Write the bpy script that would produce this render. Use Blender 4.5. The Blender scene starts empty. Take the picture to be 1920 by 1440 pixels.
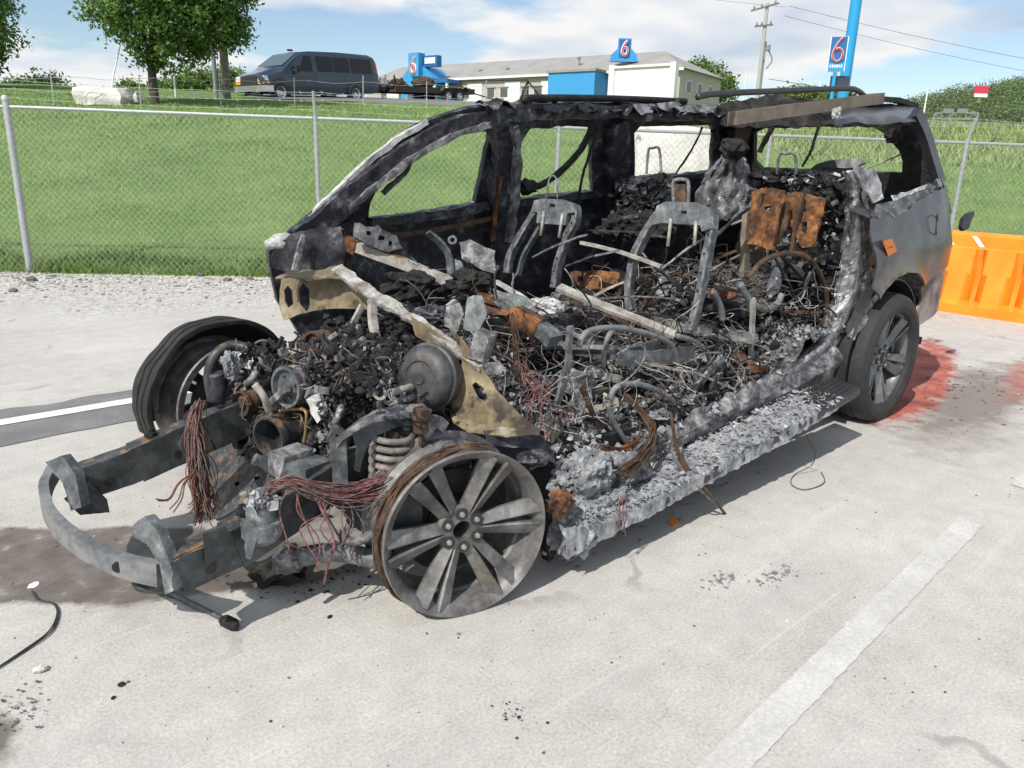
import bpy, bmesh, math, random
import numpy as np
from mathutils import Vector, Matrix, noise as mnoise
from mathutils.geometry import delaunay_2d_cdt

scene = bpy.context.scene
COL = scene.collection
RND = random.Random(7)
R = math.radians

# ------------------------------------------------------------------ camera
F_PX = 1427.27                       # focal length in pixels of a 1920 px wide frame
CAM = Vector((-1.4311, -1.8212, 1.4748))
YAW, PITCH, ROLL = 0.828116, 0.281515, 0.0327917
cyw, syw, cpt, spt = math.cos(YAW), math.sin(YAW), math.cos(PITCH), math.sin(PITCH)
FWD = Vector((cyw * cpt, syw * cpt, -spt))
_r = Vector((syw, -cyw, 0))
_u = _r.cross(FWD)
RIGHT = math.cos(ROLL) * _r + math.sin(ROLL) * _u
UP = -math.sin(ROLL) * _r + math.cos(ROLL) * _u
FH = Vector((cyw, syw, 0))           # level forward and level right of the viewer
RH = Vector((syw, -cyw, 0))

cam_data = bpy.data.cameras.new('camera')
cam_data.sensor_width = 36.0
cam_data.lens = F_PX / 1920 * 36
cam_data.clip_start = 0.05
cam_data.clip_end = 6000
cam = bpy.data.objects.new('camera', cam_data)
COL.objects.link(cam)
m = Matrix.Identity(4)
for i in range(3):
    m[i][0], m[i][1], m[i][2], m[i][3] = RIGHT[i], UP[i], -FWD[i], CAM[i]
cam.matrix_world = m
scene.camera = cam

# ------------------------------------------------------------------ sky, sun, exposure
SUN_TO = Vector((-0.94, -0.23, 1.0)).normalized()      # towards the sun
SUN_EL = math.asin(SUN_TO.z)
world = bpy.data.worlds.new('World')
scene.world = world
world.use_nodes = True
world.cycles.sampling_method = 'NONE'
wt = world.node_tree
wt.nodes.clear()
def wn(t, **kw):
    n = wt.nodes.new(t)
    for k, v in kw.items():
        setattr(n, k, v)
    return n
w_out = wn('ShaderNodeOutputWorld')
w_bg = wn('ShaderNodeBackground')
w_sky = wn('ShaderNodeTexSky', sky_type='NISHITA', sun_disc=False)
w_sky.sun_elevation = SUN_EL
w_sky.sun_rotation = math.atan2(SUN_TO.x, SUN_TO.y)
w_sky.air_density = 1.0
w_sky.dust_density = 0.6
w_sky.ozone_density = 1.5
w_tc = wn('ShaderNodeTexCoord')
w_sep = wn('ShaderNodeSeparateXYZ')
wt.links.new(w_tc.outputs['Generated'], w_sep.inputs[0])
def wmath(op, a, b=None, clamp=False):
    n = wn('ShaderNodeMath', operation=op, use_clamp=clamp)
    for i, x in enumerate((a, b)):
        if x is None: continue
        if isinstance(x, (int, float)): n.inputs[i].default_value = x
        else: wt.links.new(x, n.inputs[i])
    return n.outputs[0]
zc = wmath('ADD', wmath('MAXIMUM', w_sep.outputs[2], 0.0), 0.14)
w_comb = wn('ShaderNodeCombineXYZ')
wt.links.new(wmath('DIVIDE', w_sep.outputs[0], zc), w_comb.inputs[0])
wt.links.new(wmath('DIVIDE', w_sep.outputs[1], zc), w_comb.inputs[1])
w_comb.inputs[2].default_value = 3.7
def wnoise(scale, detail, rough, off=0.0, dist=0.0):
    mp = wn('ShaderNodeMapping')
    mp.inputs['Location'].default_value = (off, off * 0.6, 0)
    wt.links.new(w_comb.outputs[0], mp.inputs[0])
    n = wn('ShaderNodeTexNoise')
    n.inputs['Scale'].default_value = scale
    n.inputs['Detail'].default_value = detail
    n.inputs['Roughness'].default_value = rough
    n.inputs['Distortion'].default_value = dist
    wt.links.new(mp.outputs[0], n.inputs['Vector'])
    return n.outputs[0]
def wramp(fac, stops):
    n = wn('ShaderNodeValToRGB')
    e = n.color_ramp.elements
    while len(e) > 1: e.remove(e[-1])
    for i, (p, c) in enumerate(stops):
        el = e[0] if i == 0 else e.new(p)
        el.position = p
        el.color = (c[0], c[1], c[2], 1)
    wt.links.new(fac, n.inputs[0])
    return n.outputs[0]
SKY_OFF = 1.3
cover = wramp(wnoise(0.85, 6, 0.55, SKY_OFF), [(0.43, (0, 0, 0)), (0.53, (1, 1, 1))])
tone = wramp(wnoise(1.0, 3, 0.6, SKY_OFF + 4.1), [(0.28, (0.52, 0.63, 0.80)), (0.42, (0.80, 0.86, 0.94)), (0.52, (1.02, 1.02, 1.02))])
w_skys = wn('ShaderNodeMix', data_type='RGBA', blend_type='MULTIPLY')
w_skys.inputs[0].default_value = 1.0
wt.links.new(w_sky.outputs[0], w_skys.inputs[6])
w_skys.inputs[7].default_value = (0.15, 0.15, 0.15, 1)
w_mix = wn('ShaderNodeMix', data_type='RGBA')
wt.links.new(cover, w_mix.inputs[0])
wt.links.new(w_skys.outputs[2], w_mix.inputs[6])
wt.links.new(tone, w_mix.inputs[7])
wt.links.new(w_mix.outputs[2], w_bg.inputs[0])
w_bg.inputs[1].default_value = 1.0
wt.links.new(w_bg.outputs[0], w_out.inputs[0])

sun_data = bpy.data.lights.new('sun', 'SUN')
sun_data.energy = 5.0
sun_data.angle = R(0.55)
sun_data.color = (1.0, 0.955, 0.88)
sun = bpy.data.objects.new('sun', sun_data)
COL.objects.link(sun)
sun.rotation_euler = (-SUN_TO).to_track_quat('-Z', 'Y').to_euler()
sun.location = (0, 0, 30)

scene.view_settings.view_transform = 'Standard'
scene.view_settings.look = 'None'
scene.view_settings.exposure = -0.12
scene.view_settings.gamma = 1.0
scene.view_settings.use_curve_mapping = False
scene.render.engine = 'CYCLES'
scene.cycles.max_bounces = 4
scene.cycles.diffuse_bounces = 2
scene.cycles.glossy_bounces = 2
scene.cycles.use_adaptive_sampling = True
scene.cycles.adaptive_threshold = 0.02
scene.cycles.transparent_max_bounces = 8

# ------------------------------------------------------------------ layout helpers
def ray(u, v):
    u, v = float(u), float(v)
    return FWD + ((u - 960) / F_PX) * RIGHT - ((v - 720) / F_PX) * UP
def P(u, v, ax, val):
    d = ray(u, v); k = 'xyz'.index(ax); val = float(val)
    return CAM + d * ((val - CAM[k]) / d[k])

# terrain: s = distance behind the fence line; the bank climbs away from the lot
F0 = Vector((0.5, 9.2, 0)); FD = Vector((0.8, -0.6, 0)); FN = Vector((0.6, 0.8, 0))
def s_of(x, y): return (x - F0.x) * FN.x + (y - F0.y) * FN.y
def sstep(a, b, x):
    t = min(1, max(0, (x - a) / (b - a))); return t * t * (3 - 2 * t)
_PROF = [(-1e9, 0), (0, 0.0), (0.6, 0.06), (2.5, 0.38), (8, 1.55), (13, 2.50), (16.5, 3.06), (19, 3.32), (23, 3.74), (26, 4.02), (30, 4.34), (40, 4.9), (100, 7.0), (260, 9.0), (1e9, 9)]
def zt(s):
    for (a, za), (b, zb) in zip(_PROF, _PROF[1:]):
        if s <= b: return za + (zb - za) * (s - a) / (b - a) if a > -1e8 and b < 1e8 else (za if b > 1e8 else zb)
    return 9.0
def terr(x, y):
    s = s_of(x, y)
    b = mnoise.noise(Vector((x * 0.12, y * 0.12, 0))) * 0.10 * sstep(0.5, 5, s) * (1 - sstep(20, 24, s))
    return zt(s) + b
def far(u, dist, z=None):
    """a point on the terrain in the direction of picture column u, dist metres away"""
    d = ray(u, 300); h = Vector((d.x, d.y, 0)).normalized()
    p = CAM + h * dist
    return Vector((p.x, p.y, terr(p.x, p.y) if z is None else z))
def zpx(u, v, dist):
    """height of picture point (u,v) at a level distance"""
    d = ray(u, v); return CAM.z + dist * d.z / math.hypot(d.x, d.y)

# ------------------------------------------------------------------ mesh helpers
WORLD = {}
def empty(name, loc, label=None, cat=None, group=None, kind=None):
    o = bpy.data.objects.new(name, None); COL.objects.link(o)
    o.empty_display_size = 0.2
    o.location = loc; WORLD[o.name] = Vector(loc)
    tag(o, label, cat, group, kind)
    return o
def tag(o, label=None, cat=None, group=None, kind=None):
    if label: o['label'] = label
    if cat: o['category'] = cat
    if group: o['group'] = group
    if kind: o['kind'] = kind
    return o

class MB:
    def __init__(s): s.v = []; s.f = []
    def add(s, vs, fs):
        n = len(s.v); s.v += [tuple(v) for v in vs]; s.f += [tuple(i + n for i in f) for f in fs]
        return s
    def box(s, c, size, rot=None):
        x, y, z = (d / 2 for d in size)
        vs = [Vector((a, b, d)) for a in (-x, x) for b in (-y, y) for d in (-z, z)]
        if rot is not None: vs = [rot @ v for v in vs]
        c = Vector(c)
        return s.add([v + c for v in vs], [(0, 1, 3, 2), (4, 6, 7, 5), (0, 4, 5, 1), (2, 3, 7, 6), (0, 2, 6, 4), (1, 5, 7, 3)])
    def bar(s, a, b, w, h=None, up=(0, 0, 1)):
        a, b = Vector(a), Vector(b); h = h or w
        t = (b - a).normalized(); sd = t.cross(Vector(up))
        if sd.length < 1e-4: sd = t.cross(Vector((1, 0, 0)))
        sd.normalize(); u = sd.cross(t)
        vs = []
        for p in (a, b):
            for i, j in ((-1, -1), (1, -1), (1, 1), (-1, 1)): vs.append(p + sd * (w / 2 * i) + u * (h / 2 * j))
        return s.add(vs, [(0, 1, 2, 3), (7, 6, 5, 4), (0, 4, 5, 1), (1, 5, 6, 2), (2, 6, 7, 3), (3, 7, 4, 0)])
    def tube(s, pts, r, n=8, smooth=True, closed=False, cap=True):
        pts = [Vector(p) for p in pts]
        if smooth and len(pts) > 2: pts = catmull(pts, 6, closed)
        m = len(pts); rs = r if isinstance(r, (list, tuple)) else None
        base = len(s.v); prev = None; vs = []
        for i, p in enumerate(pts):
            if closed: t = (pts[(i + 1) % m] - pts[i - 1])
            else: t = pts[min(i + 1, m - 1)] - pts[max(i - 1, 0)]
            if t.length < 1e-9: t = Vector((0, 0, 1))
            t.normalize()
            if prev is None:
                a = t.orthogonal().normalized()
            else:
                a = prev - t * prev.dot(t)
                a = a.normalized() if a.length > 1e-6 else t.orthogonal().normalized()
            prev = a; b = t.cross(a)
            rr = r if rs is None else rs[0] + (rs[1] - rs[0]) * i / max(1, m - 1)
            for k in range(n):
                an = 2 * math.pi * k / n
                vs.append(p + (a * math.cos(an) + b * math.sin(an)) * rr)
        fs = []
        for i in range(m if closed else m - 1):
            j = (i + 1) % m
            for k in range(n):
                fs.append((i * n + k, i * n + (k + 1) % n, j * n + (k + 1) % n, j * n + k))
        if not closed and cap:
            fs.append(tuple(range(n - 1, -1, -1))); fs.append(tuple((m - 1) * n + k for k in range(n)))
        return s.add(vs, fs)
    def lathe(s, prof, c, axis, n=32, a0=0, a1=2 * math.pi):
        """prof: (radius, along-axis) pairs"""
        c = Vector(c); ax = Vector(axis).normalized(); e1 = ax.orthogonal().normalized()
        if abs(ax.z) < 0.9: e1 = (Vector((0, 0, 1)) - ax * ax.z).normalized()
        e2 = ax.cross(e1); full = abs(a1 - a0 - 2 * math.pi) < 1e-6
        m = n if full else n + 1; vs = []
        for i in range(m):
            an = a0 + (a1 - a0) * i / n
            d = e1 * math.cos(an) + e2 * math.sin(an)
            for r_, h in prof: vs.append(c + d * r_ + ax * h)
        k = len(prof); fs = []
        for i in range(n):
            j = (i + 1) % m
            for q in range(k - 1): fs.append((i * k + q, j * k + q, j * k + q + 1, i * k + q + 1))
        return s.add(vs, fs)
    def grid(s, rows, thick=0.0, drop=None):
        """rows: equally long lists of points; thick: extruded along the mean normal of each vertex"""
        nr, nc = len(rows), len(rows[0])
        V = [[Vector(p) for p in r] for r in rows]
        fs = [(i * nc + j, i * nc + j + 1, (i + 1) * nc + j + 1, (i + 1) * nc + j) for i in range(nr - 1) for j in range(nc - 1)
              if drop is None or not drop(i, j, nr, nc)]
        flat = [p for r in V for p in r]
        if not thick: return s.add(flat, fs)
        return s.add(*solid(flat, fs, thick))
    def build(s, name, mat=None, parent=None, smooth=False, kind=None, label=None, jit=0, jscale=6.0, auto=None):
        me = bpy.data.meshes.new(name)
        off = WORLD.get(parent.name, Vector()) if parent else Vector()
        V = np.array(s.v, dtype=float).reshape(-1, 3)
        if jit:
            for i in range(len(V)):
                q = Vector(V[i]) * jscale
                V[i] += np.array(mnoise.noise_vector(q)) * jit + np.array(mnoise.noise_vector(q * 3.1)) * jit * 0.4
        V = V - np.array(off)
        me.from_pydata(V.tolist(), [], s.f)
        if mat: me.materials.append(mat)
        me.update()
        if smooth: me.polygons.foreach_set('use_smooth', [True] * len(me.polygons))
        if auto is not None:
            me.polygons.foreach_set('use_smooth', [True] * len(me.polygons))
            me.set_sharp_from_angle(angle=R(auto))
        o = bpy.data.objects.new(name, me); COL.objects.link(o)
        if parent: o.parent = parent
        WORLD[o.name] = off
        if kind: o['kind'] = kind
        if label: o['label'] = label
        return o

def solid(flat, fs, thick):
    nrm = [Vector() for _ in flat]
    for f in fs:
        a, b, c = (flat[i] for i in f[:3])
        n = (b - a).cross(c - a)
        if n.length > 0: n.normalize()
        for i in f: nrm[i] += n
    k = len(flat)
    back = [p - (n.normalized() * thick if n.length > 0 else n) for p, n in zip(flat, nrm)]
    edges = {}
    for f in fs:
        for a, b in zip(f, f[1:] + f[:1]): edges[(a, b)] = edges.get((a, b), 0) + 1
    out = list(fs) + [tuple(i + k for i in reversed(f)) for f in fs]
    for (a, b) in edges:
        if (b, a) not in edges: out.append((b, a, a + k, b + k))
    return flat + back, out

def catmull(pts, n=6, closed=False):
    pts = [Vector(p) for p in pts]; out = []; m = len(pts)
    rng = range(m) if closed else range(m - 1)
    for i in rng:
        if closed: p0, p1, p2, p3 = pts[i - 1], pts[i], pts[(i + 1) % m], pts[(i + 2) % m]
        else: p0, p1, p2, p3 = pts[max(i - 1, 0)], pts[i], pts[i + 1], pts[min(i + 2, m - 1)]
        for k in range(n):
            t = k / n
            out.append(0.5 * ((2 * p1) + (p2 - p0) * t + (2 * p0 - 5 * p1 + 4 * p2 - p3) * t * t + (3 * p1 - p0 - 3 * p2 + p3) * t ** 3))
    if not closed: out.append(pts[-1])
    return out

def inpoly(x, y, poly):
    c = False; j = len(poly) - 1
    for i in range(len(poly)):
        xi, yi = poly[i]; xj, yj = poly[j]
        if (yi > y) != (yj > y) and x < (xj - xi) * (y - yi) / (yj - yi) + xi: c = not c
        j = i
    return c
def fray(poly, step, amp, seed=0, closed=True):
    out = []; m = len(poly)
    for i in range(m if closed else m - 1):
        a = Vector(poly[i]); b = Vector(poly[(i + 1) % m]); n = max(1, int((b - a).length / step))
        for k in range(n):
            p = a + (b - a) * (k / n)
            q = mnoise.noise_vector(Vector((p.x * 9 + seed, p.y * 9, seed * 1.7))) * amp + mnoise.noise_vector(Vector((p.x * 31 + seed, p.y * 31, seed))) * amp * 0.6
            out.append((p.x + q.x, p.y + q.y))
    return out
def panel2d(outline, holes, step):
    """triangulated flat panel with holes -> (2d points, triangles)"""
    vs, es = [], []
    for poly in [outline] + list(holes):
        b = len(vs); vs += [Vector(p) for p in poly]
        es += [(b + i, b + (i + 1) % len(poly)) for i in range(len(poly))]
    if step:
        xs = [p[0] for p in outline]; ys = [p[1] for p in outline]
        x = min(xs)
        while x < max(xs):
            y = min(ys)
            while y < max(ys):
                q = (x + RND.uniform(-.2, .2) * step, y + RND.uniform(-.2, .2) * step)
                if inpoly(q[0], q[1], outline) and not any(inpoly(q[0], q[1], h) for h in holes): vs.append(Vector(q))
                y += step
            x += step
    r = delaunay_2d_cdt(vs, es, [], 0, 1e-5)
    V = [(p.x, p.y) for p in r[0]]; T = []
    for f in r[2]:
        cx = sum(V[i][0] for i in f) / 3; cy = sum(V[i][1] for i in f) / 3
        if inpoly(cx, cy, outline) and not any(inpoly(cx, cy, h) for h in holes): T.append(tuple(f))
    return V, T
def panel(outline, holes, fn, thick, step=0.08, mb=None):
    V, T = panel2d(outline, holes, step)
    mb = mb or MB()
    pts = [Vector(fn(a, b)) for a, b in V]
    if thick: mb.add(*solid(pts, T, thick))
    else: mb.add(pts, T)
    return mb

# ------------------------------------------------------------------ material helpers
class NT:
    def __init__(s, name):
        s.m = bpy.data.materials.new(name); s.m.use_nodes = True
        s.t = s.m.node_tree; s.b = s.t.nodes['Principled BSDF']
        s.tc = s.t.nodes.new('ShaderNodeTexCoord')
        s.obj = s.tc.outputs['Object']
    def n(s, t, **kw):
        x = s.t.nodes.new(t)
        for k, v in kw.items(): setattr(x, k, v)
        return x
    def L(s, a, b): s.t.links.new(a, b)
    def put(s, x, sock):
        if isinstance(x, (int, float)): sock.default_value = x
        elif isinstance(x, (tuple, list)): sock.default_value = tuple(x) + ((1,) if len(x) == 3 and len(sock.default_value) == 4 else ())
        else: s.L(x, sock)
    def noise(s, scale, detail=4, rough=0.55, dist=0, vec=None, off=None):
        x = s.n('ShaderNodeTexNoise')
        x.inputs['Scale'].default_value = scale; x.inputs['Detail'].default_value = detail
        x.inputs['Roughness'].default_value = rough; x.inputs['Distortion'].default_value = dist
        v = vec or s.obj
        if off is not None:
            mp = s.n('ShaderNodeMapping'); mp.inputs['Location'].default_value = (off, off * .7, -off); s.L(v, mp.inputs[0]); v = mp.outputs[0]
        s.L(v, x.inputs['Vector']); return x.outputs[0]
    def voro(s, scale, feature='F1', vec=None, rnd=1.0, out=0):
        x = s.n('ShaderNodeTexVoronoi', feature=feature); x.inputs['Scale'].default_value = scale
        x.inputs['Randomness'].default_value = rnd
        s.L(vec or s.obj, x.inputs['Vector']); return x.outputs[out]
    def n_vor(s, scale):
        wv_ = s.n('ShaderNodeVectorMath', operation='ADD'); nz_ = s.n('ShaderNodeTexNoise'); nz_.inputs['Scale'].default_value = 1.6; nz_.inputs['Detail'].default_value = 4
        s.L(s.obj, nz_.inputs['Vector']); s.L(s.obj, wv_.inputs[0]); s.L(nz_.outputs[1], wv_.inputs[1])
        return s.voro(scale, 'DISTANCE_TO_EDGE', wv_.outputs[0])
    def ramp(s, fac, stops, interp='LINEAR'):
        x = s.n('ShaderNodeValToRGB'); x.color_ramp.interpolation = interp; e = x.color_ramp.elements
        while len(e) > 1: e.remove(e[-1])
        for i, (p, c) in enumerate(stops):
            el = e[0] if i == 0 else e.new(p)
            if isinstance(c, (int, float)): c = (c, c, c)
            el.position = p; el.color = (c[0], c[1], c[2], 1)
        s.L(fac, x.inputs[0]); return x.outputs[0]
    def mix(s, fac, a, b, blend='MIX'):
        x = s.n('ShaderNodeMix', data_type='RGBA', blend_type=blend)
        s.put(fac, x.inputs[0]); s.put(a, x.inputs[6]); s.put(b, x.inputs[7]); return x.outputs[2]
    def math(s, op, a, b=None, clamp=False):
        x = s.n('ShaderNodeMath', operation=op, use_clamp=clamp)
        s.put(a, x.inputs[0])
        if b is not None: s.put(b, x.inputs[1])
        return x.outputs[0]
    def sep(s, v=None):
        x = s.n('ShaderNodeSeparateXYZ'); s.L(v or s.obj, x.inputs[0]); return x.outputs
    def nz(s):
        g = s.n('ShaderNodeNewGeometry'); return s.sep(g.outputs['Normal'])[2]
    def bump(s, h, strength=0.4, dist=0.01):
        x = s.n('ShaderNodeBump'); x.inputs['Strength'].default_value = strength; x.inputs['Distance'].default_value = dist
        s.L(h, x.inputs['Height']); s.L(x.outputs[0], s.b.inputs['Normal']); return s
    def set(s, col=None, rough=None, metal=None, spec=None):
        if col is not None: s.put(col, s.b.inputs['Base Color'])
        if rough is not None: s.put(rough, s.b.inputs['Roughness'])
        if metal is not None: s.put(metal, s.b.inputs['Metallic'])
        if spec is not None: s.put(spec, s.b.inputs['Specular IOR Level'])
        return s
    def blob(s, cx, cy, rx, ry, ang=0, soft=0.35, wob=0.5, wscale=3.0, off=0.0):
        """mask of an irregular spill on the ground: 1 inside, 0 outside"""
        mp = s.n('ShaderNodeMapping', vector_type='TEXTURE')
        mp.inputs['Location'].default_value = (cx, cy, 0); mp.inputs['Rotation'].default_value = (0, 0, ang); mp.inputs['Scale'].default_value = (rx, ry, 1)
        s.L(s.obj, mp.inputs[0])
        o = s.sep(mp.outputs[0])
        d = s.math('SQRT', s.math('ADD', s.math('MULTIPLY', o[0], o[0]), s.math('MULTIPLY', o[1], o[1])))
        if not hasattr(s, '_wob'):
            s._wob = s.math('SUBTRACT', s.noise(3.2, 5, 0.68, off=5), 0.5)
        w = s.math('MULTIPLY', s._wob, wob * 3.2)
        d = s.math('ADD', d, w)
        return s.ramp(d, [(1 - soft, 1.0), (1.0, 0.0)])
def mottle(name, stops, scale=8, detail=6, rough=0.7, metal=0.0, bump=0.4, bscale=None, bdist=0.008, ash=None, ash_amt=0.5, rough2=None, off=0.0, spots=None, dist=0.0, spec=None):
    """burnt / weathered surface: colours by noise, fine relief, ash lying on what faces up"""
    t = NT(name)
    n1 = t.noise(scale, detail, 0.62, dist, off=off)
    n2 = t.noise(scale * 4.3, 5, 0.6, off=off + 3)
    fac = t.math('ADD', t.math('MULTIPLY', n1, 0.7), t.math('MULTIPLY', n2, 0.3))
    col = t.ramp(fac, stops)
    if spots:
        sc, thr, c = spots
        col = t.mix(t.ramp(t.noise(sc, 5, 0.6, off=off + 9), [(thr, 0.0), (thr + 0.06, 1.0)]), col, c)
    if ash is not None:
        up = t.ramp(t.nz(), [(0.25, 0.0), (0.85, 1.0)])
        am = t.math('MULTIPLY', up, t.ramp(t.noise(scale * 1.7, 5, 0.65, off=off + 17), [(0.62 - ash_amt * .35, 0.0), (0.78 - ash_amt * .35, 1.0)]))
        col = t.mix(am, col, ash)
        if metal: metal = t.ramp(am, [(0, metal), (1, 0.0)])
    t.set(col, rough, metal, spec)
    if bump:
        bs = bscale or scale * 5
        h = t.math('ADD', t.noise(bs, 6, 0.65, off=off), t.math('MULTIPLY', t.noise(bs * 0.25, 3, 0.5, off=off + 1), 1.2))
        t.bump(h, bump, bdist)
    return t.m
def flat(name, col, rough=0.6, metal=0.0, var=0.12, scale=14, bump=0.0):
    c0 = tuple(max(0, x * (1 - var)) for x in col); c1 = tuple(x * (1 + var) for x in col)
    t = NT(name); t.set(t.ramp(t.noise(scale, 5, 0.6), [(0.3, c0), (0.7, c1)]), rough, metal)
    if bump: t.bump(t.noise(scale * 4, 4, 0.6), bump, 0.005)
    return t.m
# ================================================================== SETTING
def M_concrete():
    t = NT('concrete_lot')
    fine = t.noise(95, 4, 0.72)
    mid = t.noise(9, 3, 0.6, off=2)
    big = t.noise(0.9, 3, 0.6, off=8)
    f = t.math('ADD', t.math('MULTIPLY', fine, 0.55), t.math('ADD', t.math('MULTIPLY', mid, 0.2), t.math('MULTIPLY', big, 0.25)))
    col = t.ramp(f, [(0.33, (0.25, 0.24, 0.22)), (0.44, (0.42, 0.404, 0.374)), (0.54, (0.51, 0.492, 0.458)), (0.66, (0.64, 0.62, 0.58))])
    speck = t.ramp(t.voro(42, rnd=1.0), [(0.0, 1.0), (0.085, 1.0), (0.13, 0.0)])
    pick = t.ramp(mid, [(0.50, 0.0), (0.58, 1.0)])
    col = t.mix(t.math('MULTIPLY', speck, t.math('MULTIPLY', pick, 0.55)), col, (0.20, 0.185, 0.16))
    # faint worn tracks along the stalls
    mp = t.n('ShaderNodeMapping'); mp.inputs['Scale'].default_value = (0.25, 2.6, 1); mp.inputs['Rotation'].default_value = (0, 0, R(14)); t.L(t.obj, mp.inputs[0])
    col = t.mix(t.math('MULTIPLY', t.ramp(t.noise(1.6, 4, 0.7, vec=mp.outputs[0]), [(0.50, 0.0), (0.68, 1.0)]), 0.28), col, (0.36, 0.355, 0.35))
    mp2 = t.n('ShaderNodeMapping'); mp2.inputs['Scale'].default_value = (0.5, 16, 1); mp2.inputs['Rotation'].default_value = (0, 0, R(-24)); t.L(t.obj, mp2.inputs[0])
    col = t.mix(t.math('MULTIPLY', t.ramp(t.noise(0.9, 4, 0.75, vec=mp2.outputs[0]), [(0.60, 0.0), (0.66, 1.0), (0.70, 0.2)]), 0.35), col, (0.62, 0.61, 0.60))
    crk = t.ramp(t.n_vor(0.42), [(0.0, 1.0), (0.006, 1.0), (0.012, 0.0)])
    col = t.mix(t.math('MULTIPLY', crk, t.math('MULTIPLY', t.ramp(big, [(0.52, 0.0), (0.60, 1.0)]), 0.5)), col, (0.16, 0.15, 0.14))
    # gravel shoulder towards the fence
    o = t.sep()
    s = t.math('ADD', t.math('MULTIPLY', t.math('SUBTRACT', o[0], 0.5), 0.6), t.math('MULTIPLY', t.math('SUBTRACT', o[1], 9.2), 0.8))
    s = t.math('ADD', s, t.math('MULTIPLY', t.math('SUBTRACT', big, 0.5), 2.2))
    gm = t.ramp(t.math('ADD', t.math('MULTIPLY', s, 0.1), 1.0), [(0.72, 0.0), (0.80, 1.0)])
    grav = t.ramp(t.voro(34, out=1), [(0.1, (0.24, 0.225, 0.20)), (0.45, (0.45, 0.435, 0.405)), (0.9, (0.57, 0.555, 0.525))])
    col = t.mix(t.math('MULTIPLY', gm, 0.8), col, grav)
    # spills: oily water in front of the bumper, red fluid and burnt run-off behind the rear wheel
    wet = t.blob(-0.92, 1.13, 1.0, 0.30, R(142), 0.10, 0.20, 2.2)
    wet2 = t.blob(-0.42, 0.70, 0.46, 0.20, R(145), 0.2, 0.28, 4, 2)
    wetm = t.math('MAXIMUM', wet, t.math('MULTIPLY', wet2, 0.9))
    col = t.mix(t.math('MULTIPLY', wetm, 0.93), col, t.ramp(mid, [(0.35, (0.10, 0.075, 0.06)), (0.60, (0.17, 0.14, 0.12)), (0.70, (0.30, 0.28, 0.26))]))
    soil = t.blob(-1.42, 0.36, 0.28, 0.15, R(120), 0.3, 0.4, 6, 3)
    col = t.mix(t.math('MULTIPLY', soil, 0.9), col, (0.12, 0.10, 0.085))
    smear = t.blob(4.5, -0.25, 1.7, 0.42, R(6), 0.6, 0.6, 3, 7)
    col = t.mix(t.math('MULTIPLY', smear, 0.85), col, (0.19, 0.155, 0.14))
    red = t.math('MAXIMUM', t.blob(4.75, 0.30, 1.6, 0.30, R(15), 0.22, 0.42, 1.8, 1), t.math('MULTIPLY', t.blob(5.5, -0.30, 1.1, 0.20, R(8), 0.5, 0.5, 2.2, 4), 0.6))
    redc = t.ramp(t.math('ADD', t._wob, 0.5), [(0.38, (0.17, 0.055, 0.06)), (0.48, (0.40, 0.08, 0.05)), (0.66, (0.44, 0.15, 0.115))])
    col = t.mix(t.math('MULTIPLY', red, 0.93), col, redc)
    soot = t.blob(0.9, 0.75, 1.9, 0.75, R(-3), 0.4, 0.3, 3, 9)
    col = t.mix(t.math('MULTIPLY', soot, 0.55), col, (0.12, 0.115, 0.11))
    t.set(col, t.ramp(wetm, [(0, 0.9), (1, 0.33)]))
    t.bump(t.math('ADD', fine, t.math('MULTIPLY', mid, 0.6)), 0.35, 0.006)
    return t.m
lot = MB()
lot.add([(-120, -120, 0), (160, -120, 0), (160, 60, 0), (-120, 140, 0)], [(0, 1, 2, 3)])
tag(lot.build('parking_lot_ground', M_concrete()), kind='structure')

t = NT('asphalt_patch')
fn_ = t.noise(130, 5, 0.7)
t.set(t.ramp(t.math('ADD', t.math('MULTIPLY', fn_, 0.6), t.math('MULTIPLY', t.noise(3, 5, 0.6), 0.4)), [(0.32, (0.10, 0.10, 0.10)), (0.52, (0.19, 0.19, 0.188)), (0.7, (0.30, 0.295, 0.285))]), 0.92)
t.bump(fn_, 0.4, 0.006); M_asph = t.m
def strip(y0, y1, z, amp, x0=-40, x1=8.2, st=0.09):
    mb = MB(); rows = [[], []]; x = x0
    while x <= x1:
        stp = st if -3 < x < 2 else 0.6
        for k, y in enumerate((y0, y1)):
            a = amp[k]
            rows[k].append((x, y + (mnoise.noise(Vector((x * 5, y, 1))) + 0.6 * mnoise.noise(Vector((x * 17, y, 3)))) * a, z))
        x += stp
    return mb.grid(rows)
tag(strip(2.63, 3.27, 0.004, (0.02, 0.06)).build('asphalt_strip', M_asph), kind='structure')
t = NT('worn_white_paint')
wear = t.ramp(t.math('ADD', t.math('MULTIPLY', t.noise(60, 5, 0.7), 0.6), t.math('MULTIPLY', t.noise(4, 5, 0.6, off=3), 0.4)), [(0.36, 0.0), (0.47, 1.0)])
t.set(t.mix(wear, (0.45, 0.44, 0.42), t.ramp(t.noise(20, 4), [(0.3, (0.66, 0.66, 0.65)), (0.7, (0.80, 0.80, 0.79))])), 0.75)
M_line = t.m
tag(strip(2.965, 3.075, 0.008, (0.004, 0.004)).build('lane_line', M_line), kind='structure')
t = NT('faded_stall_paint')
wear = t.ramp(t.math('ADD', t.math('MULTIPLY', t.noise(75, 6, 0.75), 0.6), t.math('MULTIPLY', t.noise(5, 5, 0.6, off=3), 0.4)), [(0.40, 0.0), (0.60, 1.0)])
t.set(t.mix(wear, (0.46, 0.447, 0.423), (0.63, 0.62, 0.60)), 0.85)
t.bump(t.noise(95, 6, 0.72), 0.3, 0.005)
M_stall = t.m
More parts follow.
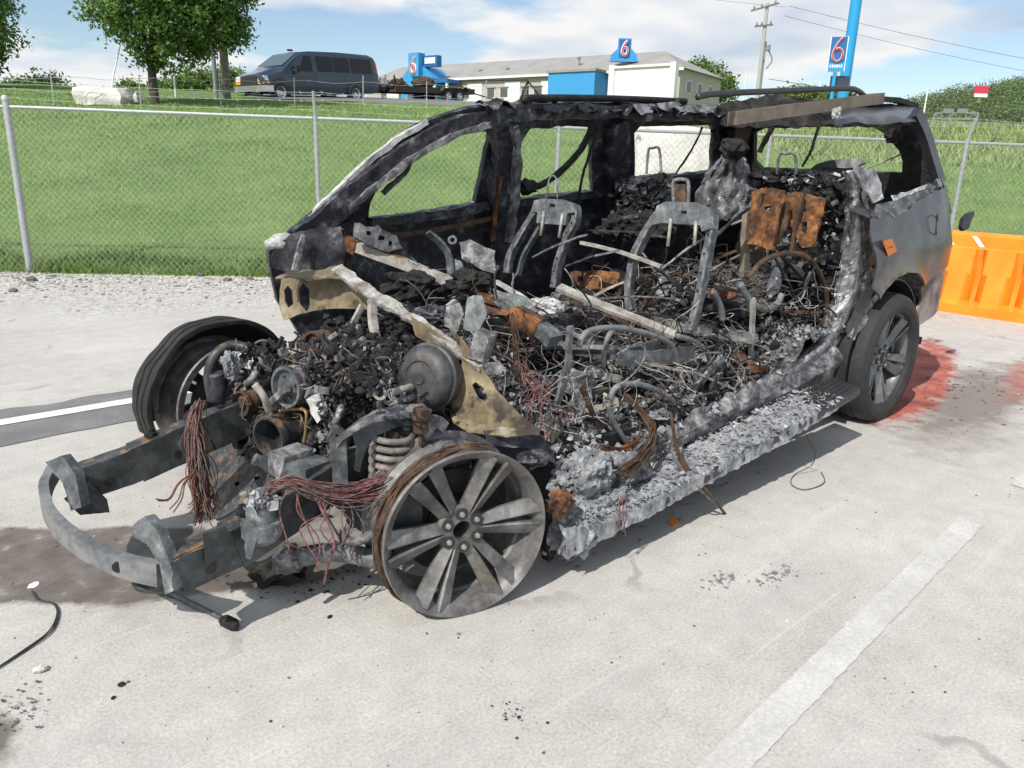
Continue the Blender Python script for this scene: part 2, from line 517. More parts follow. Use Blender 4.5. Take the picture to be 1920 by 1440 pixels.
for nm, x0, x1, yc in (('stall_line', -2.5, 2.22, -0.925), ('stall_line', 2.84, 9.0, -0.985)):
    rows = [[], []]
    x = x0
    while x <= x1 + 1e-6:
        for k, sg in enumerate((-1, 1)):
            rows[k].append((x, yc + (x - 2.2) * 0.047 + sg * 0.050 + mnoise.noise(Vector((x * 22, sg * 5, yc))) * 0.008, 0.004))
        x += 0.03
    tag(MB().grid(rows).build(nm, M_stall), kind='structure')

# ---- terrain: grassed bank behind the fence, up to the road and the far ground
def M_grass():
    t = NT('grass_bank')
    a = t.noise(0.55, 3, 0.62); b = t.noise(7, 3, 0.7, off=3); c = t.noise(45, 2, 0.7, off=6)
    f = t.math('ADD', t.math('MULTIPLY', a, 0.40), t.math('ADD', t.math('MULTIPLY', b, 0.32), t.math('MULTIPLY', c, 0.28)))
    col = t.ramp(f, [(0.30, (0.08, 0.14, 0.04)), (0.44, (0.14, 0.225, 0.065)), (0.56, (0.21, 0.31, 0.10)), (0.70, (0.31, 0.36, 0.15))])
    dry = t.ramp(t.noise(0.8, 5, 0.65, off=11), [(0.58, 0.0), (0.74, 1.0)])
    col = t.mix(t.math('MULTIPLY', dry, 0.45), col, (0.26, 0.22, 0.11))
    t.set(col, 0.95, spec=0.1)
    t.bump(t.math('ADD', b, c), 0.8, 0.06)
    return t.m
SS = [-0.35, -0.12, 0.05] + [0.3 + 0.35 * i for i in range(60)] + [21.5 + i * 2.5 for i in range(10)] + [50, 60, 75, 100, 140, 200, 260, 500, 1200, 3500]
TT = [-1500, -400, -150, -80, -50] + [-30 + 0.6 * i for i in range(140)] + [60, 75, 100, 150, 300, 800, 2500]
rows = []
for s_ in SS:
    r_ = []
    for t_ in TT:
        p = F0 + FD * t_ + FN * s_
        w = mnoise.noise(Vector((t_ * 0.7, 3, 1))) * 0.18 + mnoise.noise(Vector((t_ * 2.3, 3, 1))) * 0.10 if s_ < 0.2 and -25 < t_ < 50 else 0
        p = p + FN * w
        z = terr(p.x, p.y) if s_ > 0 else -0.03 + (s_ + 0.35) * 0.12
        r_.append((p.x, p.y, z + (mnoise.noise(Vector((p.x * 1.6, p.y * 1.6, 5))) * 0.045 if s_ > 0 else 0)))
    rows.append(r_)
M_gr = M_grass()
tag(MB().grid(rows).build('grass_bank_terrain', M_gr, smooth=True), kind='structure')

# ---- road on top of the bank
_p = far(452, 31.5) - F0; ROAD_T = _p.dot(FD)
rows = []
for s_, dz in ((21.2, -0.1), (23, -0.08), (26, -0.08), (30, -0.08), (33, -0.1)):
    rows.append([tuple((F0 + FD * t_ + FN * s_) + Vector((0, 0, zt(s_) + dz + 0.1))) for t_ in (ROAD_T, ROAD_T + 8, 20, 60, 250)])
tag(MB().grid(rows).build('bank_road', M_asph), kind='structure')

# ---- grass blades (one mass)
def blades(name, n, srange, trange, hh, mat, power=1.6, seed=1, wide=1.0, jitter=0.7):
    rg = np.random.default_rng(seed)
    s_ = srange[0] + (srange[1] - srange[0]) * rg.random(n) ** power
    t_ = trange[0] + (trange[1] - trange[0]) * rg.random(n)
    x = F0.x + FD.x * t_ + FN.x * s_; y = F0.y + FD.y * t_ + FN.y * s_
    # keep to what can be seen
    lx = (x - CAM.x) * RH.x + (y - CAM.y) * RH.y; ly = (x - CAM.x) * FH.x + (y - CAM.y) * FH.y
    keep = (np.abs(lx) < ly * 0.80 + 1.5)
    x, y, s_ = x[keep], y[keep], s_[keep]; k = len(x)
    z = np.array([terr(a, b) + mnoise.noise(Vector((a * 1.6, b * 1.6, 5))) * 0.045 for a, b in zip(x, y)]) - 0.01
    clump = np.array([mnoise.noise(Vector((a * 1.9, b * 1.9, 2.2))) for a, b in zip(x, y)])
    h = hh * (0.55 + 0.9 * rg.random(k)) * (1.0 + jitter * clump) * (1 + s_ * 0.012)
    w = 0.006 * wide * (1 + s_ * 0.10) * (0.7 + 0.8 * rg.random(k))
    an = rg.random(k) * 6.283; le = rg.normal(0, 0.45, (k, 2)) * h[:, None]
    V = np.zeros((k, 3, 3))
    V[:, 0] = np.stack([x - np.cos(an) * w, y - np.sin(an) * w, z], 1)
    V[:, 1] = np.stack([x + np.cos(an) * w, y + np.sin(an) * w, z], 1)
    V[:, 2] = np.stack([x + le[:, 0], y + le[:, 1], z + h], 1)
    me = bpy.data.meshes.new(name)
    me.vertices.add(k * 3); me.vertices.foreach_set('co', V.reshape(-1))
    me.loops.add(k * 3); me.loops.foreach_set('vertex_index', np.arange(k * 3, dtype=np.int32))
    me.polygons.add(k); me.polygons.foreach_set('loop_start', np.arange(0, k * 3, 3, dtype=np.int32))
    me.update(calc_edges=True); me.materials.append(mat)
    o = bpy.data.objects.new(name, me); COL.objects.link(o); return o
def M_blade(name, cols, trans=0.25):
    t = NT(name)
    isl = t.n('ShaderNodeNewGeometry').outputs['Random Per Island']
    f = t.math('ADD', t.math('MULTIPLY', isl, 0.55), t.math('MULTIPLY', t.noise(0.7, 5, 0.6), 0.45))
    t.set(t.ramp(f, cols), 0.7, spec=0.2)
    t.b.inputs['Subsurface Weight'].default_value = 0.0
    return t.m
M_bl = M_blade('grass_blade', [(0.12, (0.10, 0.17, 0.055)), (0.34, (0.19, 0.30, 0.10)), (0.60, (0.27, 0.385, 0.15)), (0.85, (0.37, 0.43, 0.21))])
g = blades('grass', 230000, (0.0, 18.5), (-16, 36), 0.052, M_bl, 1.25, 3, 0.8)
tag(g, 'short mown grass covering the bank behind the fence', 'grass', kind='stuff')
M_weed = M_blade('weed_blade', [(0.2, (0.08, 0.15, 0.03)), (0.5, (0.14, 0.24, 0.05)), (0.75, (0.24, 0.31, 0.09)), (0.95, (0.45, 0.38, 0.18))])
g = blades('verge_weeds', 26000, (-0.14, 0.75), (-8, 22), 0.10, M_weed, 1.2, 5, 1.6, 1.1)
tag(g, 'lush uneven weeds along the foot of the fence', 'weeds', kind='stuff')
M_tall = M_blade('tall_grass_blade', [(0.2, (0.18, 0.25, 0.09)), (0.5, (0.27, 0.36, 0.14)), (0.8, (0.38, 0.44, 0.21))])
g = blades('tall_grass', 30000, (9, 18.5), (14, 40), 0.20, M_tall, 1.0, 8, 1.5, 0.6)
tag(g, 'tall pale unmown grass on the bank at the right', 'grass', kind='stuff')

# ---- gravel shoulder
def pebble_mesh(seed, n=10):
    rg = random.Random(seed); bm = bmesh.new(); bmesh.ops.create_icosphere(bm, subdivisions=1, radius=1.0)
    for v in bm.verts:
        v.co *= 0.75 + 0.5 * rg.random(); v.co.z *= 0.6
    V = [v.co.copy() for v in bm.verts]; F = [tuple(v.index for v in f.verts) for f in bm.faces]; bm.free(); return V, F
PEB = [pebble_mesh(i) for i in range(6)]
def pebbles(name, pts, mat, seed=0):
    rg = random.Random(seed); mb = MB()
    for (p, r_) in pts:
        V, F_ = PEB[rg.randrange(6)]; rot = Matrix.Rotation(rg.random() * 6.28, 3, 'Z')
        mb.add([rot @ (v * r_) + Vector(p) + Vector((0, 0, r_ * 0.25)) for v in V], F_)
    return mb.build(name, mat)
t = NT('limestone_gravel')
isl = t.n('ShaderNodeNewGeometry').outputs['Random Per Island']
t.set(t.ramp(isl, [(0.0, (0.13, 0.12, 0.105)), (0.3, (0.34, 0.325, 0.30)), (0.7, (0.48, 0.465, 0.435)), (1.0, (0.64, 0.63, 0.60))]), 0.9)
M_gravel = t.m
pts = []
rg = random.Random(11)
for _ in range(5200):
    t_ = rg.uniform(-7, 8); s_ = -0.05 - abs(rg.gauss(0, 0.75)) - 0.25 * rg.random()
    if s_ < -2.9: continue
    p = F0 + FD * t_ + FN * s_
    pts.append(((p.x, p.y, 0.0), 0.008 + 0.016 * rg.random() ** 2))
tag(pebbles('gravel', pts, M_gravel, 2), 'pale loose gravel along the edge of the grass', 'gravel', kind='stuff')
pts = []
for _ in range(900):
    x = rg.uniform(-1.9, 4.5); y = rg.uniform(-1.9, 1.6)
    pts.append(((x, y, 0), 0.0022 + 0.0035 * rg.random() ** 3))
t = NT('dark_grit'); isl = t.n('ShaderNodeNewGeometry').outputs['Random Per Island']
t.set(t.ramp(isl, [(0.0, (0.035, 0.033, 0.03)), (0.55, (0.14, 0.13, 0.12)), (0.8, (0.40, 0.39, 0.36)), (1.0, (0.65, 0.64, 0.60))]), 0.9)
tag(pebbles('grit', pts, t.m, 4), 'small dark grit scattered over the concrete', 'grit', kind='stuff')
M_rock = mottle('dark_rock', [(0.3, (0.06, 0.055, 0.05)), (0.6, (0.17, 0.16, 0.15))], 20, bump=0.6)
for i, (u, v, r_, lab) in enumerate(((60, 527, .07, 'dark lump of rock on gravel near the leftmost fence post'), (100, 520, .045, 'small dark rock between gravel and grass at left'), (25, 547, .055, 'brown rock on gravel near the left picture edge'),
        (375, 518, .06, 'grey rock at the grass edge below the bank, left of burnt car'), (425, 527, .06, 'flat dark rock on gravel close to burnt car'), (470, 525, .055, 'dark round rock on gravel beside the burnt car fender'))):
    p = P(u, v, 'z', 0.0); mb = MB(); V, F_ = pebble_mesh(40 + i)
    mb.add([v_ * r_ * Vector((1, 1, 1)).x + p + Vector((0, 0, r_ * 0.2)) for v_ in V], F_)
    tag(mb.build('rock', M_rock, jit=0.01, jscale=20), lab, 'rock', 'rocks along the gravel')

# ================================================================== FENCE
M_galv = mottle('galvanised_steel', [(0.3, (0.33, 0.36, 0.36)), (0.6, (0.46, 0.49, 0.49)), (0.75, (0.56, 0.58, 0.58))], 22, rough=0.5, metal=0.35, bump=0.1)
M_wire = flat('fence_wire', (0.36, 0.39, 0.36), 0.55, 0.2)
fence = empty('chain_link_fence', F0, 'galvanised chain link fence with barbed wire along the foot of the bank', 'fence')
RAIL_Z = 1.93
posts_t = [-6.1, -3.05, 0.0, 3.55, 6.55, 9.3, 12.0, 14.9, 17.9, 21]
for i, tt in enumerate(posts_t):
    b = F0 + FD * tt; big = abs(tt) < 0.1
    rr = 0.042 if big else 0.028
    mb = MB().tube([b + Vector((0, 0, -0.05)), b + Vector((0, 0, RAIL_Z + (0.10 if big else 0.0)))], rr, 12, smooth=False)
    po = mb.build('post', M_galv, fence, auto=40)
    if big:
        MB().lathe([(0.001, 0.03), (0.03, 0.026), (0.047, 0.0), (0.047, -0.03)], b + Vector((0, 0, RAIL_Z + 0.10)), (0, 0, 1), 14).build('post_cap', M_galv, po, auto=40)
        for hz in (0.25, 1.0, 1.45, 1.80):
            MB().lathe([(0.0425, -0.012), (0.0465, -0.012), (0.0465, 0.012), (0.0425, 0.012)], b + Vector((0, 0, hz)), (0, 0, 1), 14).build('tension_band', M_galv, po)
    else:
        MB().tube([b + Vector((0, 0, RAIL_Z - 0.02)), b + Vector((0, 0, RAIL_Z + 0.06)) - FN * 0.01, b + Vector((0, 0, RAIL_Z + 0.30)) + FN * 0.12 * 0 - FN * 0.10], [0.024, 0.017], 8, smooth=False).build('barb_arm', M_galv, po, auto=40)
for a, b_ in zip(posts_t, posts_t[1:]):
    p, q = F0 + FD * (a + 0.03), F0 + FD * (b_ - 0.03)
    MB().tube([p + Vector((0, 0, RAIL_Z)), q + Vector((0, 0, RAIL_Z))], 0.0215, 10, smooth=False).build('top_rail', M_galv, fence, auto=40)
mb = MB(); off = FN * -0.032
H_, step = RAIL_Z - 0.02, 0.074
tt = posts_t[0]
while tt < posts_t[-1]:
    for sg in (1, -1):
        a = F0 + FD * tt + off * (1.0 if sg > 0 else 1.12); n_ = 3
        prev = None
        pa = a + Vector((0, 0, 0.02)); pb = a + FD * (H_ * sg * 0.92) + Vector((0, 0, H_ + 0.03))
        d_ = (pb - pa).normalized(); e1 = FN * 0.0016; e2 = d_.cross(FN).normalized() * 0.0016
        mb.add([pa + e1, pa - e1 * 0.5 + e2, pa - e1 * 0.5 - e2, pb + e1, pb - e1 * 0.5 + e2, pb - e1 * 0.5 - e2], [(0, 1, 4, 3), (1, 2, 5, 4), (2, 0, 3, 5)])
    tt += step
mb.build('chain_link_mesh', M_wire, fence, kind='stuff')
for k, (dz, dn) in enumerate(((0.10, -0.03), (0.20, -0.065), (0.29, -0.095))):
    mb = MB(); pts = []
    tt = posts_t[0]
    while tt < posts_t[-1]:
        ph = min((tt - a) / (b_ - a) for a, b_ in zip(posts_t, posts_t[1:]) if a <= tt <= b_)
        sag = -0.03 * math.sin(math.pi * ph) + 0.004 * math.sin(tt * 9)
        pts.append(F0 + FD * tt + FN * dn + Vector((0, 0, RAIL_Z + dz + sag))); tt += 0.25
    mb.tube(pts, 0.0024, 4, smooth=False)
    for i_, p in enumerate(pts):
        if i_ % 1 == 0:
            mb.bar(p + Vector((0.012, 0.01, 0.016)), p - Vector((0.012, 0.01, 0.016)), 0.003); mb.bar(p + Vector((0.012, -0.01, -0.016)), p - Vector((0.012, -0.01, -0.016)), 0.003)
    mb.build('barbed_wire', M_wire, fence)

# far second fence wires on top of the bank, at the left
fw = empty('wire_fence', far(120, 26.5), 'thin wire stock fence on thin posts along the top of the bank at left', 'fence')
pa, pb = far(-60, 26.2), far(1010, 29.5)
nposts = 9
for i in range(nposts):
    p = pa.lerp(pb, i / (nposts - 1)); p.z = terr(p.x, p.y)
    MB().tube([p, p + Vector((0.01 * (i % 3), 0, 0.85 + 0.1 * (i % 2)))], 0.018, 6, smooth=False).build('post', M_galv, fw)
for dz in (0.35, 0.72):
    pts = []
    for i in range(41):
        p = pa.lerp(pb, i / 40); pts.append(Vector((p.x, p.y, terr(p.x, p.y) + dz + 0.04 * math.sin(i * 1.3))))
    MB().tube(pts, 0.008, 4, smooth=False).build('wire', M_wire, fw)
# ================================================================== TREES
def M_leaf(name, dark, mid, light, ns=1.1):
    t = NT(name)
    isl = t.n('ShaderNodeNewGeometry').outputs['Random Per Island']
    f = t.math('ADD', t.math('MULTIPLY', isl, 0.5), t.math('MULTIPLY', t.noise(ns, 5, 0.6), 0.5))
    t.set(t.ramp(f, [(0.25, dark), (0.5, mid), (0.75, light)]), 0.55, spec=0.35)
    b2 = t.n('ShaderNodeBsdfTranslucent'); t.put(tuple(min(1, c * 1.6) for c in mid), b2.inputs[0])
    mx = t.n('ShaderNodeMixShader'); mx.inputs[0].default_value = 0.28
    t.L(t.b.outputs[0], mx.inputs[1]); t.L(b2.outputs[0], mx.inputs[2])
    t.L(mx.outputs[0], t.t.nodes['Material Output'].inputs[0])
    return t.m
M_maple = M_leaf('maple_leaf', (0.045, 0.095, 0.022), (0.105, 0.195, 0.042), (0.22, 0.31, 0.08))
M_leafd = M_leaf('dark_leaf', (0.035, 0.065, 0.022), (0.07, 0.115, 0.034), (0.13, 0.18, 0.06))
M_leafl = M_leaf('bright_leaf', (0.06, 0.11, 0.024), (0.12, 0.20, 0.045), (0.22, 0.29, 0.08))
M_bark = mottle('bark', [(0.3, (0.045, 0.035, 0.028)), (0.6, (0.11, 0.09, 0.07))], 12, bump=0.8, bdist=0.03)
def leaves(blobs, n, size, seed, fill=0.5, clump=40):
    """blobs: (centre, radii). Leaf quads gathered in twigs spread through the blobs."""
    rg = np.random.default_rng(seed)
    vols = np.array([b[1][0] * b[1][1] * b[1][2] for b in blobs]) ** 0.75; vols = vols / vols.sum()
    ntw = max(1, n // clump)
    pick = rg.choice(len(blobs), ntw, p=vols)
    d = rg.normal(size=(ntw, 3)); d /= np.linalg.norm(d, axis=1)[:, None]
    r = (fill + (1 - fill) * rg.random(ntw)) ** 0.6 * (0.86 + 0.26 * rg.random(ntw))
    C = np.array([blobs[i][0] for i in pick]) + d * r[:, None] * np.array([blobs[i][1] for i in pick])
    rad = np.array([min(blobs[i][1]) for i in pick])
    k = ntw * clump
    tw = np.repeat(np.arange(ntw), clump)
    pos = C[tw] + rg.normal(size=(k, 3)) * (size * 2.4) * np.array([1, 1, 0.75])
    nr = d[tw] * 0.6 + rg.normal(size=(k, 3)) * 0.7 + np.array([0, 0, 0.5]); nr /= np.linalg.norm(nr, axis=1)[:, None]
    a = np.cross(nr, rg.normal(size=(k, 3))); a /= np.linalg.norm(a, axis=1)[:, None]; b = np.cross(nr, a)
    sz = size * (0.6 + 0.7 * rg.random(k))[:, None]
    V = np.zeros((k, 4, 3)); V[:, 0] = pos - a * sz; V[:, 1] = pos - b * sz * 0.55; V[:, 2] = pos + a * sz; V[:, 3] = pos + b * sz * 0.55
    return V.reshape(-1, 3)
def quads_obj(name, V, mat, parent=None, kind=None):
    k = len(V) // 4; me = bpy.data.meshes.new(name)
    if parent: V = V - np.array(WORLD[parent.name])
    me.vertices.add(k * 4); me.vertices.foreach_set('co', V.reshape(-1))
    me.loops.add(k * 4); me.loops.foreach_set('vertex_index', np.arange(k * 4, dtype=np.int32))
    me.polygons.add(k); me.polygons.foreach_set('loop_start', np.arange(0, k * 4, 4, dtype=np.int32))
    me.update(calc_edges=True); me.materials.append(mat)
    o = bpy.data.objects.new(name, me); COL.objects.link(o)
    if parent: o.parent = parent; WORLD[o.name] = WORLD[parent.name]
    if kind: o['kind'] = kind
    return o
def tree(name, label, base, trunk_h, trunk_r, blobs, n, leaf, mat, seed, limbs=8, group=None, lean=0.0):
    root = empty(name, base, label, 'tree', group)
    rg = random.Random(seed)
    base = Vector(base)
    fork = base + Vector((lean, 0, trunk_h))
    mb = MB().tube([base + Vector((0, 0, -0.3)), base + Vector((0, 0, trunk_h * 0.5)), fork], [trunk_r * 1.25, trunk_r * 0.85], 10)
    mb.build('trunk', M_bark, root, smooth=True)
    for i in range(limbs):
        c, rad = blobs[i % len(blobs)]
        end = Vector(c) + Vector((rg.uniform(-.7, .7) * rad[0], rg.uniform(-.7, .7) * rad[1], rg.uniform(-.2, .6) * rad[2]))
        mid = fork.lerp(end, 0.45) + Vector((rg.uniform(-.2, .2), rg.uniform(-.2, .2), rg.uniform(0, .25)))
        MB().tube([fork - Vector((0, 0, trunk_h * 0.2 * rg.random())), mid, end], [trunk_r * 0.6, trunk_r * 0.12], 6).build('limb', M_bark, root, smooth=True)
    quads_obj('crown', leaves(blobs, n, leaf, seed), mat, root)
    return root
def pxblob(u, v, d, ru, rv, rd=None):
    """an ellipsoid whose middle is in the direction (u,v), d away, with radii given in picture units at that distance"""
    k = d / F_PX; p = far(u, d); p.z = zpx(u, v, d)
    return (tuple(p), (ru * k, (rd or ru) * k, rv * k))
D1 = 26.5
b0 = far(300, D1)
blobs = [pxblob(335, 0, D1, 112, 92), pxblob(262, 22, D1 - .5, 58, 48), pxblob(318, 82, D1 - .3, 46, 46), pxblob(415, 42, D1 + .4, 58, 50), pxblob(330, -110, D1, 115, 90), pxblob(380, -60, D1, 110, 90), pxblob(450, 62, D1 + .6, 26, 22), pxblob(330, 120, D1, 26, 22), pxblob(232, 40, D1 - .4, 26, 22), pxblob(380, 88, D1 + .2, 34, 24)]
tree('maple_tree', 'round leafy maple tree on the bank, left of the dark van', b0, zpx(300, 128, D1) - b0.z, 0.125, blobs, 44000, 0.066, M_maple, 5, 10)
D2 = 35
b0 = far(-75, D2)
blobs = [pxblob(-70, 20, D2, 100, 95), pxblob(-30, 75, D2, 58, 45), pxblob(-80, -90, D2, 110, 90)]
tree('leafy_tree', 'leafy tree cut off by the left edge of the picture', b0, 2.2, 0.2, blobs, 24000, 0.08, M_maple, 9, 6)
far_trees = [  # u, v(top-middle), dist, ru, rv, name, label, mat
    (25, 168, 75, 42, 14, 'low dark shrub at the far left beyond the bank', M_leafd),
    (103, 160, 70, 26, 16, 'dark bushy tree left of the white boulder', M_leafd),
    (68, 164, 72, 20, 12, 'small dark tree at left, beside a bigger bushy one', M_leafd),
    (262, 168, 68, 18, 14, 'low green tree right of the white boulder', M_leafl),
    (345, 155, 78, 32, 22, 'green tree behind the maple trunk, beside the thin white posts', M_leafl),
    (385, 150, 80, 30, 26, 'tall green tree between maple trunk and wooden pole', M_leafl),
    (445, 150, 76, 28, 26, 'bright green tree right behind the wooden pole', M_leafl),
    (480, 160, 82, 22, 22, 'green tree half hidden by the nose of the van', M_leafl)]
for i, (u, v, d, ru, rv, lab, mt) in enumerate(far_trees):
    b0 = far(u, d)
    bl = [pxblob(u, v + 6, d, ru, rv * 0.9), pxblob(u - ru * .5, v + 12, d, ru * .6, rv * .6), pxblob(u + ru * .55, v + 12, d, ru * .6, rv * .6)]
    tree('distant_tree', lab, b0, max(0.5, zpx(u, v, d) - b0.z - 0.4), 0.16, bl, 2600, 0.16, mt, 30 + i, 3, 'trees beyond the bank')
for i, (u, v, d, ru, rv, lab) in enumerate(((1293, 138, 120, 22, 20, 'green tree touching the right end of the motel'), (1330, 155, 118, 30, 24, 'round green tree to the right of the motel'))):
    b0 = far(u, d)
    bl = [pxblob(u, v, d, ru, rv), pxblob(u - 8, v + 16, d, ru * .9, rv * .8), pxblob(u + 9, v + 14, d, ru * .8, rv * .8)]
    tree('distant_tree', lab, b0, max(1, zpx(u, v, d) - b0.z), 0.25, bl, 4500, 0.24, M_leafl, 50 + i, 3, 'trees beyond the bank')
for i, (u, v, d, ru, rv, lab) in enumerate(((1478, 172, 90, 34, 9, 'yellow green shrub seen just above the melted roof'), (1545, 178, 200, 30, 10, 'dark low tree behind the blue sign post'))):
    b0 = far(u, d)
    bl = [pxblob(u, v + 8, d, ru, rv), pxblob(u + 12, v + 14, d, ru, rv)]
    tree('distant_tree', lab, b0, max(1, zpx(u, v + 8, d) - b0.z), 0.2, bl, 2500, 0.2 * d / 90, M_leafl if i == 0 else M_leafd, 60 + i, 3, 'trees beyond the bank')

# ---- wooded hill on the right
HD = 430
def hill_z(u):
    pr = [(1100, 205), (1400, 196), (1560, 200), (1640, 205), (1690, 188), (1740, 176), (1800, 165), (1860, 155), (1920, 148), (2050, 140), (2300, 138), (2700, 150), (3300, 190)]
    for (a, va), (b, vb) in zip(pr, pr[1:]):
        if a <= u <= b: return va + (vb - va) * (u - a) / (b - a)
    return 200
def hdir(u):
    d = ray(u, 300); return Vector((d.x, d.y, 0)).normalized()
rows = []
us = [1100 + 40 * i for i in range(56)]
for dd, k in ((250, 0.0), (300, 0.30), (350, 0.62), (400, 0.88), (HD, 1.0), (520, 0.9), (700, 0.4)):
    rows.append([tuple(CAM + hdir(u) * dd + Vector((0, 0, -CAM.z + 6 + (zpx(u, hill_z(u) + 16, HD) - 6) * k))) for u in us])
M_hill = flat('hill_soil', (0.05, 0.075, 0.025), 0.95, var=0.3, scale=0.08)
tag(MB().grid(rows).build('wooded_hill', M_hill, smooth=True), kind='structure')
bl = []
rg = random.Random(77)
for i in range(1500):
    u = rg.uniform(1520, 2250) if i % 5 else rg.uniform(1150, 1560); k = rg.random() ** 0.8
    dd = 265 + 170 * k; kk = np.interp(dd, [250, 300, 350, 400, 430], [0, .30, .62, .88, 1.0])
    p = CAM + hdir(u) * dd; z = 6 + (zpx(u, hill_z(u) + 16, HD) - 6) * kk
    r_ = rg.uniform(2.2, 4.4)
    bl.append(((p.x, p.y, z + r_ * 0.5), (r_, r_, r_ * rg.uniform(0.75, 1.1))))
M_wood = M_leaf('hazed_woodland_leaf', (0.085, 0.13, 0.062), (0.14, 0.20, 0.085), (0.225, 0.285, 0.12), 0.06)  # leaf greens paled and blued, distance haze put into the colour
w = quads_obj('woodland', leaves(bl, 170000, 0.42, 21, 0.82, 10), M_wood)
tag(w, 'dense green wood covering the far hill at the right', 'woodland', kind='stuff')

# ================================================================== BOULDERS AND POLES ON THE BANK
M_lime = mottle('white_limestone', [(0.28, (0.42, 0.38, 0.35)), (0.42, (0.66, 0.63, 0.60)), (0.6, (0.80, 0.78, 0.76))], 2.2, rough=0.9, bump=0.6, bscale=9, bdist=0.05, spots=(3.5, 0.66, (0.30, 0.24, 0.21)))
def boulder(name, p, size, seed, label, tilt=0.0):
    bm = bmesh.new(); bmesh.ops.create_cube(bm, size=1.0)
    bmesh.ops.subdivide_edges(bm, edges=bm.edges[:], cuts=5, use_grid_fill=True)
    mb = MB(); idx = {}
    for v in bm.verts:
        q = Vector(v.co); q = q.lerp(q.normalized() * 0.62, 0.35)
        n_ = mnoise.noise_vector(Vector((q.x * 2.3 + seed, q.y * 2.3, q.z * 2.3))) * 0.10 + mnoise.noise_vector(Vector((q.x * 7 + seed, q.y * 7, q.z * 7))) * 0.03
        q = q + n_; q = Vector((q.x * size[0], q.y * size[1], (q.z + 0.42) * size[2]))
        idx[v.index] = Matrix.Rotation(YAW - math.pi / 2, 3, 'Z') @ (Matrix.Rotation(tilt, 3, 'Y') @ q)
    mb.add([idx[i] + Vector(p) for i in range(len(bm.verts))], [tuple(v.index for v in f.verts) for f in bm.faces]); bm.free()
    return tag(mb.build(name, M_lime, auto=35), label, 'boulder', 'white boulders on the bank')
boulder('boulder', far(208, 26.5) - Vector((0, 0, .05)), (1.4, 0.9, 0.52), 3, 'long white boulder on top of the bank, left of the maple')
boulder('boulder', far(262, 27.2) - Vector((0, 0, .05)), (0.4, 0.4, 0.35), 13, 'small grey stone right next to the long white boulder')
pb = far(1255, 18.2)
boulder('boulder', pb - Vector((0, 0, .15)), (1.75, 1.1, 1.2), 8, 'big white boulder on the grass seen through the burnt rear side window')
M_polew = mottle('weathered_pole_wood', [(0.3, (0.12, 0.105, 0.085)), (0.6, (0.23, 0.205, 0.17))], 5, rough=0.9, bump=0.4)
M_greyp = flat('grey_pole_paint', (0.22, 0.24, 0.245), 0.65)
M_whitep = flat('white_paint', (0.78, 0.78, 0.76), 0.5, var=0.05)
def pole(name, u, v0, d, r_, top_v, mat, label, lean=0, u1=None, cat='pole', group=None):
    b = far(u, d)
    if u1 is None: tp = Vector((b.x, b.y, zpx(u, top_v, d)))
    else: tp = far(u1, d); tp.z = zpx(u1, top_v, d)
    mb = MB().tube([b - Vector((0, 0, .3)), b.lerp(tp, 0.5), tp], [r_ * 1.1, r_ * 0.85], 10, smooth=False)
    return tag(mb.build(name, mat, auto=40), label, cat, group)
pole('wooden_pole', 433, 180, 30, 0.135, -260, M_polew, 'thick brown wooden pole rising through the maple crown')
pole('grey_pole', 414, 180, 31, 0.075, -60, M_greyp, 'slim grey metal pole beside the thick wooden pole')
pole('leaning_rod', 212, 150, 26.4, 0.022, 85, M_whitep, 'thin pale rod leaning out of the white boulder', u1=248)
pole('marker_post', 340, 178, 29, 0.035, 122, M_whitep, 'thin white post with stub just right of the maple trunk', group='white marker posts')
pole('marker_post', 370, 180, 29, 0.03, 172, M_whitep, 'very short white peg in the grass right of the maple', group='white marker posts')

# ================================================================== MOTEL
def lerp3(a, b, t): return a + (b - a) * t
mA = CAM + hdir(1262) * 101; mB = CAM + hdir(690) * 133
mA.z = mB.z = 0
eL = (mB - mA).normalized(); LEN = (mB - mA).length
nO = Vector((eL.y, -eL.x, 0))
if nO.dot(FH) > 0: nO = -nO
Z0, ZE, ZR = 6.4, 13.2, 16.2
DEP = 13.0
def mp_(a, out, z): return mA + eL * a + nO * out + Vector((0, 0, z))
motel = empty('motel_building', mp_(LEN / 2, -DEP / 2, Z0), 'long beige motel with grey hipped roof and blue entrance gable behind the bank', 'building')
M_beige = flat('beige_siding', (0.46, 0.42, 0.375), 0.8, var=0.06, scale=0.6)
t = NT('grey_shingle'); t.set(t.ramp(t.math('ADD', t.math('MULTIPLY', t.noise(0.5, 4), 0.5), t.math('MULTIPLY', t.noise(7, 4, 0.7), 0.5)), [(0.35, (0.24, 0.235, 0.225)), (0.65, (0.34, 0.33, 0.315))]), 0.9); M_shing = t.m
M_blue = flat('motel_blue', (0.045, 0.30, 0.62), 0.55, var=0.05, scale=0.5)
M_blued = flat('motel_dark_blue', (0.02, 0.13, 0.36), 0.5, var=0.05)
M_wglass = flat('window_dark', (0.10, 0.10, 0.105), 0.2, var=0.2)
M_red = flat('sign_red', (0.62, 0.04, 0.08), 0.45, var=0.05)
M_wh = flat('sign_white', (0.80, 0.80, 0.80), 0.5, var=0.04)
mb = MB(); fl = [mp_(0, 0, Z0), mp_(LEN, 0, Z0), mp_(LEN, -DEP, Z0), mp_(0, -DEP, Z0)]; tp = [p + Vector((0, 0, ZE - Z0)) for p in fl]
mb.add(fl + tp, [(0, 1, 5, 4), (1, 2, 6, 5), (2, 3, 7, 6), (3, 0, 4, 7)]); mb.build('wall', M_beige, motel)
ov = 0.6
mb = MB(); e = [mp_(-ov, ov, ZE), mp_(LEN + ov, ov, ZE), mp_(LEN + ov, -DEP - ov, ZE), mp_(-ov, -DEP - ov, ZE)]
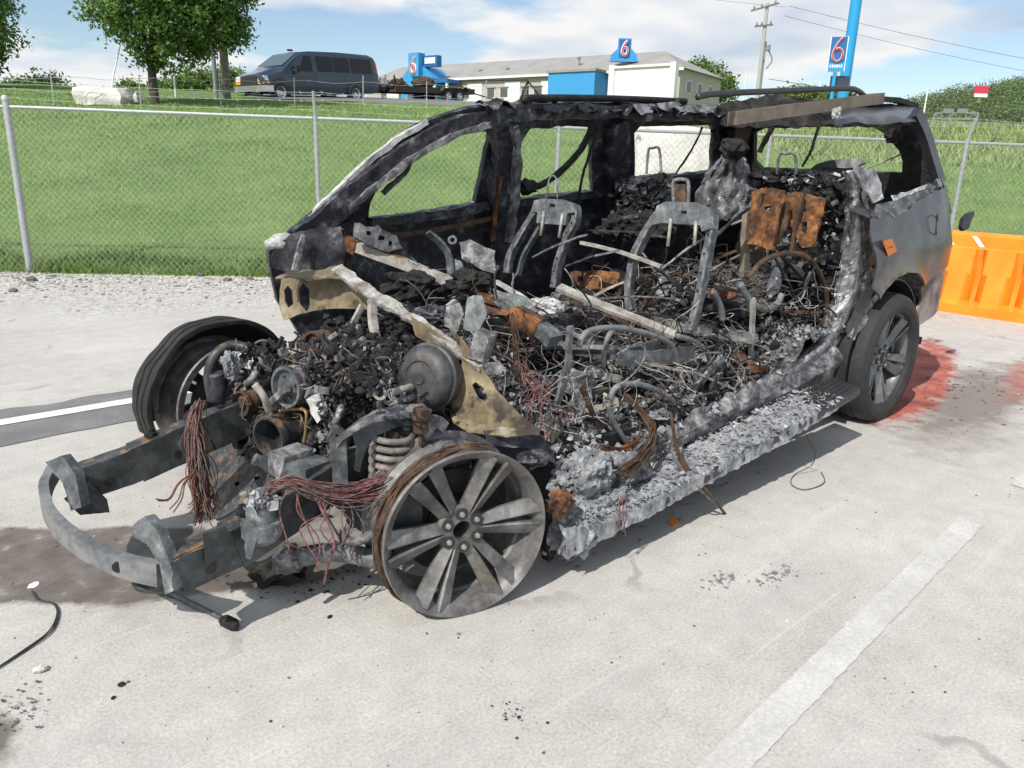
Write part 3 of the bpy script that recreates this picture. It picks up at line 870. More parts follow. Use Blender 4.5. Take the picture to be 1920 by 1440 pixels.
rg0, rg1 = mp_(5.5, -DEP / 2, ZR), mp_(LEN - 2, -DEP / 2, ZR)
mb.add(e + [rg0, rg1], [(0, 1, 5, 4), (1, 2, 5), (2, 3, 4, 5), (3, 0, 4), (3, 2, 1, 0)]); roof = mb.build('roof', M_shing, motel)
MB().box(mp_(LEN / 2, ov + .02, ZE - 0.12), (LEN + 1.3, 0.08, 0.3), Matrix.Rotation(math.atan2(eL.y, eL.x), 3, 'Z')).build('fascia', M_wh, motel)
rotL = Matrix.Rotation(math.atan2(eL.y, eL.x), 3, 'Z')
def facade_at(u):
    d = hdir(u); # intersect with facade line
    A = np.array([[d.x, -eL.x], [d.y, -eL.y]]); r_ = np.linalg.solve(A, np.array([mA.x - CAM.x, mA.y - CAM.y])); return r_[1], r_[0]
for u, kind_ in ((722, 'w'), (738, 'd'), (755, 'w'), (848, 'w'), (872, 'w'), (888, 'd'), (918, 'w'), (942, 'w'), (957, 'd'), (981, 'w'), (1004, 'w'), (1024, 'd')):
    a, dd = facade_at(u)
    for zz in (ZE - 3.35, ZE - 6.2):
        if kind_ == 'w':
            w = MB().box(mp_(a, 0.02, zz + 1.25), (1.5, 0.14, 1.5), rotL).build('window', M_wh, motel)
            MB().box(mp_(a, 0.075, zz + 1.25), (1.3, 0.06, 1.3), rotL).build('pane', M_wglass, w)
            MB().box(mp_(a, 0.12, zz + 1.95), (1.7, 0.16, 0.12), rotL).build('lintel', M_shing, w)
        else:
            MB().box(mp_(a, 0.03, zz + 0.95), (2.6, 0.1, 3.3), rotL).build('stair_panel', M_wh, motel)
for k in range(3):
    w = MB().box(mp_(-0.02, -2.6 - 3.4 * k, ZE - 1.9), (1.5, 0.14, 1.5), rotL @ Matrix.Rotation(math.pi / 2, 3, 'Z')).build('window', M_wh, motel)
    MB().box(mp_(-0.09, -2.6 - 3.4 * k, ZE - 1.9), (1.2, 0.06, 1.3), rotL @ Matrix.Rotation(math.pi / 2, 3, 'Z')).build('pane', M_wglass, w)
# roof vents
for u, h_ in ((1060, 1.1), (930, 0.25), (880, 0.25)):
    a, dd = facade_at(u)
    c = mp_(a, -2.2, ZE + (ZR - ZE) * (2.8 / (DEP / 2 + ov)))
    MB().lathe([(0.001, h_ + .1), (0.3, h_), (0.3, h_ - .2), (0.17, h_ - .2), (0.17, -0.5)], c, (0, 0, 1), 10).build('roof_vent', M_shing, roof)
def six(parent, c, ex, ez, eo, h, thick):
    """a tall figure 6, white outline with a red stroke on it"""
    q = [(0.17, 1.0), (0.0, 0.80), (-0.13, 0.56), (-0.20, 0.30), (-0.15, 0.09), (0.0, 0.0), (0.15, 0.09), (0.20, 0.28), (0.14, 0.46), (0.0, 0.53), (-0.13, 0.45)]
    for nm, mt, r_, o_ in (('figure_outline', M_wh, 0.105, 0.0), ('figure_six', M_red, 0.062, 0.10)):
        pts = [Vector(c) + ex * (a * h) + ez * ((b - 0.5) * h) + eo * (o_ * h * 0.5) for a, b in q]
        MB().tube(pts, r_ * h * thick, 8).build(nm, mt, parent, smooth=True)
# entrance gable
a0, _ = facade_at(838); a1, _ = facade_at(776)
ac = (a0 + a1) / 2; wd = abs(a1 - a0) - 0.5
out = 3.0
mb = MB(); prof = [(-wd / 2, Z0), (wd / 2, Z0), (wd / 2, ZE - 0.1), (wd * 0.34, ZE + 0.9), (wd * 0.22, ZE + 1.5), (-wd * 0.22, ZE + 1.5), (-wd * 0.34, ZE + 0.9), (-wd / 2, ZE - 0.1)]
V = [mp_(ac + a, out, z) for a, z in prof] + [mp_(ac + a, -1.0, z) for a, z in prof]; n_ = len(prof)
mb.add(V, [tuple(range(n_))] + [tuple(n_ + i for i in reversed(range(n_)))] + [((i + 1) % n_, i, i + n_, (i + 1) % n_ + n_) for i in range(n_)])
gab = mb.build('entrance_gable', M_blue, motel)
MB().box(mp_(ac - 0.2, out + 0.2, ZE + 1.7), (2.0, 1.4, 3.2), rotL).build('sign_tower', M_blue, gab)
MB().box(mp_(ac - 2.6, out - 0.6, ZE + 2.2), (2.6, 1.0, 1.5), rotL).build('sign_box', M_blued, gab)
MB().box(mp_(ac - 2.6, out - 0.04, ZE + 2.25), (2.0, 0.1, 0.8), rotL).build('sign_face', M_wh, gab)
six(gab, mp_(ac - 0.2, out + 0.95, ZE + 1.6), -eL, Vector((0, 0, 1)), nO, 2.2, 1.0)
for da in (-1.0, 1.2):
    w = MB().box(mp_(ac + da, out + 0.03, ZE - 3.0), (1.0, 0.12, 1.8), rotL).build('window', M_blued, motel)
    MB().box(mp_(ac + da, out + 0.08, ZE - 3.0), (0.8, 0.08, 1.6), rotL).build('pane', M_wh if da < 0 else M_wglass, w)
# portico canopy right of the gable
MB().box(mp_(ac - wd / 2 - 1.6, out - 1.0, ZE - 0.6), (3.2, 3.0, 0.5), rotL).build('portico', M_blued, motel)
for da in (0.6, 2.9): MB().box(mp_(ac - wd / 2 - da, out + 0.2, ZE - 4.2), (0.3, 0.3, 6.8), rotL).build('portico_column', M_wh, motel)
# blue and white end block
a0, _ = facade_at(1137); a1, _ = facade_at(1032)
blk = 4.6
def blockbox(a_lo, a_hi, o_lo, o_hi, z_lo, z_hi):
    c = mp_((a_lo + a_hi) / 2, (o_lo + o_hi) / 2, (z_lo + z_hi) / 2); return MB().box(c, (abs(a_hi - a_lo), abs(o_hi - o_lo), z_hi - z_lo), rotL)
blockbox(a0 + .6, a1 - 1.2, -0.5, 3.2, Z0, ZE - 0.25).build('blue_block', M_blue, motel)
blockbox(a0 + .4, a1 - 1.0, -0.6, 3.4, ZE - 0.25, ZE + 0.05).build('parapet', M_shing, motel)
# white screen wall set at an angle, facing right-front
wa = CAM + hdir(1140) * 98; wb = CAM + hdir(1251) * 94; wa.z = wb.z = 0
dw = (wb - wa).normalized(); rw = Matrix.Rotation(math.atan2(dw.y, dw.x), 3, 'Z'); nw = Vector((dw.y, -dw.x, 0))
zt1 = zpx(1195, 126, 96)
MB().box((wa + wb) / 2 + Vector((0, 0, (Z0 + zt1) / 2)), ((wb - wa).length, 0.4, zt1 - Z0), rw).build('white_screen_wall', M_wh, motel)
for p in (wa, wb): MB().box(p + nw * 0.1 + Vector((0, 0, (Z0 + zt1) / 2 + 0.15)), (0.7, 0.8, zt1 - Z0 + 0.4), rw).build('corner_post', M_wh, motel)
MB().box((wa + wb) / 2 + nw * 0.1 + Vector((0, 0, zt1 + 0.1)), ((wb - wa).length, 0.7, 0.25), rw).build('coping', M_wh, motel)
# figure six board on the ridge
a0, _ = facade_at(1172)
rc = CAM + hdir(1157) * 106; rc.z = zpx(1157, 108, 106)
q = [(-1.75, -.5), (1.75, -.5), (1.6, .35), (0.8, 1.1), (0.8, 2.25), (-0.8, 2.25), (-0.8, 1.1), (-1.6, .35)]
mb = MB(); V = [rc + RH * a + Vector((0, 0, b)) - FH * 0.3 for a, b in q] + [rc + RH * a + Vector((0, 0, b)) + FH * 0.5 for a, b in q]; n_ = len(q)
mb.add(V, [tuple(range(n_)), tuple(n_ + i for i in reversed(range(n_)))] + [((i + 1) % n_, i, i + n_, (i + 1) % n_ + n_) for i in range(n_)])
bd = mb.build('roof_sign_board', M_blue, motel)
MB().add([rc + RH * a + Vector((0, 0, b)) - FH * 0.36 for a, b in ((-.7, .0), (.7, .0), (.7, 2.1), (-.7, 2.1))], [(0, 1, 2, 3)]).build('sign_face', M_blued, bd)
six(bd, rc + Vector((0, 0, 1.1)) - FH * 0.45, RH, Vector((0, 0, 1)), -FH, 1.7, 1.0)

# ================================================================== SIGNS, POLES AND LINES ON THE RIGHT
M_cyan = flat('sign_pole_blue', (0.02, 0.33, 0.66), 0.4, var=0.04)
b = far(1563, 60)
tag(MB().tube([b - Vector((0, 0, .5)), b + Vector((0, 0, 30))], 0.36, 16, smooth=False).build('sign_pole', M_cyan, auto=40), 'tall thick bright blue sign pole leaning out of the top of the picture', 'pole')
sg = far(1543, 56)
sgn = empty('roadside_sign', sg, 'small blue roadside sign with a red and white 6 beside the tall blue pole', 'sign')
zb0, zb1 = zpx(1577, 134, 56), zpx(1577, 69, 56)
ex = (RH * 0.94 - FH * 0.34).normalized(); eo = Vector((ex.y, -ex.x, 0)); eo = eo if eo.dot(FH) < 0 else -eo
rs = Matrix.Rotation(math.atan2(ex.y, ex.x), 3, 'Z')
cz = Vector((sg.x, sg.y, 0))
MB().box(cz + Vector((0, 0, (zb0 + zb1) / 2)), (1.06, 0.24, zb1 - zb0), rs).build('cabinet', M_wh, sgn)
pn = MB().box(cz + eo * 0.13 + Vector((0, 0, (zb0 + zb1) / 2 + 0.25)), (0.94, 0.06, (zb1 - zb0) * 0.74), rs).build('panel', M_blued, sgn)
six(pn, cz + eo * 0.18 + Vector((0, 0, (zb0 + zb1) / 2 + 0.27)), ex, Vector((0, 0, 1)), eo, 1.45, 0.5)
pn2 = MB().box(cz + eo * 0.13 + Vector((0, 0, zb0 + 0.30)), (0.94, 0.06, 0.5), rs).build('panel', M_cyan, sgn)
for i in range(6): MB().box(cz + eo * 0.175 + ex * (-0.33 + 0.13 * i) + Vector((0, 0, zb0 + 0.30)), (0.08, 0.02, 0.16 + 0.03 * (i % 2)), rs).build('lettering', M_wh, pn2)
MB().tube([sg, cz + Vector((0, 0, zb0))], 0.12, 10, smooth=False).build('post', M_cyan, sgn, auto=40)
MB().box(cz + ex * 0.35 - eo * 0.3 + Vector((0, 0, zb0 - 0.62)), (1.15, 0.2, 0.75), rs).build('dark_box', flat('dark_navy', (0.03, 0.04, 0.07), 0.5), sgn)
# utility pole
up = far(1406, 72); ux = far(1421, 72)
ut = empty('utility_pole', up, 'tall pale utility pole with crossarms behind the burnt roof', 'pole')
ztop = zpx(1441, 6, 72)
M_palep = flat('bleached_pole', (0.42, 0.41, 0.39), 0.85, var=0.15)
MB().tube([up, Vector((up.x, up.y, ztop))], [0.19, 0.13], 10, smooth=False).build('shaft', M_palep, ut, auto=40)
for dz, wd_, tl in ((-0.25, 2.3, 0.28), (-1.7, 1.5, 0.12)):
    c = Vector((up.x, up.y, ztop + dz)); e_ = RH * math.cos(tl) + Vector((0, 0, 1)) * math.sin(tl) * 1.0
    arm = MB().bar(c - e_ * wd_ / 2 * 1.2 - FH * .15, c + e_ * wd_ / 2 * 0.8 - FH * .15, 0.13).build('crossarm', M_polew, ut)
    for k in (-1.1, -0.5, 0.6):
        MB().lathe([(0.001, 0.32), (0.06, 0.3), (0.06, 0.2), (0.09, 0.18), (0.09, 0.1), (0.04, 0.0)], c + e_ * (wd_ / 2 * k * 0.9) - FH * .15, (0, 0, 1), 8).build('insulator', M_greyp, arm)
MB().lathe([(0.001, 0.45), (0.2, 0.42), (0.22, 0.0), (0.001, -0.02)], Vector((up.x, up.y, ztop - 3.6)) + RH * 0.45, (0, 0, 1), 12).build('transformer', M_greyp, ut, auto=40)
MB().tube([Vector((up.x, up.y, ztop - 3)), Vector((up.x, up.y, ztop - 4.2)) + RH * 0.9, Vector((up.x, up.y, ztop - 5)) + RH * 0.5], 0.05, 6).build('cable_loop', M_polew, ut)
pole('slim_pole', 1411, 165, 74, 0.07, 78, M_greyp, 'slim pole standing close to the left of the utility pole')
M_cable = flat('cable_black', (0.07, 0.07, 0.075), 0.6)
def line(pa, pb, sag, r_, label):
    r_ *= 0.7
    pts = [pa.lerp(pb, i / 24) - Vector((0, 0, sag * 4 * (i / 24) * (1 - i / 24))) for i in range(25)]
    tag(MB().tube(pts, r_, 5, smooth=False).build('power_line', M_cable), label, 'cable', 'overhead lines')
def pxd(u, v, d): p = far(u, d); return Vector((p.x, p.y, zpx(u, v, d)))
line(pxd(1445, 12, 72), pxd(2250, 170, 95), 0.5, 0.022, 'upper thin overhead line running right from the utility pole top')
line(pxd(1438, 30, 72), pxd(2250, 190, 95), 0.6, 0.02, 'second overhead line below the pole top, running right')
line(pxd(1424, 148, 72), pxd(2250, 236, 85), 0.5, 0.032, 'low dark overhead cable passing behind the blue sign pole')
line(pxd(1438, 14, 72), pxd(600, -110, 95), 0.5, 0.018, 'overhead line running left from the utility pole into the clouds')
# red billboard, highway gantry, lamp posts
p = far(1815, 258); p.z = zpx(1815, 190, 258)
bb = empty('billboard', p, 'small red and white billboard among the trees on the hill', 'sign')
rB = Matrix.Rotation(math.atan2(RH.y, RH.x), 3, 'Z')
MB().box(p + Vector((0, 0, 2.6)), (3.8, 0.4, 2.6), rB).build('panel', M_red, bb)
MB().box(p + Vector((0, 0, 1.5)) - FH * 0.25, (3.6, 0.1, 0.9), rB).build('lower_panel', M_wh, bb)
MB().tube([p - Vector((0, 0, 0.5)), p + Vector((0, 0, 1.4))], 0.2, 8, smooth=False).build('post', M_greyp, bb)
gz0, gz1 = zpx(1780, 222, 210), zpx(1780, 212, 210)
gt = empty('highway_gantry', far(1780, 210), 'grey steel sign gantry over the far road at the right', 'gantry')
pa, pb = far(1738, 210), far(1818, 210)
for z in (gz0, gz1): MB().bar(Vector((pa.x, pa.y, z)), Vector((pb.x, pb.y, z)), 0.25).build('chord', M_greyp, gt)
mb = MB()
for i in range(9):
    q0, q1 = pa.lerp(pb, i / 9), pa.lerp(pb, (i + 1) / 9)
    mb = MB().bar(Vector((q0.x, q0.y, gz0 if i % 2 else gz1)), Vector((q1.x, q1.y, gz1 if i % 2 else gz0)), 0.14); mb.build('brace', M_greyp, gt)
for q in (pa, pb): MB().bar(Vector((q.x, q.y, terr(q.x, q.y))), Vector((q.x, q.y, gz1)), 0.35).build('leg', M_greyp, gt)
for u in (1762, 1788):
    q = far(u, 209.5); MB().box(Vector((q.x, q.y, zpx(u, 208, 209.5))), (2.4, 0.2, 1.0), rB).build('sign_panel', M_greyp, gt)
pole('lamp_post', 1382, 165, 110, 0.12, 134, M_whitep, 'thin white lamp post right of the motel trees', cat='lamp post')
pole('lamp_post', 1717, 205, 150, 0.14, 165, M_whitep, 'thin white lamp post in front of the wooded hill', cat='lamp post')
pole('lamp_post', 1519, 175, 120, 0.12, 152, M_whitep, 'faint white post just left of the blue sign', cat='lamp post')

# ================================================================== ORANGE BARRIER
t = NT('orange_plastic')
t.set(t.ramp(t.noise(3, 4), [(0.3, (0.86, 0.22, 0.012)), (0.7, (0.95, 0.30, 0.02))]), 0.38)
t.b.inputs['Subsurface Weight'].default_value = 0.15; t.b.inputs['Subsurface Radius'].default_value = (0.08, 0.03, 0.01)
M_orange = t.m
bar_ = empty('water_barrier', (8.35, 0.2, 0), 'orange plastic water barrier with white stripes behind the burnt car', 'barrier')
prof = [(0.0, 0.0), (0.0, 0.10), (0.05, 0.14), (0.12, 0.45), (0.17, 0.72), (0.19, 0.74), (0.20, 0.86), (0.23, 0.89)]
rows = []
y = 1.75
grv = [1.42, 1.02, 0.62, 0.22, -0.18, -0.58]
ys = []
while y > -1.0: ys.append(y); y -= 0.025
for y in ys:
    r_ = []
    for d_, z in prof + [(0.30, 0.90)] + [(0.60 - a, b) for a, b in reversed(prof)]:
        front = d_ < 0.3
        g_ = max(0, 1 - min(abs(y - q) for q in grv) / (0.125 * max(0.05, (0.70 - z) / 0.6))) if 0.10 < z < 0.70 else 0
        dd = d_ + (1 if front else -1) * 0.14 * min(1, g_ * 2.0)
        r_.append((8.05 + dd, y, z))
    rows.append(r_)
MB().grid(rows).build('body', M_orange, bar_, auto=30)
for yc in (1.36, 1.05, 0.50, -0.05):
    pts = [(8.05 + 0.178, yc + 0.10, 0.735), (8.05 + 0.196, yc + 0.05, 0.86)]
    mb = MB(); a, b = Vector((8.233, yc + 0.0, 0.745)), Vector((8.245, yc + 0.10, 0.855))
    mb.add([a, a + Vector((0, -0.055, 0)), b + Vector((0, -0.055, 0)), b], [(0, 1, 2, 3)])
    mb.v = [(v[0] - 0.004, v[1], v[2]) for v in mb.v]
    mb.build('reflective_stripe', M_wh, bar_)
# ================================================================== BURNT CAR
G = lambda a: (a, a, a)
M_char = mottle('black_char', [(0.32, G(.004)), (0.50, (.011, .0105, .010)), (0.62, (.030, .029, .027)), (0.72, (.125, .118, .11))], 14, detail=4, rough=0.72, bump=0.9, bscale=40, bdist=0.012, spec=0.4)
M_soot = mottle('sooty_steel', [(0.32, (.005, .006, .008)), (0.48, (.015, .017, .023)), (0.57, (.050, .053, .062)), (0.67, (.22, .222, .23))], 9, detail=4, rough=0.55, metal=0.15, bump=0.5, bscale=45, bdist=0.006, ash=(.24, .24, .245), ash_amt=0.25)
M_ash = mottle('grey_ash', [(0.30, (.045, .047, .054)), (0.42, (.16, .167, .18)), (0.52, (.27, .278, .29)), (0.66, (.45, .457, .465))], 13, detail=5, rough=0.95, bump=0.7, bscale=60, bdist=0.008)
M_ash_lt = mottle('pale_ash', [(0.30, (.12, .12, .125)), (0.46, (.36, .36, .36)), (0.62, (.58, .575, .56)), (0.75, (.70, .69, .66))], 18, detail=4, rough=0.95, bump=0.8, bscale=70, bdist=0.006)
M_alum = mottle('melted_aluminium', [(0.30, (.035, .035, .04)), (0.44, (.13, .13, .14)), (0.54, (.33, .33, .335)), (0.68, (.66, .66, .66))], 9, detail=4, rough=0.48, metal=0.45, bump=0.7, bscale=30, bdist=0.012)
M_steel = mottle('blue_grey_steel', [(0.30, (.040, .046, .050)), (0.45, (.095, .105, .112)), (0.58, (.18, .195, .202)), (0.70, (.38, .39, .385))], 16, detail=4, rough=0.5, metal=0.25, bump=0.15, ash=(.40, .40, .40), ash_amt=0.12, off=2)
M_rail = mottle('frame_steel', [(0.30, (.016, .018, .020)), (0.46, (.034, .039, .043)), (0.60, (.070, .078, .082)), (0.74, (.20, .20, .19))], 10, detail=4, rough=0.5, metal=0.2, bump=0.15, ash=(.25, .14, .065), ash_amt=0.33, off=5)
M_beamst = mottle('bumper_steel', [(0.30, (.075, .085, .09)), (0.45, (.15, .16, .165)), (0.58, (.25, .255, .255)), (0.70, (.27, .18, .09))], 8, detail=4, rough=0.55, metal=0.2, bump=0.2, off=7)
M_rust = mottle('orange_rust', [(0.34, (.014, .009, .007)), (0.46, (.075, .032, .014)), (0.56, (.20, .080, .022)), (0.70, (.36, .17, .05))], 12, detail=5, rough=0.85, bump=0.4, off=3)
M_rustd = mottle('brown_rust', [(0.30, (.018, .012, .009)), (0.48, (.06, .033, .02)), (0.62, (.12, .068, .04)), (0.76, (.24, .18, .14))], 14, detail=4, rough=0.85, bump=0.4, off=4)
M_tan = mottle('heat_tanned_steel', [(0.30, (.06, .046, .030)), (0.45, (.15, .115, .066)), (0.58, (.26, .205, .125)), (0.72, (.38, .35, .29))], 6, detail=4, rough=0.6, metal=0.1, bump=0.2, ash=(.34, .32, .28), ash_amt=0.2, off=6, spots=(4.5, 0.54, (.045, .036, .026)))
M_brownb = mottle('brown_bar_steel', [(0.3, (.10, .085, .065)), (0.5, (.18, .15, .115)), (0.66, (.26, .215, .16)), (.8, (.36, .24, .08))], 7, rough=0.6, metal=0.15, bump=0.2, off=8)
M_palebar = mottle('scorched_bar', [(0.3, (.10, .09, .08)), (0.46, (.27, .25, .22)), (0.6, (.42, .40, .36)), (.76, (.56, .54, .50))], 15, rough=0.75, metal=0.1, bump=0.25, off=9)
t = NT('burnt_grey_paint')
n1 = t.noise(1.4, 4, 0.55); n2 = t.noise(14, 4, 0.6, off=3)
f = t.math('ADD', t.math('MULTIPLY', n1, 0.65), t.math('MULTIPLY', n2, 0.35))
t.set(t.ramp(f, [(0.30, (.034, .036, .044)), (0.50, (.052, .055, .066)), (0.66, (.078, .081, .094)), (0.80, (.15, .148, .15))]), t.ramp(n2, [(0.3, 0.26), (0.7, 0.44)]), 0.35)
cl = t.b.inputs['Base Color'].links[0].from_socket
o_ = t.sep(); dx_ = t.math('SUBTRACT', o_[0], 1.66); dz_ = t.math('SUBTRACT', o_[2], 0.42)
rr_ = t.math('ADD', t.math('SQRT', t.math('ADD', t.math('MULTIPLY', dx_, dx_), t.math('MULTIPLY', dz_, dz_))), t.math('MULTIPLY', t.math('SUBTRACT', n2, 0.5), 0.25))
ring = t.ramp(rr_, [(0.46, 0.0), (0.52, 1.0), (0.60, 0.25), (0.75, 0.0)])
t.put(t.mix(t.math('MULTIPLY', ring, 0.75), cl, t.ramp(n2, [(0.35, (.05, .04, .032)), (0.6, (.24, .19, .13))])), t.b.inputs['Base Color'])
t.b.inputs['Coat Weight'].default_value = 0.35; t.b.inputs['Coat Roughness'].default_value = 0.18
t.bump(t.noise(30, 4, 0.6), 0.08, 0.004); M_paint = t.m
t = NT('scorched_bumper')
n1 = t.noise(3.0, 5, 0.65, 0.4); 
t.set(t.ramp(n1, [(0.32, (.03, .028, .028)), (0.45, (.10, .085, .08)), (0.55, (.30, .25, .225)), (0.7, (.42, .37, .34))]), 0.6, 0.1); t.bump(t.noise(30, 4), 0.2, 0.004); M_bump = t.m
M_tyre = mottle('tyre_rubber', [(0.3, G(.016)), (0.55, (.030, .029, .028)), (0.75, (.075, .072, .068))], 9, rough=0.75, bump=0.3, bscale=60, bdist=0.004)
M_alloy = mottle('burnt_alloy', [(0.30, (.040, .038, .037)), (0.44, (.105, .10, .097)), (0.57, (.195, .19, .186)), (0.72, (.37, .365, .355))], 8, detail=5, rough=0.52, metal=0.35, bump=0.25, bscale=60, bdist=0.003, spots=(7, 0.64, (.20, .155, .11)))
M_alloy2 = mottle('grey_alloy', [(0.3, (.10, .105, .11)), (0.55, (.20, .205, .21)), (0.75, (.34, .345, .35))], 10, rough=0.35, metal=0.5, bump=0.05)
M_rotor = mottle('rusty_disc', [(0.3, (.014, .012, .011)), (0.55, (.04, .03, .024)), (0.75, (.10, .055, .035))], 14, rough=0.7, bump=0.3)
M_copper = flat('copper_wire', (.15, .062, .04), 0.6, 0.2, 0.75, 60)
M_pink = flat('pink_wire', (.19, .082, .078), 0.8, 0.0, 0.7, 60)
M_greyw = flat('grey_wire', (.13, .12, .11), 0.7, 0.1, 0.6, 30)
M_hose = mottle('burnt_hose', [(.3, (.07, .075, .08)), (.6, (.20, .205, .21)), (.8, (.35, .35, .35))], 14, rough=0.6, bump=0.2)
M_plast = flat('black_plastic', (.028, .029, .031), 0.42, 0.0, 0.3, 20, 0.15)
M_dirt = flat('dark_floor', (.02, .02, .021), 0.9, 0.0, 0.4, 8, 0.5)
M_lug = flat('lug_nut', (.36, .36, .34), 0.4, 0.5, 0.2)
M_brass = flat('brass_pipe', (.32, .22, .09), 0.45, 0.4, 0.3)
M_orgp = flat('orange_sticker', (.85, .24, .03), 0.5, 0.0, 0.06)

suv = empty('burnt_suv', (1.7, 0.92, 0), 'burnt out long SUV with melted front and left side, standing on its rims', 'car')
def yR(z): return 1.88 if z < 1.15 else 1.88 - (z - 1.15) * 0.32
def yL(x, z): return (0.0 if z < 1.05 else (z - 1.05) * 0.26) + (max(0, x - 4.0) ** 2) * 0.55
def SR(u, v):
    y = 1.8
    for _ in range(6): p = P(u, v, 'y', y); y = yR(p.z)
    return (p.x, p.z)
def SL(u, v):
    d = ray(u, v); t0 = (0 - CAM.y) / d.y * 0.9; best = None
    for i in range(900):
        t_ = t0 + i * 0.002 * t0; p = CAM + d * t_; g_ = p.y - yL(p.x, p.z)
        if best is None or abs(g_) < best[0]: best = (abs(g_), p)
        if g_ >= 0 or p.x > 4.75: break
    p = best[1]; return (p.x, p.z)
def R3(u, v, dy=0.0):
    x, z = SR(u, v); return Vector((x, yR(z) + dy, z))
def L3(u, v, dy=0.0):
    x, z = SL(u, v); return Vector((x, yL(x, z) + dy, z))
def plane_at(u, v, p0, n):
    d = ray(u, v); return CAM + d * ((Vector(p0) - CAM).dot(n) / d.dot(n))
def sheet_px(outline, anchor, n, thick, step=14, holes=(), fray_amp=1.2, crumple=0.006, cs=9, seed=0, fray_step=9):
    """a torn piece of sheet metal: outline drawn on a plane through an anchor point with normal n"""
    p0 = P(*anchor); n = Vector(n).normalized()
    o = fray(outline, fray_step, fray_amp * 2, seed); hs = [fray(h, fray_step, fray_amp, seed + 3) for h in holes]
    V, T = panel2d(o, hs, step); mb = MB(); pts = []
    for a, b in V:
        p = plane_at(a, b, p0, n)
        q = p * cs + Vector((seed, 0, 0))
        pts.append(p + n * (mnoise.noise(q) * crumple + mnoise.noise(q * 3) * crumple * 0.5))
    mb.add(*solid(pts, T, thick)); return mb
def beam(pts, w, h, up=(0, 0, 1), jit=0.0, n=5, js=14, smooth=True, seed=0.0):
    """swept box section with dents; w across, h along up; both may be (start, end)"""
    pts = catmull(pts, n) if smooth and len(pts) > 2 else [Vector(p) for p in pts]
    if not smooth or len(pts) == 2:
        q = []
        for a, b in zip(pts, pts[1:]):
            k = max(1, int((b - a).length / 0.05))
            q += [a.lerp(b, i / k) for i in range(k)]
        pts = q + [pts[-1]]
    up = Vector(up); m_ = len(pts); vs = []; fs = []
    ring = [(-1, -1), (0, -1), (1, -1), (1, 0), (1, 1), (0, 1), (-1, 1), (-1, 0)]
    for i, p in enumerate(pts):
        t_ = (pts[min(i + 1, m_ - 1)] - pts[max(i - 1, 0)]).normalized(); sd = t_.cross(up)
        if sd.length < 1e-3: sd = t_.orthogonal()
        sd.normalize(); u_ = sd.cross(t_); k = i / max(1, m_ - 1)
        ww = w if not isinstance(w, tuple) else w[0] + (w[1] - w[0]) * k; hh = h if not isinstance(h, tuple) else h[0] + (h[1] - h[0]) * k
        for a, b in ring:
            q = p + sd * (a * ww / 2) + u_ * (b * hh / 2)
            if jit: q = q + mnoise.noise_vector(q * js + Vector((seed, 0, 0))) * jit + mnoise.noise_vector(q * js * 3) * jit * 0.5
            vs.append(q)
    for i in range(m_ - 1):
        for k in range(8): fs.append((i * 8 + k, i * 8 + (k + 1) % 8, (i + 1) * 8 + (k + 1) % 8, (i + 1) * 8 + k))
    fs.append(tuple(range(7, -1, -1))); fs.append(tuple((m_ - 1) * 8 + k for k in range(8)))
    return MB().add(vs, fs)
def fl_mesh(n, sampler, smin, smax, seed, flat_=0.5, curl=0.35):
    """loose flakes and shards: bent four-sided chips"""
    rg = np.random.default_rng(seed)
    C = np.array([sampler(rg) for _ in range(n)])
    nr = rg.normal(size=(n, 3)) * (1 - flat_) + np.array([0, 0, flat_ * 1.6]); nr /= np.linalg.norm(nr, axis=1)[:, None]
    a = np.cross(nr, rg.normal(size=(n, 3))); a /= np.linalg.norm(a, axis=1)[:, None]; b = np.cross(nr, a)
    sz = (smin + (smax - smin) * rg.random(n) ** 2.2)[:, None]; asp = (0.35 + 0.65 * rg.random(n))[:, None]
    V = np.zeros((n, 6, 3)); j = lambda: 1 + 0.5 * (rg.random((n, 1)) - 0.5)
    cv = nr * sz * curl * (rg.random((n, 1)) * 2 - 0.6)
    V[:, 0] = C - a * sz * j() - b * sz * asp * j() + cv; V[:, 1] = C - b * sz * asp * j() * 1.1; V[:, 2] = C + a * sz * j() - b * sz * asp * j() + cv * j()
    V[:, 3] = C + a * sz * j() + b * sz * asp * j() + cv; V[:, 4] = C + b * sz * asp * j() * 1.1; V[:, 5] = C - a * sz * j() + b * sz * asp * j() + cv * j()
    mb = MB(); mb.v = V.reshape(-1, 3).tolist()
    mb.f = [f for i in range(n) for f in ((i * 6, i * 6 + 1, i * 6 + 4, i * 6 + 5), (i * 6 + 1, i * 6 + 2, i * 6 + 3, i * 6 + 4))]
    return mb
LUMP = [pebble_mesh(100 + i) for i in range(8)]
def lumps(n, sampler, rmin, rmax, seed):
    rg = np.random.default_rng(seed); mb = MB()
    for _ in range(n):
        c = sampler(rg); r_ = rmin + (rmax - rmin) * rg.random() ** 2; V, F_ = LUMP[int(rg.integers(8))]
        M3 = Matrix.Rotation(rg.random() * 6.28, 3, 'Z') @ Matrix.Rotation(rg.random() * 3, 3, 'X')
        sc = Vector((1, 0.7 + 0.6 * rg.random(), 0.7 + 0.6 * rg.random()))
        mb.add([Vector(c) + M3 @ Vector((v.x * r_ * sc.x, v.y * r_ * sc.y, v.z * r_ * 1.3 * sc.z)) for v in V], F_)
    return mb
def heap_fn(base, amp, scale, seed):
    def f(x, y):
        q = Vector((x * scale, y * scale, seed)); return base(x, y) + amp * (mnoise.noise(q) + 0.55 * mnoise.noise(q * 2.3) + 0.35 * mnoise.noise(q * 5.1) + 0.2 * mnoise.noise(q * 11))
    return f
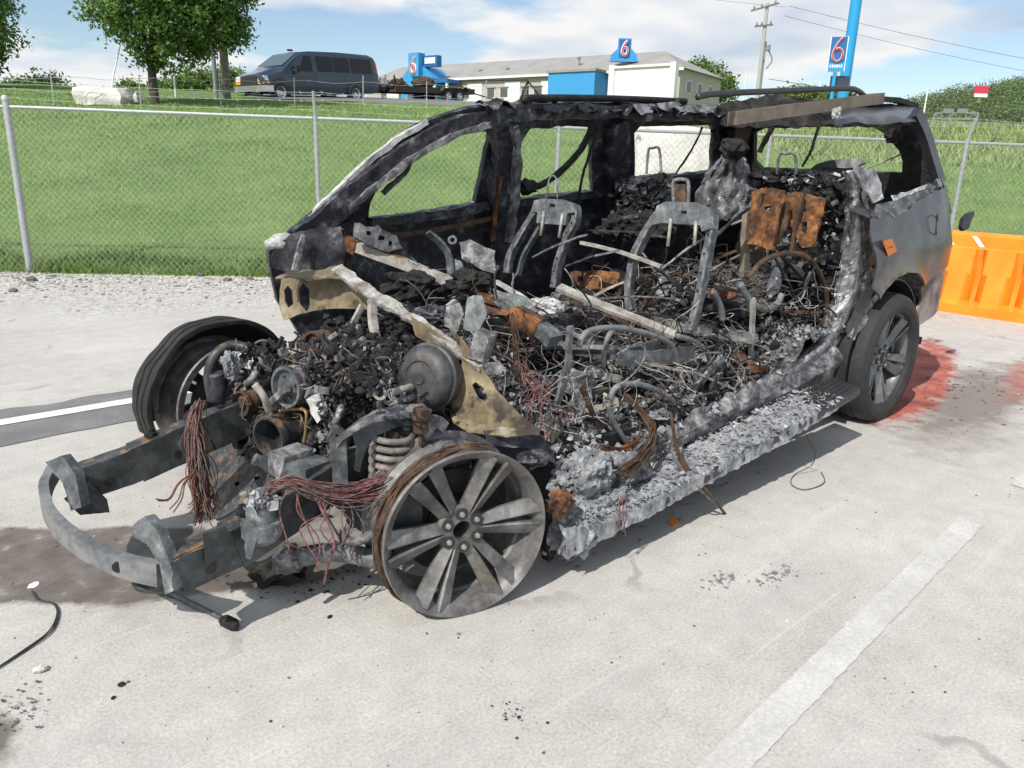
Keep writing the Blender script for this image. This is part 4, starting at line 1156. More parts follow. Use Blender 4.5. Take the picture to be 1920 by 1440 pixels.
def heap(f, x0, x1, y0, y1, st=0.022, skirt=0.15):
    xs = np.arange(x0, x1 + st, st); ys = np.arange(y0, y1 + st, st); rows = []
    for x in xs:
        rows.append([(x + mnoise.noise(Vector((x * 30, y * 30, 7))) * st * 0.7, y + mnoise.noise(Vector((x * 30, y * 30, 3))) * st * 0.7, f(x, y)) for y in ys])
    return MB().grid(rows)
def wires(n, gen, r_, seed, k=5):
    rg = random.Random(seed); mb = MB()
    for i in range(n): mb.tube(gen(rg), r_ * rg.uniform(0.7, 1.3), k)
    return mb

# ---- chassis floor (keeps daylight out from below)
MB().box((2.35, 0.94, 0.36), (3.9, 1.62, 0.05)).build('floor_pan', M_dirt, suv)
MB().box((2.4, 0.45, 0.28), (4.0, 0.10, 0.15)).build('chassis_rail', M_dirt, suv)
MB().box((2.4, 1.40, 0.28), (4.0, 0.10, 0.15)).build('chassis_rail', M_dirt, suv)
MB().lathe([(0.001, -0.85), (0.05, -0.85), (0.05, -0.1), (0.13, -0.06), (0.13, 0.06), (0.05, 0.1), (0.05, 0.85), (0.001, 0.85)], (3.34, 0.95, 0.38), (0, 1, 0), 12).build('rear_axle', M_dirt, suv, auto=40)

# ---- right side shell seen from inside, with its window openings
out_px = [(508, 503), (504, 475), (516, 455), (560, 430), (600, 393), (640, 355), (700, 300), (760, 250), (800, 228), (850, 211), (905, 200), (960, 196), (1010, 192), (1100, 192), (1200, 194), (1290, 197), (1360, 200), (1402, 208)]
o = [SR(*p) for p in out_px] + [(4.42, 1.2), (4.45, 0.55), (3.85, 0.45), (0.7, 0.42), (0.42, 0.55), (0.30, 0.75)]
w1 = [SR(*p) for p in [(695, 377), (712, 350), (730, 322), (757, 300), (800, 270), (855, 249), (915, 246), (915, 265), (902, 335), (890, 380), (870, 387), (692, 412)]]
w2 = [SR(*p) for p in [(977, 265), (992, 242), (1045, 237), (1109, 239), (1112, 359), (959, 374), (970, 336), (968, 302)]]
w3 = [SR(*p) for p in [(1189, 250), (1199, 237), (1334, 235), (1339, 250), (1335, 321), (1191, 334)]]
fr = lambda p, a, s: fray(p, 0.05, a, s)
panel(fr(o, 0.012, 1), [fr(w1, 0.012, 2), fr(w2, 0.012, 3), fr(w3, 0.010, 4)], lambda x, z: (x, yR(z) + mnoise.noise(Vector((x * 6, z * 6, 1))) * 0.012, z), 0.035, 0.06).build('right_body_side', M_soot, suv)
def rbeam(name, px, w, h, mat, dy=-0.03, jit=0.012, parent=suv, up=(0, 1, 0), seed=0):
    return beam([R3(u, v, dy) for u, v in px], w, h, up, jit, seed=seed).build(name, mat, parent)
rbeam('front_pillar', [(552, 452), (600, 412), (655, 362), (720, 310), (790, 262), (860, 233), (940, 222)], (0.13, 0.085), 0.09, M_soot, seed=1)
M_lite = mottle('scaled_metal', [(0.3, (.03, .03, .033)), (0.46, (.10, .10, .105)), (0.58, (.26, .26, .265)), (0.72, (.50, .50, .50))], 16, detail=4, rough=0.65, metal=0.15, bump=0.6, bscale=45, bdist=0.006, off=12)
rbeam('pillar_trim', [(640, 388), (700, 338), (760, 295), (830, 255), (900, 235)], 0.035, 0.03, M_lite, -0.085, 0.012, seed=2)
rbeam('pillar_edge', [(575, 415), (620, 370), (680, 312), (740, 265), (800, 228)], 0.03, 0.03, M_ash_lt, 0.0, 0.008, seed=3)
rbeam('roof_rail', [(905, 214), (1000, 210), (1100, 210), (1200, 212), (1300, 214), (1395, 222)], 0.085, 0.09, M_soot, -0.04, 0.020, seed=4)
rbeam('center_pillar', [(932, 225), (935, 280), (930, 350), (925, 420), (930, 500)], 0.15, 0.08, M_soot, -0.04, 0.016, seed=5)
rbeam('pillar_trim', [(946, 235), (950, 300), (945, 380), (938, 450)], 0.05, 0.04, M_lite, -0.09, 0.014, seed=6)
rbeam('pillar_trim', [(920, 330), (912, 390), (906, 450)], 0.02, 0.02, M_rust, -0.09, 0.004, seed=7)
rbeam('rear_door_pillar', [(1150, 228), (1152, 290), (1150, 350), (1150, 430)], 0.19, 0.07, M_soot, -0.03, 0.014, seed=8)
rbeam('rear_pillar', [(1375, 225), (1380, 300), (1385, 400)], 0.26, 0.08, M_char, -0.04, 0.015, seed=9)
rbeam('window_sill', [(688, 416), (760, 408), (850, 397), (905, 385)], 0.05, 0.06, M_soot, -0.03, 0.008, seed=10)
rbeam('window_sill', [(955, 380), (1040, 372), (1120, 362)], 0.045, 0.06, M_soot, -0.03, 0.008, seed=11)
rbeam('window_sill', [(1180, 340), (1260, 333), (1345, 325)], 0.045, 0.06, M_soot, -0.03, 0.010, seed=12)
rbeam('door_beam', [(690, 442), (790, 432), (905, 408)], 0.028, 0.03, M_rustd, -0.07, 0.004, seed=13)
# right front kick panel with the melted wing stub
sheet_px([(508, 500), (512, 468), (545, 440), (590, 428), (640, 425), (648, 470), (640, 505), (600, 512), (540, 512)], (570, 470, 'y', 1.72), (-0.5, -1, 0.1), 0.02, 10, fray_amp=1, crumple=0.02, seed=2).build('kick_panel', M_soot, suv, auto=50)
for i, (px, w_) in enumerate((([(570, 440), (560, 470), (552, 508)], 0.025), ([(622, 440), (628, 470), (615, 508)], 0.035), ([(640, 430), (650, 480), (655, 520)], 0.03))):
    beam([P(u, v, 'y', 1.66) for u, v in px], w_, 0.02, (0, 1, 0), 0.008, seed=20 + i).build('panel_rib', M_lite if i != 2 else M_rustd, suv)
def blob(c, rad, seed, amp=0.25, sub=3):
    bm = bmesh.new(); bmesh.ops.create_icosphere(bm, subdivisions=sub, radius=1); V = []
    for v in bm.verts:
        q = v.co.copy(); k = 1 + amp * (mnoise.noise(q * 1.7 + Vector((seed, 0, 0))) + 0.6 * mnoise.noise(q * 4.1 + Vector((seed, 3, 0))) + 0.4 * mnoise.noise(q * 9 + Vector((seed, 7, 0))))
        V.append(Vector((q.x * rad[0] * k, q.y * rad[1] * k, q.z * rad[2] * k)) + Vector(c))
    F_ = [tuple(v.index for v in f.verts) for f in bm.faces]; bm.free(); return MB().add(V, F_)
blob(P(534, 455, 'y', 1.8), (0.10, 0.05, 0.045), 4).build('melted_wing_stub', M_ash_lt, suv, smooth=True)
# hanging belt and cables in the windows
for px, r_, mt in (([(1096, 240), (1080, 275), (1045, 315), (1010, 342), (980, 352)], 0.022, M_char), ([(1106, 245), (1092, 290), (1080, 330), (1074, 362)], 0.010, M_char), ([(1305, 238), (1285, 280), (1255, 325)], 0.008, M_char),
                  ([(757, 302), (745, 325), (718, 350), (705, 362)], 0.016, M_soot), ([(1325, 245), (1330, 262), (1322, 275)], 0.025, M_char)):
    MB().tube([R3(u, v, -0.06) for u, v in px], r_, 7).build('burnt_strap', mt, suv, jit=0.006, jscale=25)
blob(R3(975, 350, -0.06), (0.07, 0.05, 0.05), 6, 0.4).build('burnt_lump', M_char, suv)
# melted roof skin along the right roof rail
rows = []
for i in range(90):
    k = i / 89; x = 1.45 + 2.75 * k; z0 = 1.80 + 0.10 * k + 0.02 * mnoise.noise(Vector((x * 7, 0, 3)))
    wdt = 0.10 + 0.10 * k + 0.07 * mnoise.noise(Vector((x * 9, 1, 3))) + 0.03 * mnoise.noise(Vector((x * 25, 1, 3)))
    dp = 0.05 * mnoise.noise(Vector((x * 11, 5, 3))) + 0.05 * max(0, mnoise.noise(Vector((x * 5, 9, 3))))
    rows.append([(x, 1.70 - wdt * j / 5, z0 + 0.015 * math.sin(j) + dp * (j / 5) + 0.012 * mnoise.noise(Vector((x * 20, j, 1)))) for j in range(6)])
MB().grid(rows, 0.006).build('roof_skin', M_soot, suv)
for i, (u, v) in enumerate(((1210, 203), (1255, 200), (1292, 206), (1325, 204), (1105, 203), (1040, 205))):
    sheet_px([(u - 24, v - 6), (u + 4, v - 9), (u + 22, v - 5), (u + 12, v + 8), (u - 8, v + 12 - 4 * (i % 3)), (u - 18, v + 3)], (u, v, 'y', 1.56), (0.1, -1, 0.5), 0.004, 8, crumple=0.012, seed=i).build('roof_skin_shred', M_alum if i < 4 else M_soot, suv)
# roof rack, right
MB().tube([P(985, 190, 'y', 1.6), P(1000, 184, 'y', 1.6), P(1150, 185, 'y', 1.62), P(1285, 190, 'y', 1.66)], 0.022, 10).build('roof_rack_rail', M_char, suv, smooth=True)
for u in (1040, 1160, 1270): MB().bar(P(u, 187, 'y', 1.62), P(u, 200, 'y', 1.66), 0.03).build('rack_foot', M_char, suv)
# rear right: roof humps above the tailgate
sheet_px([(1335, 215), (1355, 198), (1400, 188), (1440, 180), (1480, 181), (1520, 186), (1545, 192), (1560, 200), (1570, 236), (1500, 240), (1420, 240), (1360, 238)], (1450, 210, 'x', 3.75), (-1, -0.15, 0.25), 0.02, 12, fray_amp=2, crumple=0.03, seed=5).build('rear_roof_bow', M_char, suv)
# ---- tailgate frame with its opening
tg0 = P(1560, 290, 'x', 4.30); tgn = Vector((-1, 0.0, -0.20)).normalized()
sheet_px([(1380, 218), (1450, 212), (1560, 208), (1690, 208), (1722, 216), (1745, 280), (1770, 350), (1765, 430), (1740, 560), (1600, 640), (1330, 600), (1335, 400)], (1560, 290, 'x', 4.30), (-1, 0, -0.20), 0.05, 22,
         holes=[[(1421, 247), (1440, 238), (1540, 236), (1642, 236), (1669, 251), (1690, 280), (1699, 300), (1697, 322), (1609, 321), (1590, 300), (1560, 299), (1535, 306), (1522, 316), (1432, 313), (1419, 300)]], fray_amp=0.8, crumple=0.01, seed=6).build('tailgate_frame', M_char, suv)
for px, r_ in (([(1450, 238), (1435, 262), (1424, 285)], 0.02), ([(1535, 238), (1528, 260), (1520, 285), (1505, 312)], 0.012), ([(1444, 240), (1440, 258), (1428, 275)], 0.015)):
    MB().tube([plane_at(u, v, tg0 + Vector((-0.08, 0, 0)), tgn) for u, v in px], r_, 7).build('burnt_cable', M_char, suv, jit=0.006, jscale=25)
sheet_px([(1545, 316), (1552, 304), (1580, 299), (1618, 300), (1622, 306), (1600, 318)], (1580, 308, 'x', 4.15), (-1, -0.2, 0.4), 0.02, 14, seed=7).build('wiper_cover', M_plast, suv)
blob(plane_at(1676, 255, tg0 + Vector((-0.15, 0, 0)), tgn), (0.05, 0.06, 0.05), 9, 0.3).build('burnt_latch', M_char, suv)
# ---- left rear: roof corner, D pillar, brown roof bar, rack remnant
TT_ = [(1558, 207), (1590, 197), (1640, 194), (1690, 196), (1722, 205), (1734, 216)]
BB_ = [(1568, 234), (1600, 229), (1640, 232), (1680, 230), (1712, 228), (1730, 229)]
rows = []
for (u, v), (u2, v2) in zip(catmull([Vector((a, b, 0)) for a, b in TT_], 5), []) if False else []: pass
tc = catmull([Vector((a, b, 0)) for a, b in TT_], 5); bc = catmull([Vector((a, b, 0)) for a, b in BB_], 5)
for i, (a, b) in enumerate(zip(tc, bc)):
    k = i / (len(tc) - 1); fr_ = mnoise.noise(Vector((k * 25, 3, 0))) * 3
    row = []
    for j in range(7):
        s_ = j / 6; yy = 0.40 - 0.20 * math.sin(s_ * math.pi / 2) + 0.10 * max(0, k - 0.8)
        row.append(P(a.x + (b.x - a.x) * s_, a.y + (b.y - a.y) * s_ + (fr_ if j == 6 else 0), 'y', yy))
    rows.append(row)
MB().grid(rows, 0.012).build('roof_corner', M_paint, suv, jit=0.006, jscale=9, auto=50)
for i in range(12):
    u, v = 1563 + RND.uniform(0, 14), 205 + i * 2.6
    blob(P(u, v, 'y', 0.24), (0.016, 0.01, 0.014), i, 0.4, 2).build('melted_edge_bead', M_ash_lt, suv)
beam([L3(1722, 210, .02), L3(1737, 245, .02), L3(1752, 290, .02), L3(1768, 345, .02)], 0.075, 0.05, (0, 1, 0), 0.004).build('rear_left_pillar', M_paint, suv, auto=40)
beam([L3(1700, 228, .04), L3(1735, 232, .05)], 0.03, 0.03, (0, 1, 0), 0.004).build('quarter_window_header', M_char, suv)
beam([P(1373, 222, 'y', .42), P(1450, 211, 'y', .40), P(1550, 198, 'y', .38), P(1650, 184, 'y', .36)], 0.055, 0.062, (0, 0, 1), 0.002, smooth=False).build('roof_cross_bar', M_brownb, suv, auto=40)
beam([P(1640, 186, 'y', .36), P(1680, 188, 'y', .40), P(1715, 200, 'y', .45)], 0.05, 0.03, (0, 0, 1), 0.004).build('bar_end_bracket', M_char, suv)
MB().tube([P(1308, 182, 'y', .40), P(1340, 176, 'y', .40), P(1450, 171, 'y', .39), P(1580, 166, 'y', .37), P(1606, 169, 'y', .37), P(1622, 181, 'y', .37)], 0.015, 10).build('roof_rack_rail', M_plast, suv, smooth=True)
MB().bar(P(1372, 421, 'y', .75), P(1706, 283, 'y', .45), 0.014, 0.008).build('gas_strut', M_palebar, suv)

# ---- left rear quarter panel, bumper side, arch
q_px = [(1630, 404), (1648, 408), (1668, 402), (1700, 388), (1740, 366), (1775, 347), (1789, 368), (1796, 400), (1792, 450), (1787, 492), (1760, 512), (1731, 536), (1726, 524), (1713, 511), (1692, 510), (1668, 523), (1650, 543), (1640, 560), (1634, 540), (1644, 500), (1640, 465), (1632, 435)]
qo = [SL(*p) for p in q_px]
def q_fn(x, z): return (x, yL(x, z) - 0.035 * math.exp(-((math.hypot(x - 3.36, z - 0.42) - 0.50) / 0.07) ** 2) + 0.006 * mnoise.noise(Vector((x * 7, z * 7, 2))), z)
panel(fray(qo, 0.03, 0.005, 3), [], q_fn, 0.012, 0.05).build('quarter_panel', M_paint, suv, auto=60)
b_px = [(1731, 538), (1760, 514), (1787, 494), (1783, 520), (1776, 560), (1770, 580), (1740, 602), (1716, 619), (1722, 598), (1731, 565)]
bo = [SL(*p) for p in b_px]
panel(fray(bo, 0.03, 0.004, 5), [], lambda x, z: (x, yL(x, z) + 0.012, z), 0.015, 0.05).build('rear_bumper_side', M_bump, suv, auto=60)
# fuel flap outline and torn lip along the top of the panel
fc = L3(1752, 420, -0.006)
MB().lathe([(0.060, -0.004), (0.061, 0.003), (0.064, 0.003), (0.065, -0.004)], fc + Vector((0, -0.008, 0)), (0.30, -1, 0.12), 28).build('fuel_flap_seam', M_char, suv)
lip = catmull([Vector((a, b, 0)) for a, b in [(1592, 388), (1625, 400), (1650, 402), (1690, 385), (1735, 360), (1772, 342)]], 8)
rows = []
for i, q in enumerate(lip):
    k = mnoise.noise(Vector((i * 0.55, 2, 9))); row = []
    for j in range(5):
        s_ = j / 4
        row.append(P(q.x - 6 * s_, q.y - 14 * (s_ - 0.45) + k * 7 * (1 if j in (0, 4) else 0.2), 'y', 0.02 + 0.07 * s_ + 0.02 * k))
    rows.append(row)
MB().grid(rows, 0.008).build('torn_belt_panel', M_paint, suv, auto=50)
sheet_px([(1630, 404), (1638, 386), (1668, 378), (1700, 368), (1735, 356), (1764, 344), (1766, 350), (1738, 368), (1716, 376), (1704, 394), (1672, 408), (1660, 400), (1648, 411)], (1690, 385, 'y', -0.035), (0.05, -1, 0.45), 0.006, 7, fray_amp=1.6, crumple=0.02, cs=11, seed=21).build('torn_skin', M_paint, suv)
sheet_px([(1668, 372), (1690, 362), (1720, 352), (1740, 346), (1738, 354), (1712, 364), (1690, 374), (1672, 380)], (1700, 362, 'y', 0.03), (0.05, -1, 0.9), 0.006, 6, fray_amp=2, crumple=0.02, cs=14, seed=22).build('ash_residue', M_ash_lt, suv)
rows = []
for i in range(25):
    a = R(-25 + i * 9.5); row = []
    for j in range(5):
        rr = 0.475 + 0.0 * j; row.append((3.36 - math.cos(a) * rr * 1.02, 0.02 + 0.09 * j, 0.40 + math.sin(a) * rr))
    rows.append(row)
MB().grid(rows, 0.006).build('wheel_arch_liner', M_plast, suv, auto=50)
MB().box((3.70, 0.46, 0.62), (1.85, 0.03, 0.65)).build('wheel_house', M_dirt, suv)
sheet_px([(1655, 452), (1672, 447), (1682, 470), (1665, 481)], (1668, 462, 'y', -0.006), (0.05, -1, 0), 0.001, 0, fray_amp=0.3, crumple=0).build('sticker', M_orgp, suv, label='square orange sticker on the grey rear panel')
MB().bar(P(1664, 466, 'y', -0.0085), P(1675, 462, 'y', -0.0085), 0.004, 0.001).build('sticker_print', M_rust, suv)
beam([Vector((4.50, 0.30, .56)), Vector((4.60, .50, .56)), Vector((4.64, .95, .56)), Vector((4.62, 1.45, .56)), Vector((4.45, 1.80, .56))], .06, .22, (0, 0, 1), .004).build('rear_bumper', M_bump, suv, auto=40)
# broken lamp hanging at the rear corner
MB().tube([L3(1792, 380), L3(1800, 392, .0), L3(1806, 402, 0)], 0.008, 6).build('lamp_bracket', M_plast, suv)
sheet_px([(1799, 410), (1808, 400), (1818, 396), (1820, 404), (1812, 416), (1810, 428), (1800, 434), (1796, 426)], (1806, 415, 'y', 0.16), (-0.3, -1, 0.2), 0.03, 12, fray_amp=0.8, seed=8).build('tail_lamp_remnant', M_plast, suv)

# ---- left rear door pillar: melted aluminium skin curving down into the sill
lf = [(1582, 322), (1588, 345), (1588, 385), (1584, 430), (1577, 480), (1568, 530), (1556, 580), (1535, 630), (1495, 672), (1440, 705)]
rt = [(1606, 316), (1618, 345), (1626, 385), (1630, 430), (1636, 480), (1640, 520), (1632, 560), (1612, 600), (1570, 655), (1500, 712)]
lc = catmull([Vector((a, b, 0)) for a, b in lf], 7); rc_ = catmull([Vector((a, b, 0)) for a, b in rt], 7)
rows = []
for i, (a, b) in enumerate(zip(lc, rc_)):
    row = []
    for j in range(13):
        s_ = j / 12; bulge = math.sin(s_ * math.pi) * 0.07; gro = -0.035 * math.exp(-((s_ - 0.62) / 0.10) ** 2) if i > 8 else 0
        u = a.x + (b.x - a.x) * s_; v = a.y + (b.y - a.y) * s_
        row.append(P(u + mnoise.noise(Vector((i * .4, j * .4, 1))) * 3, v, 'y', 0.14 - bulge - gro + 0.02 * mnoise.noise(Vector((i * 0.35, j * 0.5, 4)))))
    rows.append(row)
MB().grid(rows, 0.01, drop=lambda i, j, nr, nc: (j in (0, nc - 2)) and mnoise.noise(Vector((i * 0.5, j, 11))) > 0.12).build('melted_door_pillar', M_alum, suv, jit=0.005, jscale=18)
for i, ol in enumerate(([(1600, 320), (1606, 308), (1622, 318), (1640, 322), (1650, 345), (1656, 372), (1640, 380), (1622, 362), (1612, 345)], [(1624, 560), (1640, 552), (1652, 535), (1650, 560), (1640, 585), (1620, 610), (1600, 640), (1592, 630), (1612, 598)], [(1642, 536), (1660, 532), (1661, 545), (1644, 552)])):
    sheet_px(ol, (ol[0][0], ol[0][1], 'y', 0.06), (-0.15, -1, 0.3), 0.008, 8, fray_amp=1.6, crumple=0.03, seed=30 + i).build('curled_skin', M_alum, suv)
sheet_px([(1628, 545), (1650, 548), (1640, 585), (1612, 640), (1585, 690), (1540, 730), (1530, 715), (1580, 660), (1612, 600)], (1600, 640, 'y', 0.10), (-0.3, -1, 0.1), 0.01, 12, crumple=0.02, seed=33).build('arch_skin', M_soot, suv)

# ---- sill, running board and its crust of ash
sl_t = [(1040, 900), (1100, 878), (1200, 830), (1300, 775), (1400, 722), (1480, 682), (1560, 640)]
sl_b = [(1075, 965), (1120, 945), (1215, 898), (1320, 848), (1420, 795), (1510, 748), (1600, 692)]
tc = catmull([Vector((a, b, 0)) for a, b in sl_t], 14); bc = catmull([Vector((a, b, 0)) for a, b in sl_b], 14)
rows = []
for i, (a, b) in enumerate(zip(tc, bc)):
    row = []
    for j in range(9):
        s_ = j / 8; n_ = mnoise.noise(Vector((i * 0.22, j * 0.5, 6))); n2 = mnoise.noise(Vector((i * 0.7, j, 6)))
        fy = 0.10 - 0.05 * math.sin(s_ * math.pi) + 0.025 * n_ + 0.012 * n2
        row.append(P(a.x + (b.x - a.x) * s_, a.y + (b.y - a.y) * s_ + (n_ * 9 + n2 * 6 if j in (0, 8) else 0), 'y', fy))
    rows.append(row)
MB().grid(rows, 0.02).build('sill', M_lite, suv)
def rb(k, s_):
    """running board point: k along (0 front, 1 rear), s across (0 outer, 1 inner)"""
    of = Vector((0.42, -0.165, 0.160)); orr = Vector((2.66, -0.165, 0.345)); a = of.lerp(orr, k); a.z -= 0.02 * math.sin(k * math.pi)
    b = a + Vector((0.05, 0.20, 0.015)); return a.lerp(b, s_)
rows = []
for i in range(60):
    k = i / 59; e_ = 0.004 * math.sin(i * 2.1)
    ring = [rb(k, 0) + Vector((0, -.004, -.012)), rb(k, 0) + Vector((0, 0, 0.012)), rb(k, .06) + Vector((0, 0, .02)), rb(k, .94) + Vector((0, 0, .02)), rb(k, 1) + Vector((0, 0, .0)), rb(k, 1) + Vector((0, 0, -.03)), rb(k, 0.1) + Vector((0, 0, -.045)), rb(k, 0) + Vector((0, -.004, -.012))]
    rows.append([p + mnoise.noise_vector(p * 9) * (0.014 * max(0, 1 - k * 1.4)) for p in ring])
brd = MB().grid(rows); n_ = 8
brd.f.append(tuple(range(7))); brd.f.append(tuple(59 * 8 + i for i in range(7)))
brd = brd.build('running_board', M_plast, suv, auto=40)
for j in range(5): MB().bar(rb(0.72, .18 + .16 * j) + Vector((0, 0, .0215)), rb(0.995, .18 + .16 * j) + Vector((0, 0, .0215)), 0.012, 0.005).build('tread_rib', M_plast, brd)
def crust_h(k, s_):
    q = Vector((k * 14, s_ * 2.2, 5)); n_ = mnoise.noise(q) + 0.6 * mnoise.noise(q * 2.3) + 0.4 * mnoise.noise(q * 5)
    r2 = 1 - abs(mnoise.noise(q * 3.1)); return (0.020 + 0.028 * n_ + 0.014 * r2) * (1 - sstep(0.72, 0.90, k)) + 0.035 * (1 - sstep(0.0, 0.16, k))
rows = []
for i in range(360):
    k = -0.02 + 0.91 * i / 359; row = []
    for j in range(41):
        s_ = -0.03 + 1.1 * j / 40; edge = math.sin(min(1, max(0, j / 40)) * math.pi) ** 0.35
        p = rb(k, s_) + Vector((0, 0, 0.012 + max(-0.01, crust_h(k, s_)) * edge - (0.042 if j == 0 else 0.03 if j == 40 else 0)))
        row.append(p + mnoise.noise_vector(p * 22) * 0.009 + mnoise.noise_vector(p * 60) * 0.003)
    rows.append(row)
MB().grid(rows).build('ash_crust', M_ash, suv)
def on_crust(rg):
    k = rg.random() ** 1.1 * 0.91; s_ = -0.05 + 1.1 * rg.random(); p = rb(k, s_); return (p.x, p.y, p.z + 0.02 + max(0, crust_h(k, s_)) * 0.95)
fl_mesh(1500, on_crust, 0.0025, 0.013, 3, 0.7).build('ash_flakes', M_ash, suv, kind='stuff')
fl_mesh(260, on_crust, 0.002, 0.010, 4, 0.5).build('pale_ash_flakes', M_ash_lt, suv, kind='stuff')
# slumped ash lump at the front end of the sill, with a rusty knob
slump = [((0.50, -0.06, 0.16), (0.11, 0.09, 0.11), 11), ((0.64, 0.00, 0.33), (0.15, 0.08, 0.08), 12), ((0.68, -0.08, 0.20), (0.16, 0.07, 0.06), 14)]
for c_, r_, sd in slump: blob(c_, r_, sd, 0.40, 5).build('ash_slump', M_ash, suv, jit=0.010, jscale=32)
def on_slump(rg):
    c_, r_, sd = slump[int(rg.integers(3))]; d_ = rg.normal(size=3); d_ /= np.linalg.norm(d_); return (c_[0] + d_[0] * r_[0] * 1.02, c_[1] + d_[1] * r_[1] * 1.02, max(.02, c_[2] + d_[2] * r_[2] * 1.02))
fl_mesh(900, on_slump, 0.003, 0.015, 13, 0.15).build('ash_flakes', M_ash, suv, kind='stuff')
fl_mesh(160, on_slump, 0.003, 0.012, 14, 0.15).build('charred_flakes', M_char, suv, kind='stuff')
blob(P(1050, 945, 'y', -0.12), (0.055, 0.045, 0.05), 13, 0.4).build('rusty_knob', M_rust, suv)
beam([P(1030, 965, 'y', -.05), P(1026, 1000, 'y', -.05), P(1030, 1045, 'y', -.05)], 0.04, 0.03, (0, 1, 0), 0.008).build('mud_flap_remnant', M_char, suv)
sheet_px([(1065, 890), (1110, 850), (1190, 850), (1195, 875), (1120, 905), (1080, 915)], (1120, 880, 'y', 0.02), (-0.4, -0.5, 1), 0.02, 10, crumple=0.03, seed=14).build('sill_end_plate', M_lite, suv)
sheet_px([(1090, 925), (1165, 885), (1215, 865), (1225, 890), (1160, 925), (1100, 955)], (1160, 905, 'y', -0.02), (-0.2, -0.8, 0.5), 0.02, 10, crumple=0.03, seed=15).build('sill_end_plate', M_lite, suv)
# ---- wheels
def wheel(parent_name, c, out, spin, rim_mat, tyre=None, tyre_arc=None, rotor=True, rscale=1.0, tyre_mat=None):
    c = Vector(c); w_ = Vector(out).normalized(); e1 = (Vector((0, 0, 1)) - w_ * w_.z).normalized(); e2 = w_.cross(e1)
    X = lambda a, b, d: c + e1 * (a * rscale) + e2 * (b * rscale) + w_ * d
    root = empty(parent_name, c); root.parent = suv; root.location = c - WORLD[suv.name]; WORLD[root.name] = c
    prof = [(.262, -.20), (.255, -.12), (.262, -.05), (.270, -.022), (.288, -.006), (.300, .004), (.305, -.004), (.303, -.016), (.284, -.030), (.280, -.062), (.250, -.10), (.250, -.165), (.280, -.195), (.284, -.222), (.304, -.236), (.300, -.246), (.268, -.240), (.262, -.20)]
    MB().lathe([(r * rscale, d) for r, d in prof], c, w_, 72).build('rim', rim_mat, root, auto=35)
    hub = [(.033, -.12), (.033, -.052), (.036, -.046), (.050, -.046), (.082, -.052), (.090, -.066), (.085, -.10), (.085, -.12)]
    MB().lathe([(r * rscale, d) for r, d in hub], c, w_, 40).build('hub', rim_mat, root, auto=35)
    for p in range(6):
        th = spin + p * math.pi / 3
        for sg in (-1, 1):
            mb = MB(); st = []
            for i in range(9):
                k = i / 8; r_ = 0.066 + (0.285 - 0.066) * k
                off = sg * (0.019 + 0.028 * k ** 1.15); wd = 0.036 + 0.022 * k ** 1.3
                top = -0.047 + 0.046 * k ** 0.8 - 0.006 * math.sin(k * math.pi); dep = 0.040 - 0.008 * k
                rid = -sg * wd * 0.38
                sec = [(off - wd / 2, top - dep), (off - wd / 2, top - (0.004 if sg > 0 else 0.022)), (off + rid, top), (off + wd / 2, top - (0.022 if sg > 0 else 0.004)), (off + wd / 2, top - dep)]
                for b_, d_ in sec:
                    a1 = r_ * math.cos(th) - b_ * math.sin(th); b1 = r_ * math.sin(th) + b_ * math.cos(th)
                    st.append(X(a1, b1, d_))
            fs = []
            for i in range(8):
                for q in range(5): fs.append((i * 5 + q, i * 5 + (q + 1) % 5, (i + 1) * 5 + (q + 1) % 5, (i + 1) * 5 + q))
            mb.add(st, fs).build('spoke', rim_mat, root)
        tl = th + math.pi / 6
        lc_ = X(.062 * math.cos(tl), .062 * math.sin(tl), -.046)
        MB().lathe([(.022, 0.0005), (.0215, .002), (.013, .002), (.013, -.01)], lc_, w_, 14).build('lug_seat', M_plast, root)
        MB().lathe([(.001, .012), (.008, .011), (.0105, .004), (.0105, -.01)], lc_, w_, 6).build('lug_nut', M_lug, root)
    if rotor:
        MB().lathe([(.001, -.125), (.095, -.125), (.095, -.14), (.185, -.14), (.185, -.168), (.001, -.168)], c, w_, 40).build('brake_disc', M_rotor, root, auto=35)
        MB().box(c + e2 * 0.17 + w_ * -.15 + e1 * .03, (0.10, 0.09, 0.2), Matrix((e2, w_, e1)).transposed()).build('brake_caliper', M_rail, root)
    if tyre:
        tp_ = [(.284, -.012), (.296, .010), (.330, .026), (.365, .022), (.392, .000), (.402, -.030), (.405, -.066), (.397, -.069), (.397, -.078), (.405, -.081), (.407, -.118), (.399, -.121), (.399, -.130), (.407, -.133), (.405, -.170), (.397, -.173), (.397, -.182), (.405, -.185), (.402, -.225), (.392, -.252), (.365, -.274), (.330, -.278), (.296, -.262), (.284, -.24)]
        if tyre_arc: tp_ = tp_[:16]; tp_ = tp_ + [(r - 0.016, d + (0.012 if d > -.02 else 0) * -1) for r, d in reversed(tp_)]
        mb = MB().lathe(tp_, c, w_, 80, *(tyre_arc or (0, 2 * math.pi)))
        if tyre_arc:
            pass
        mb.build('tyre', tyre_mat or M_tyre, root, auto=30, jit=0.012 if tyre_arc else 0, jscale=5)
    return root
STEER = R(15)
FLC = Vector((0.012, -0.06, 0.290))
wheel('wheel', FLC, (-math.sin(STEER), -math.cos(STEER), 0.03), R(-27), M_alloy, rscale=0.965)
wheel('wheel', (3.36, -0.03, 0.393), (0, -1, 0), R(12), M_alloy2, tyre=True, rscale=1.06)
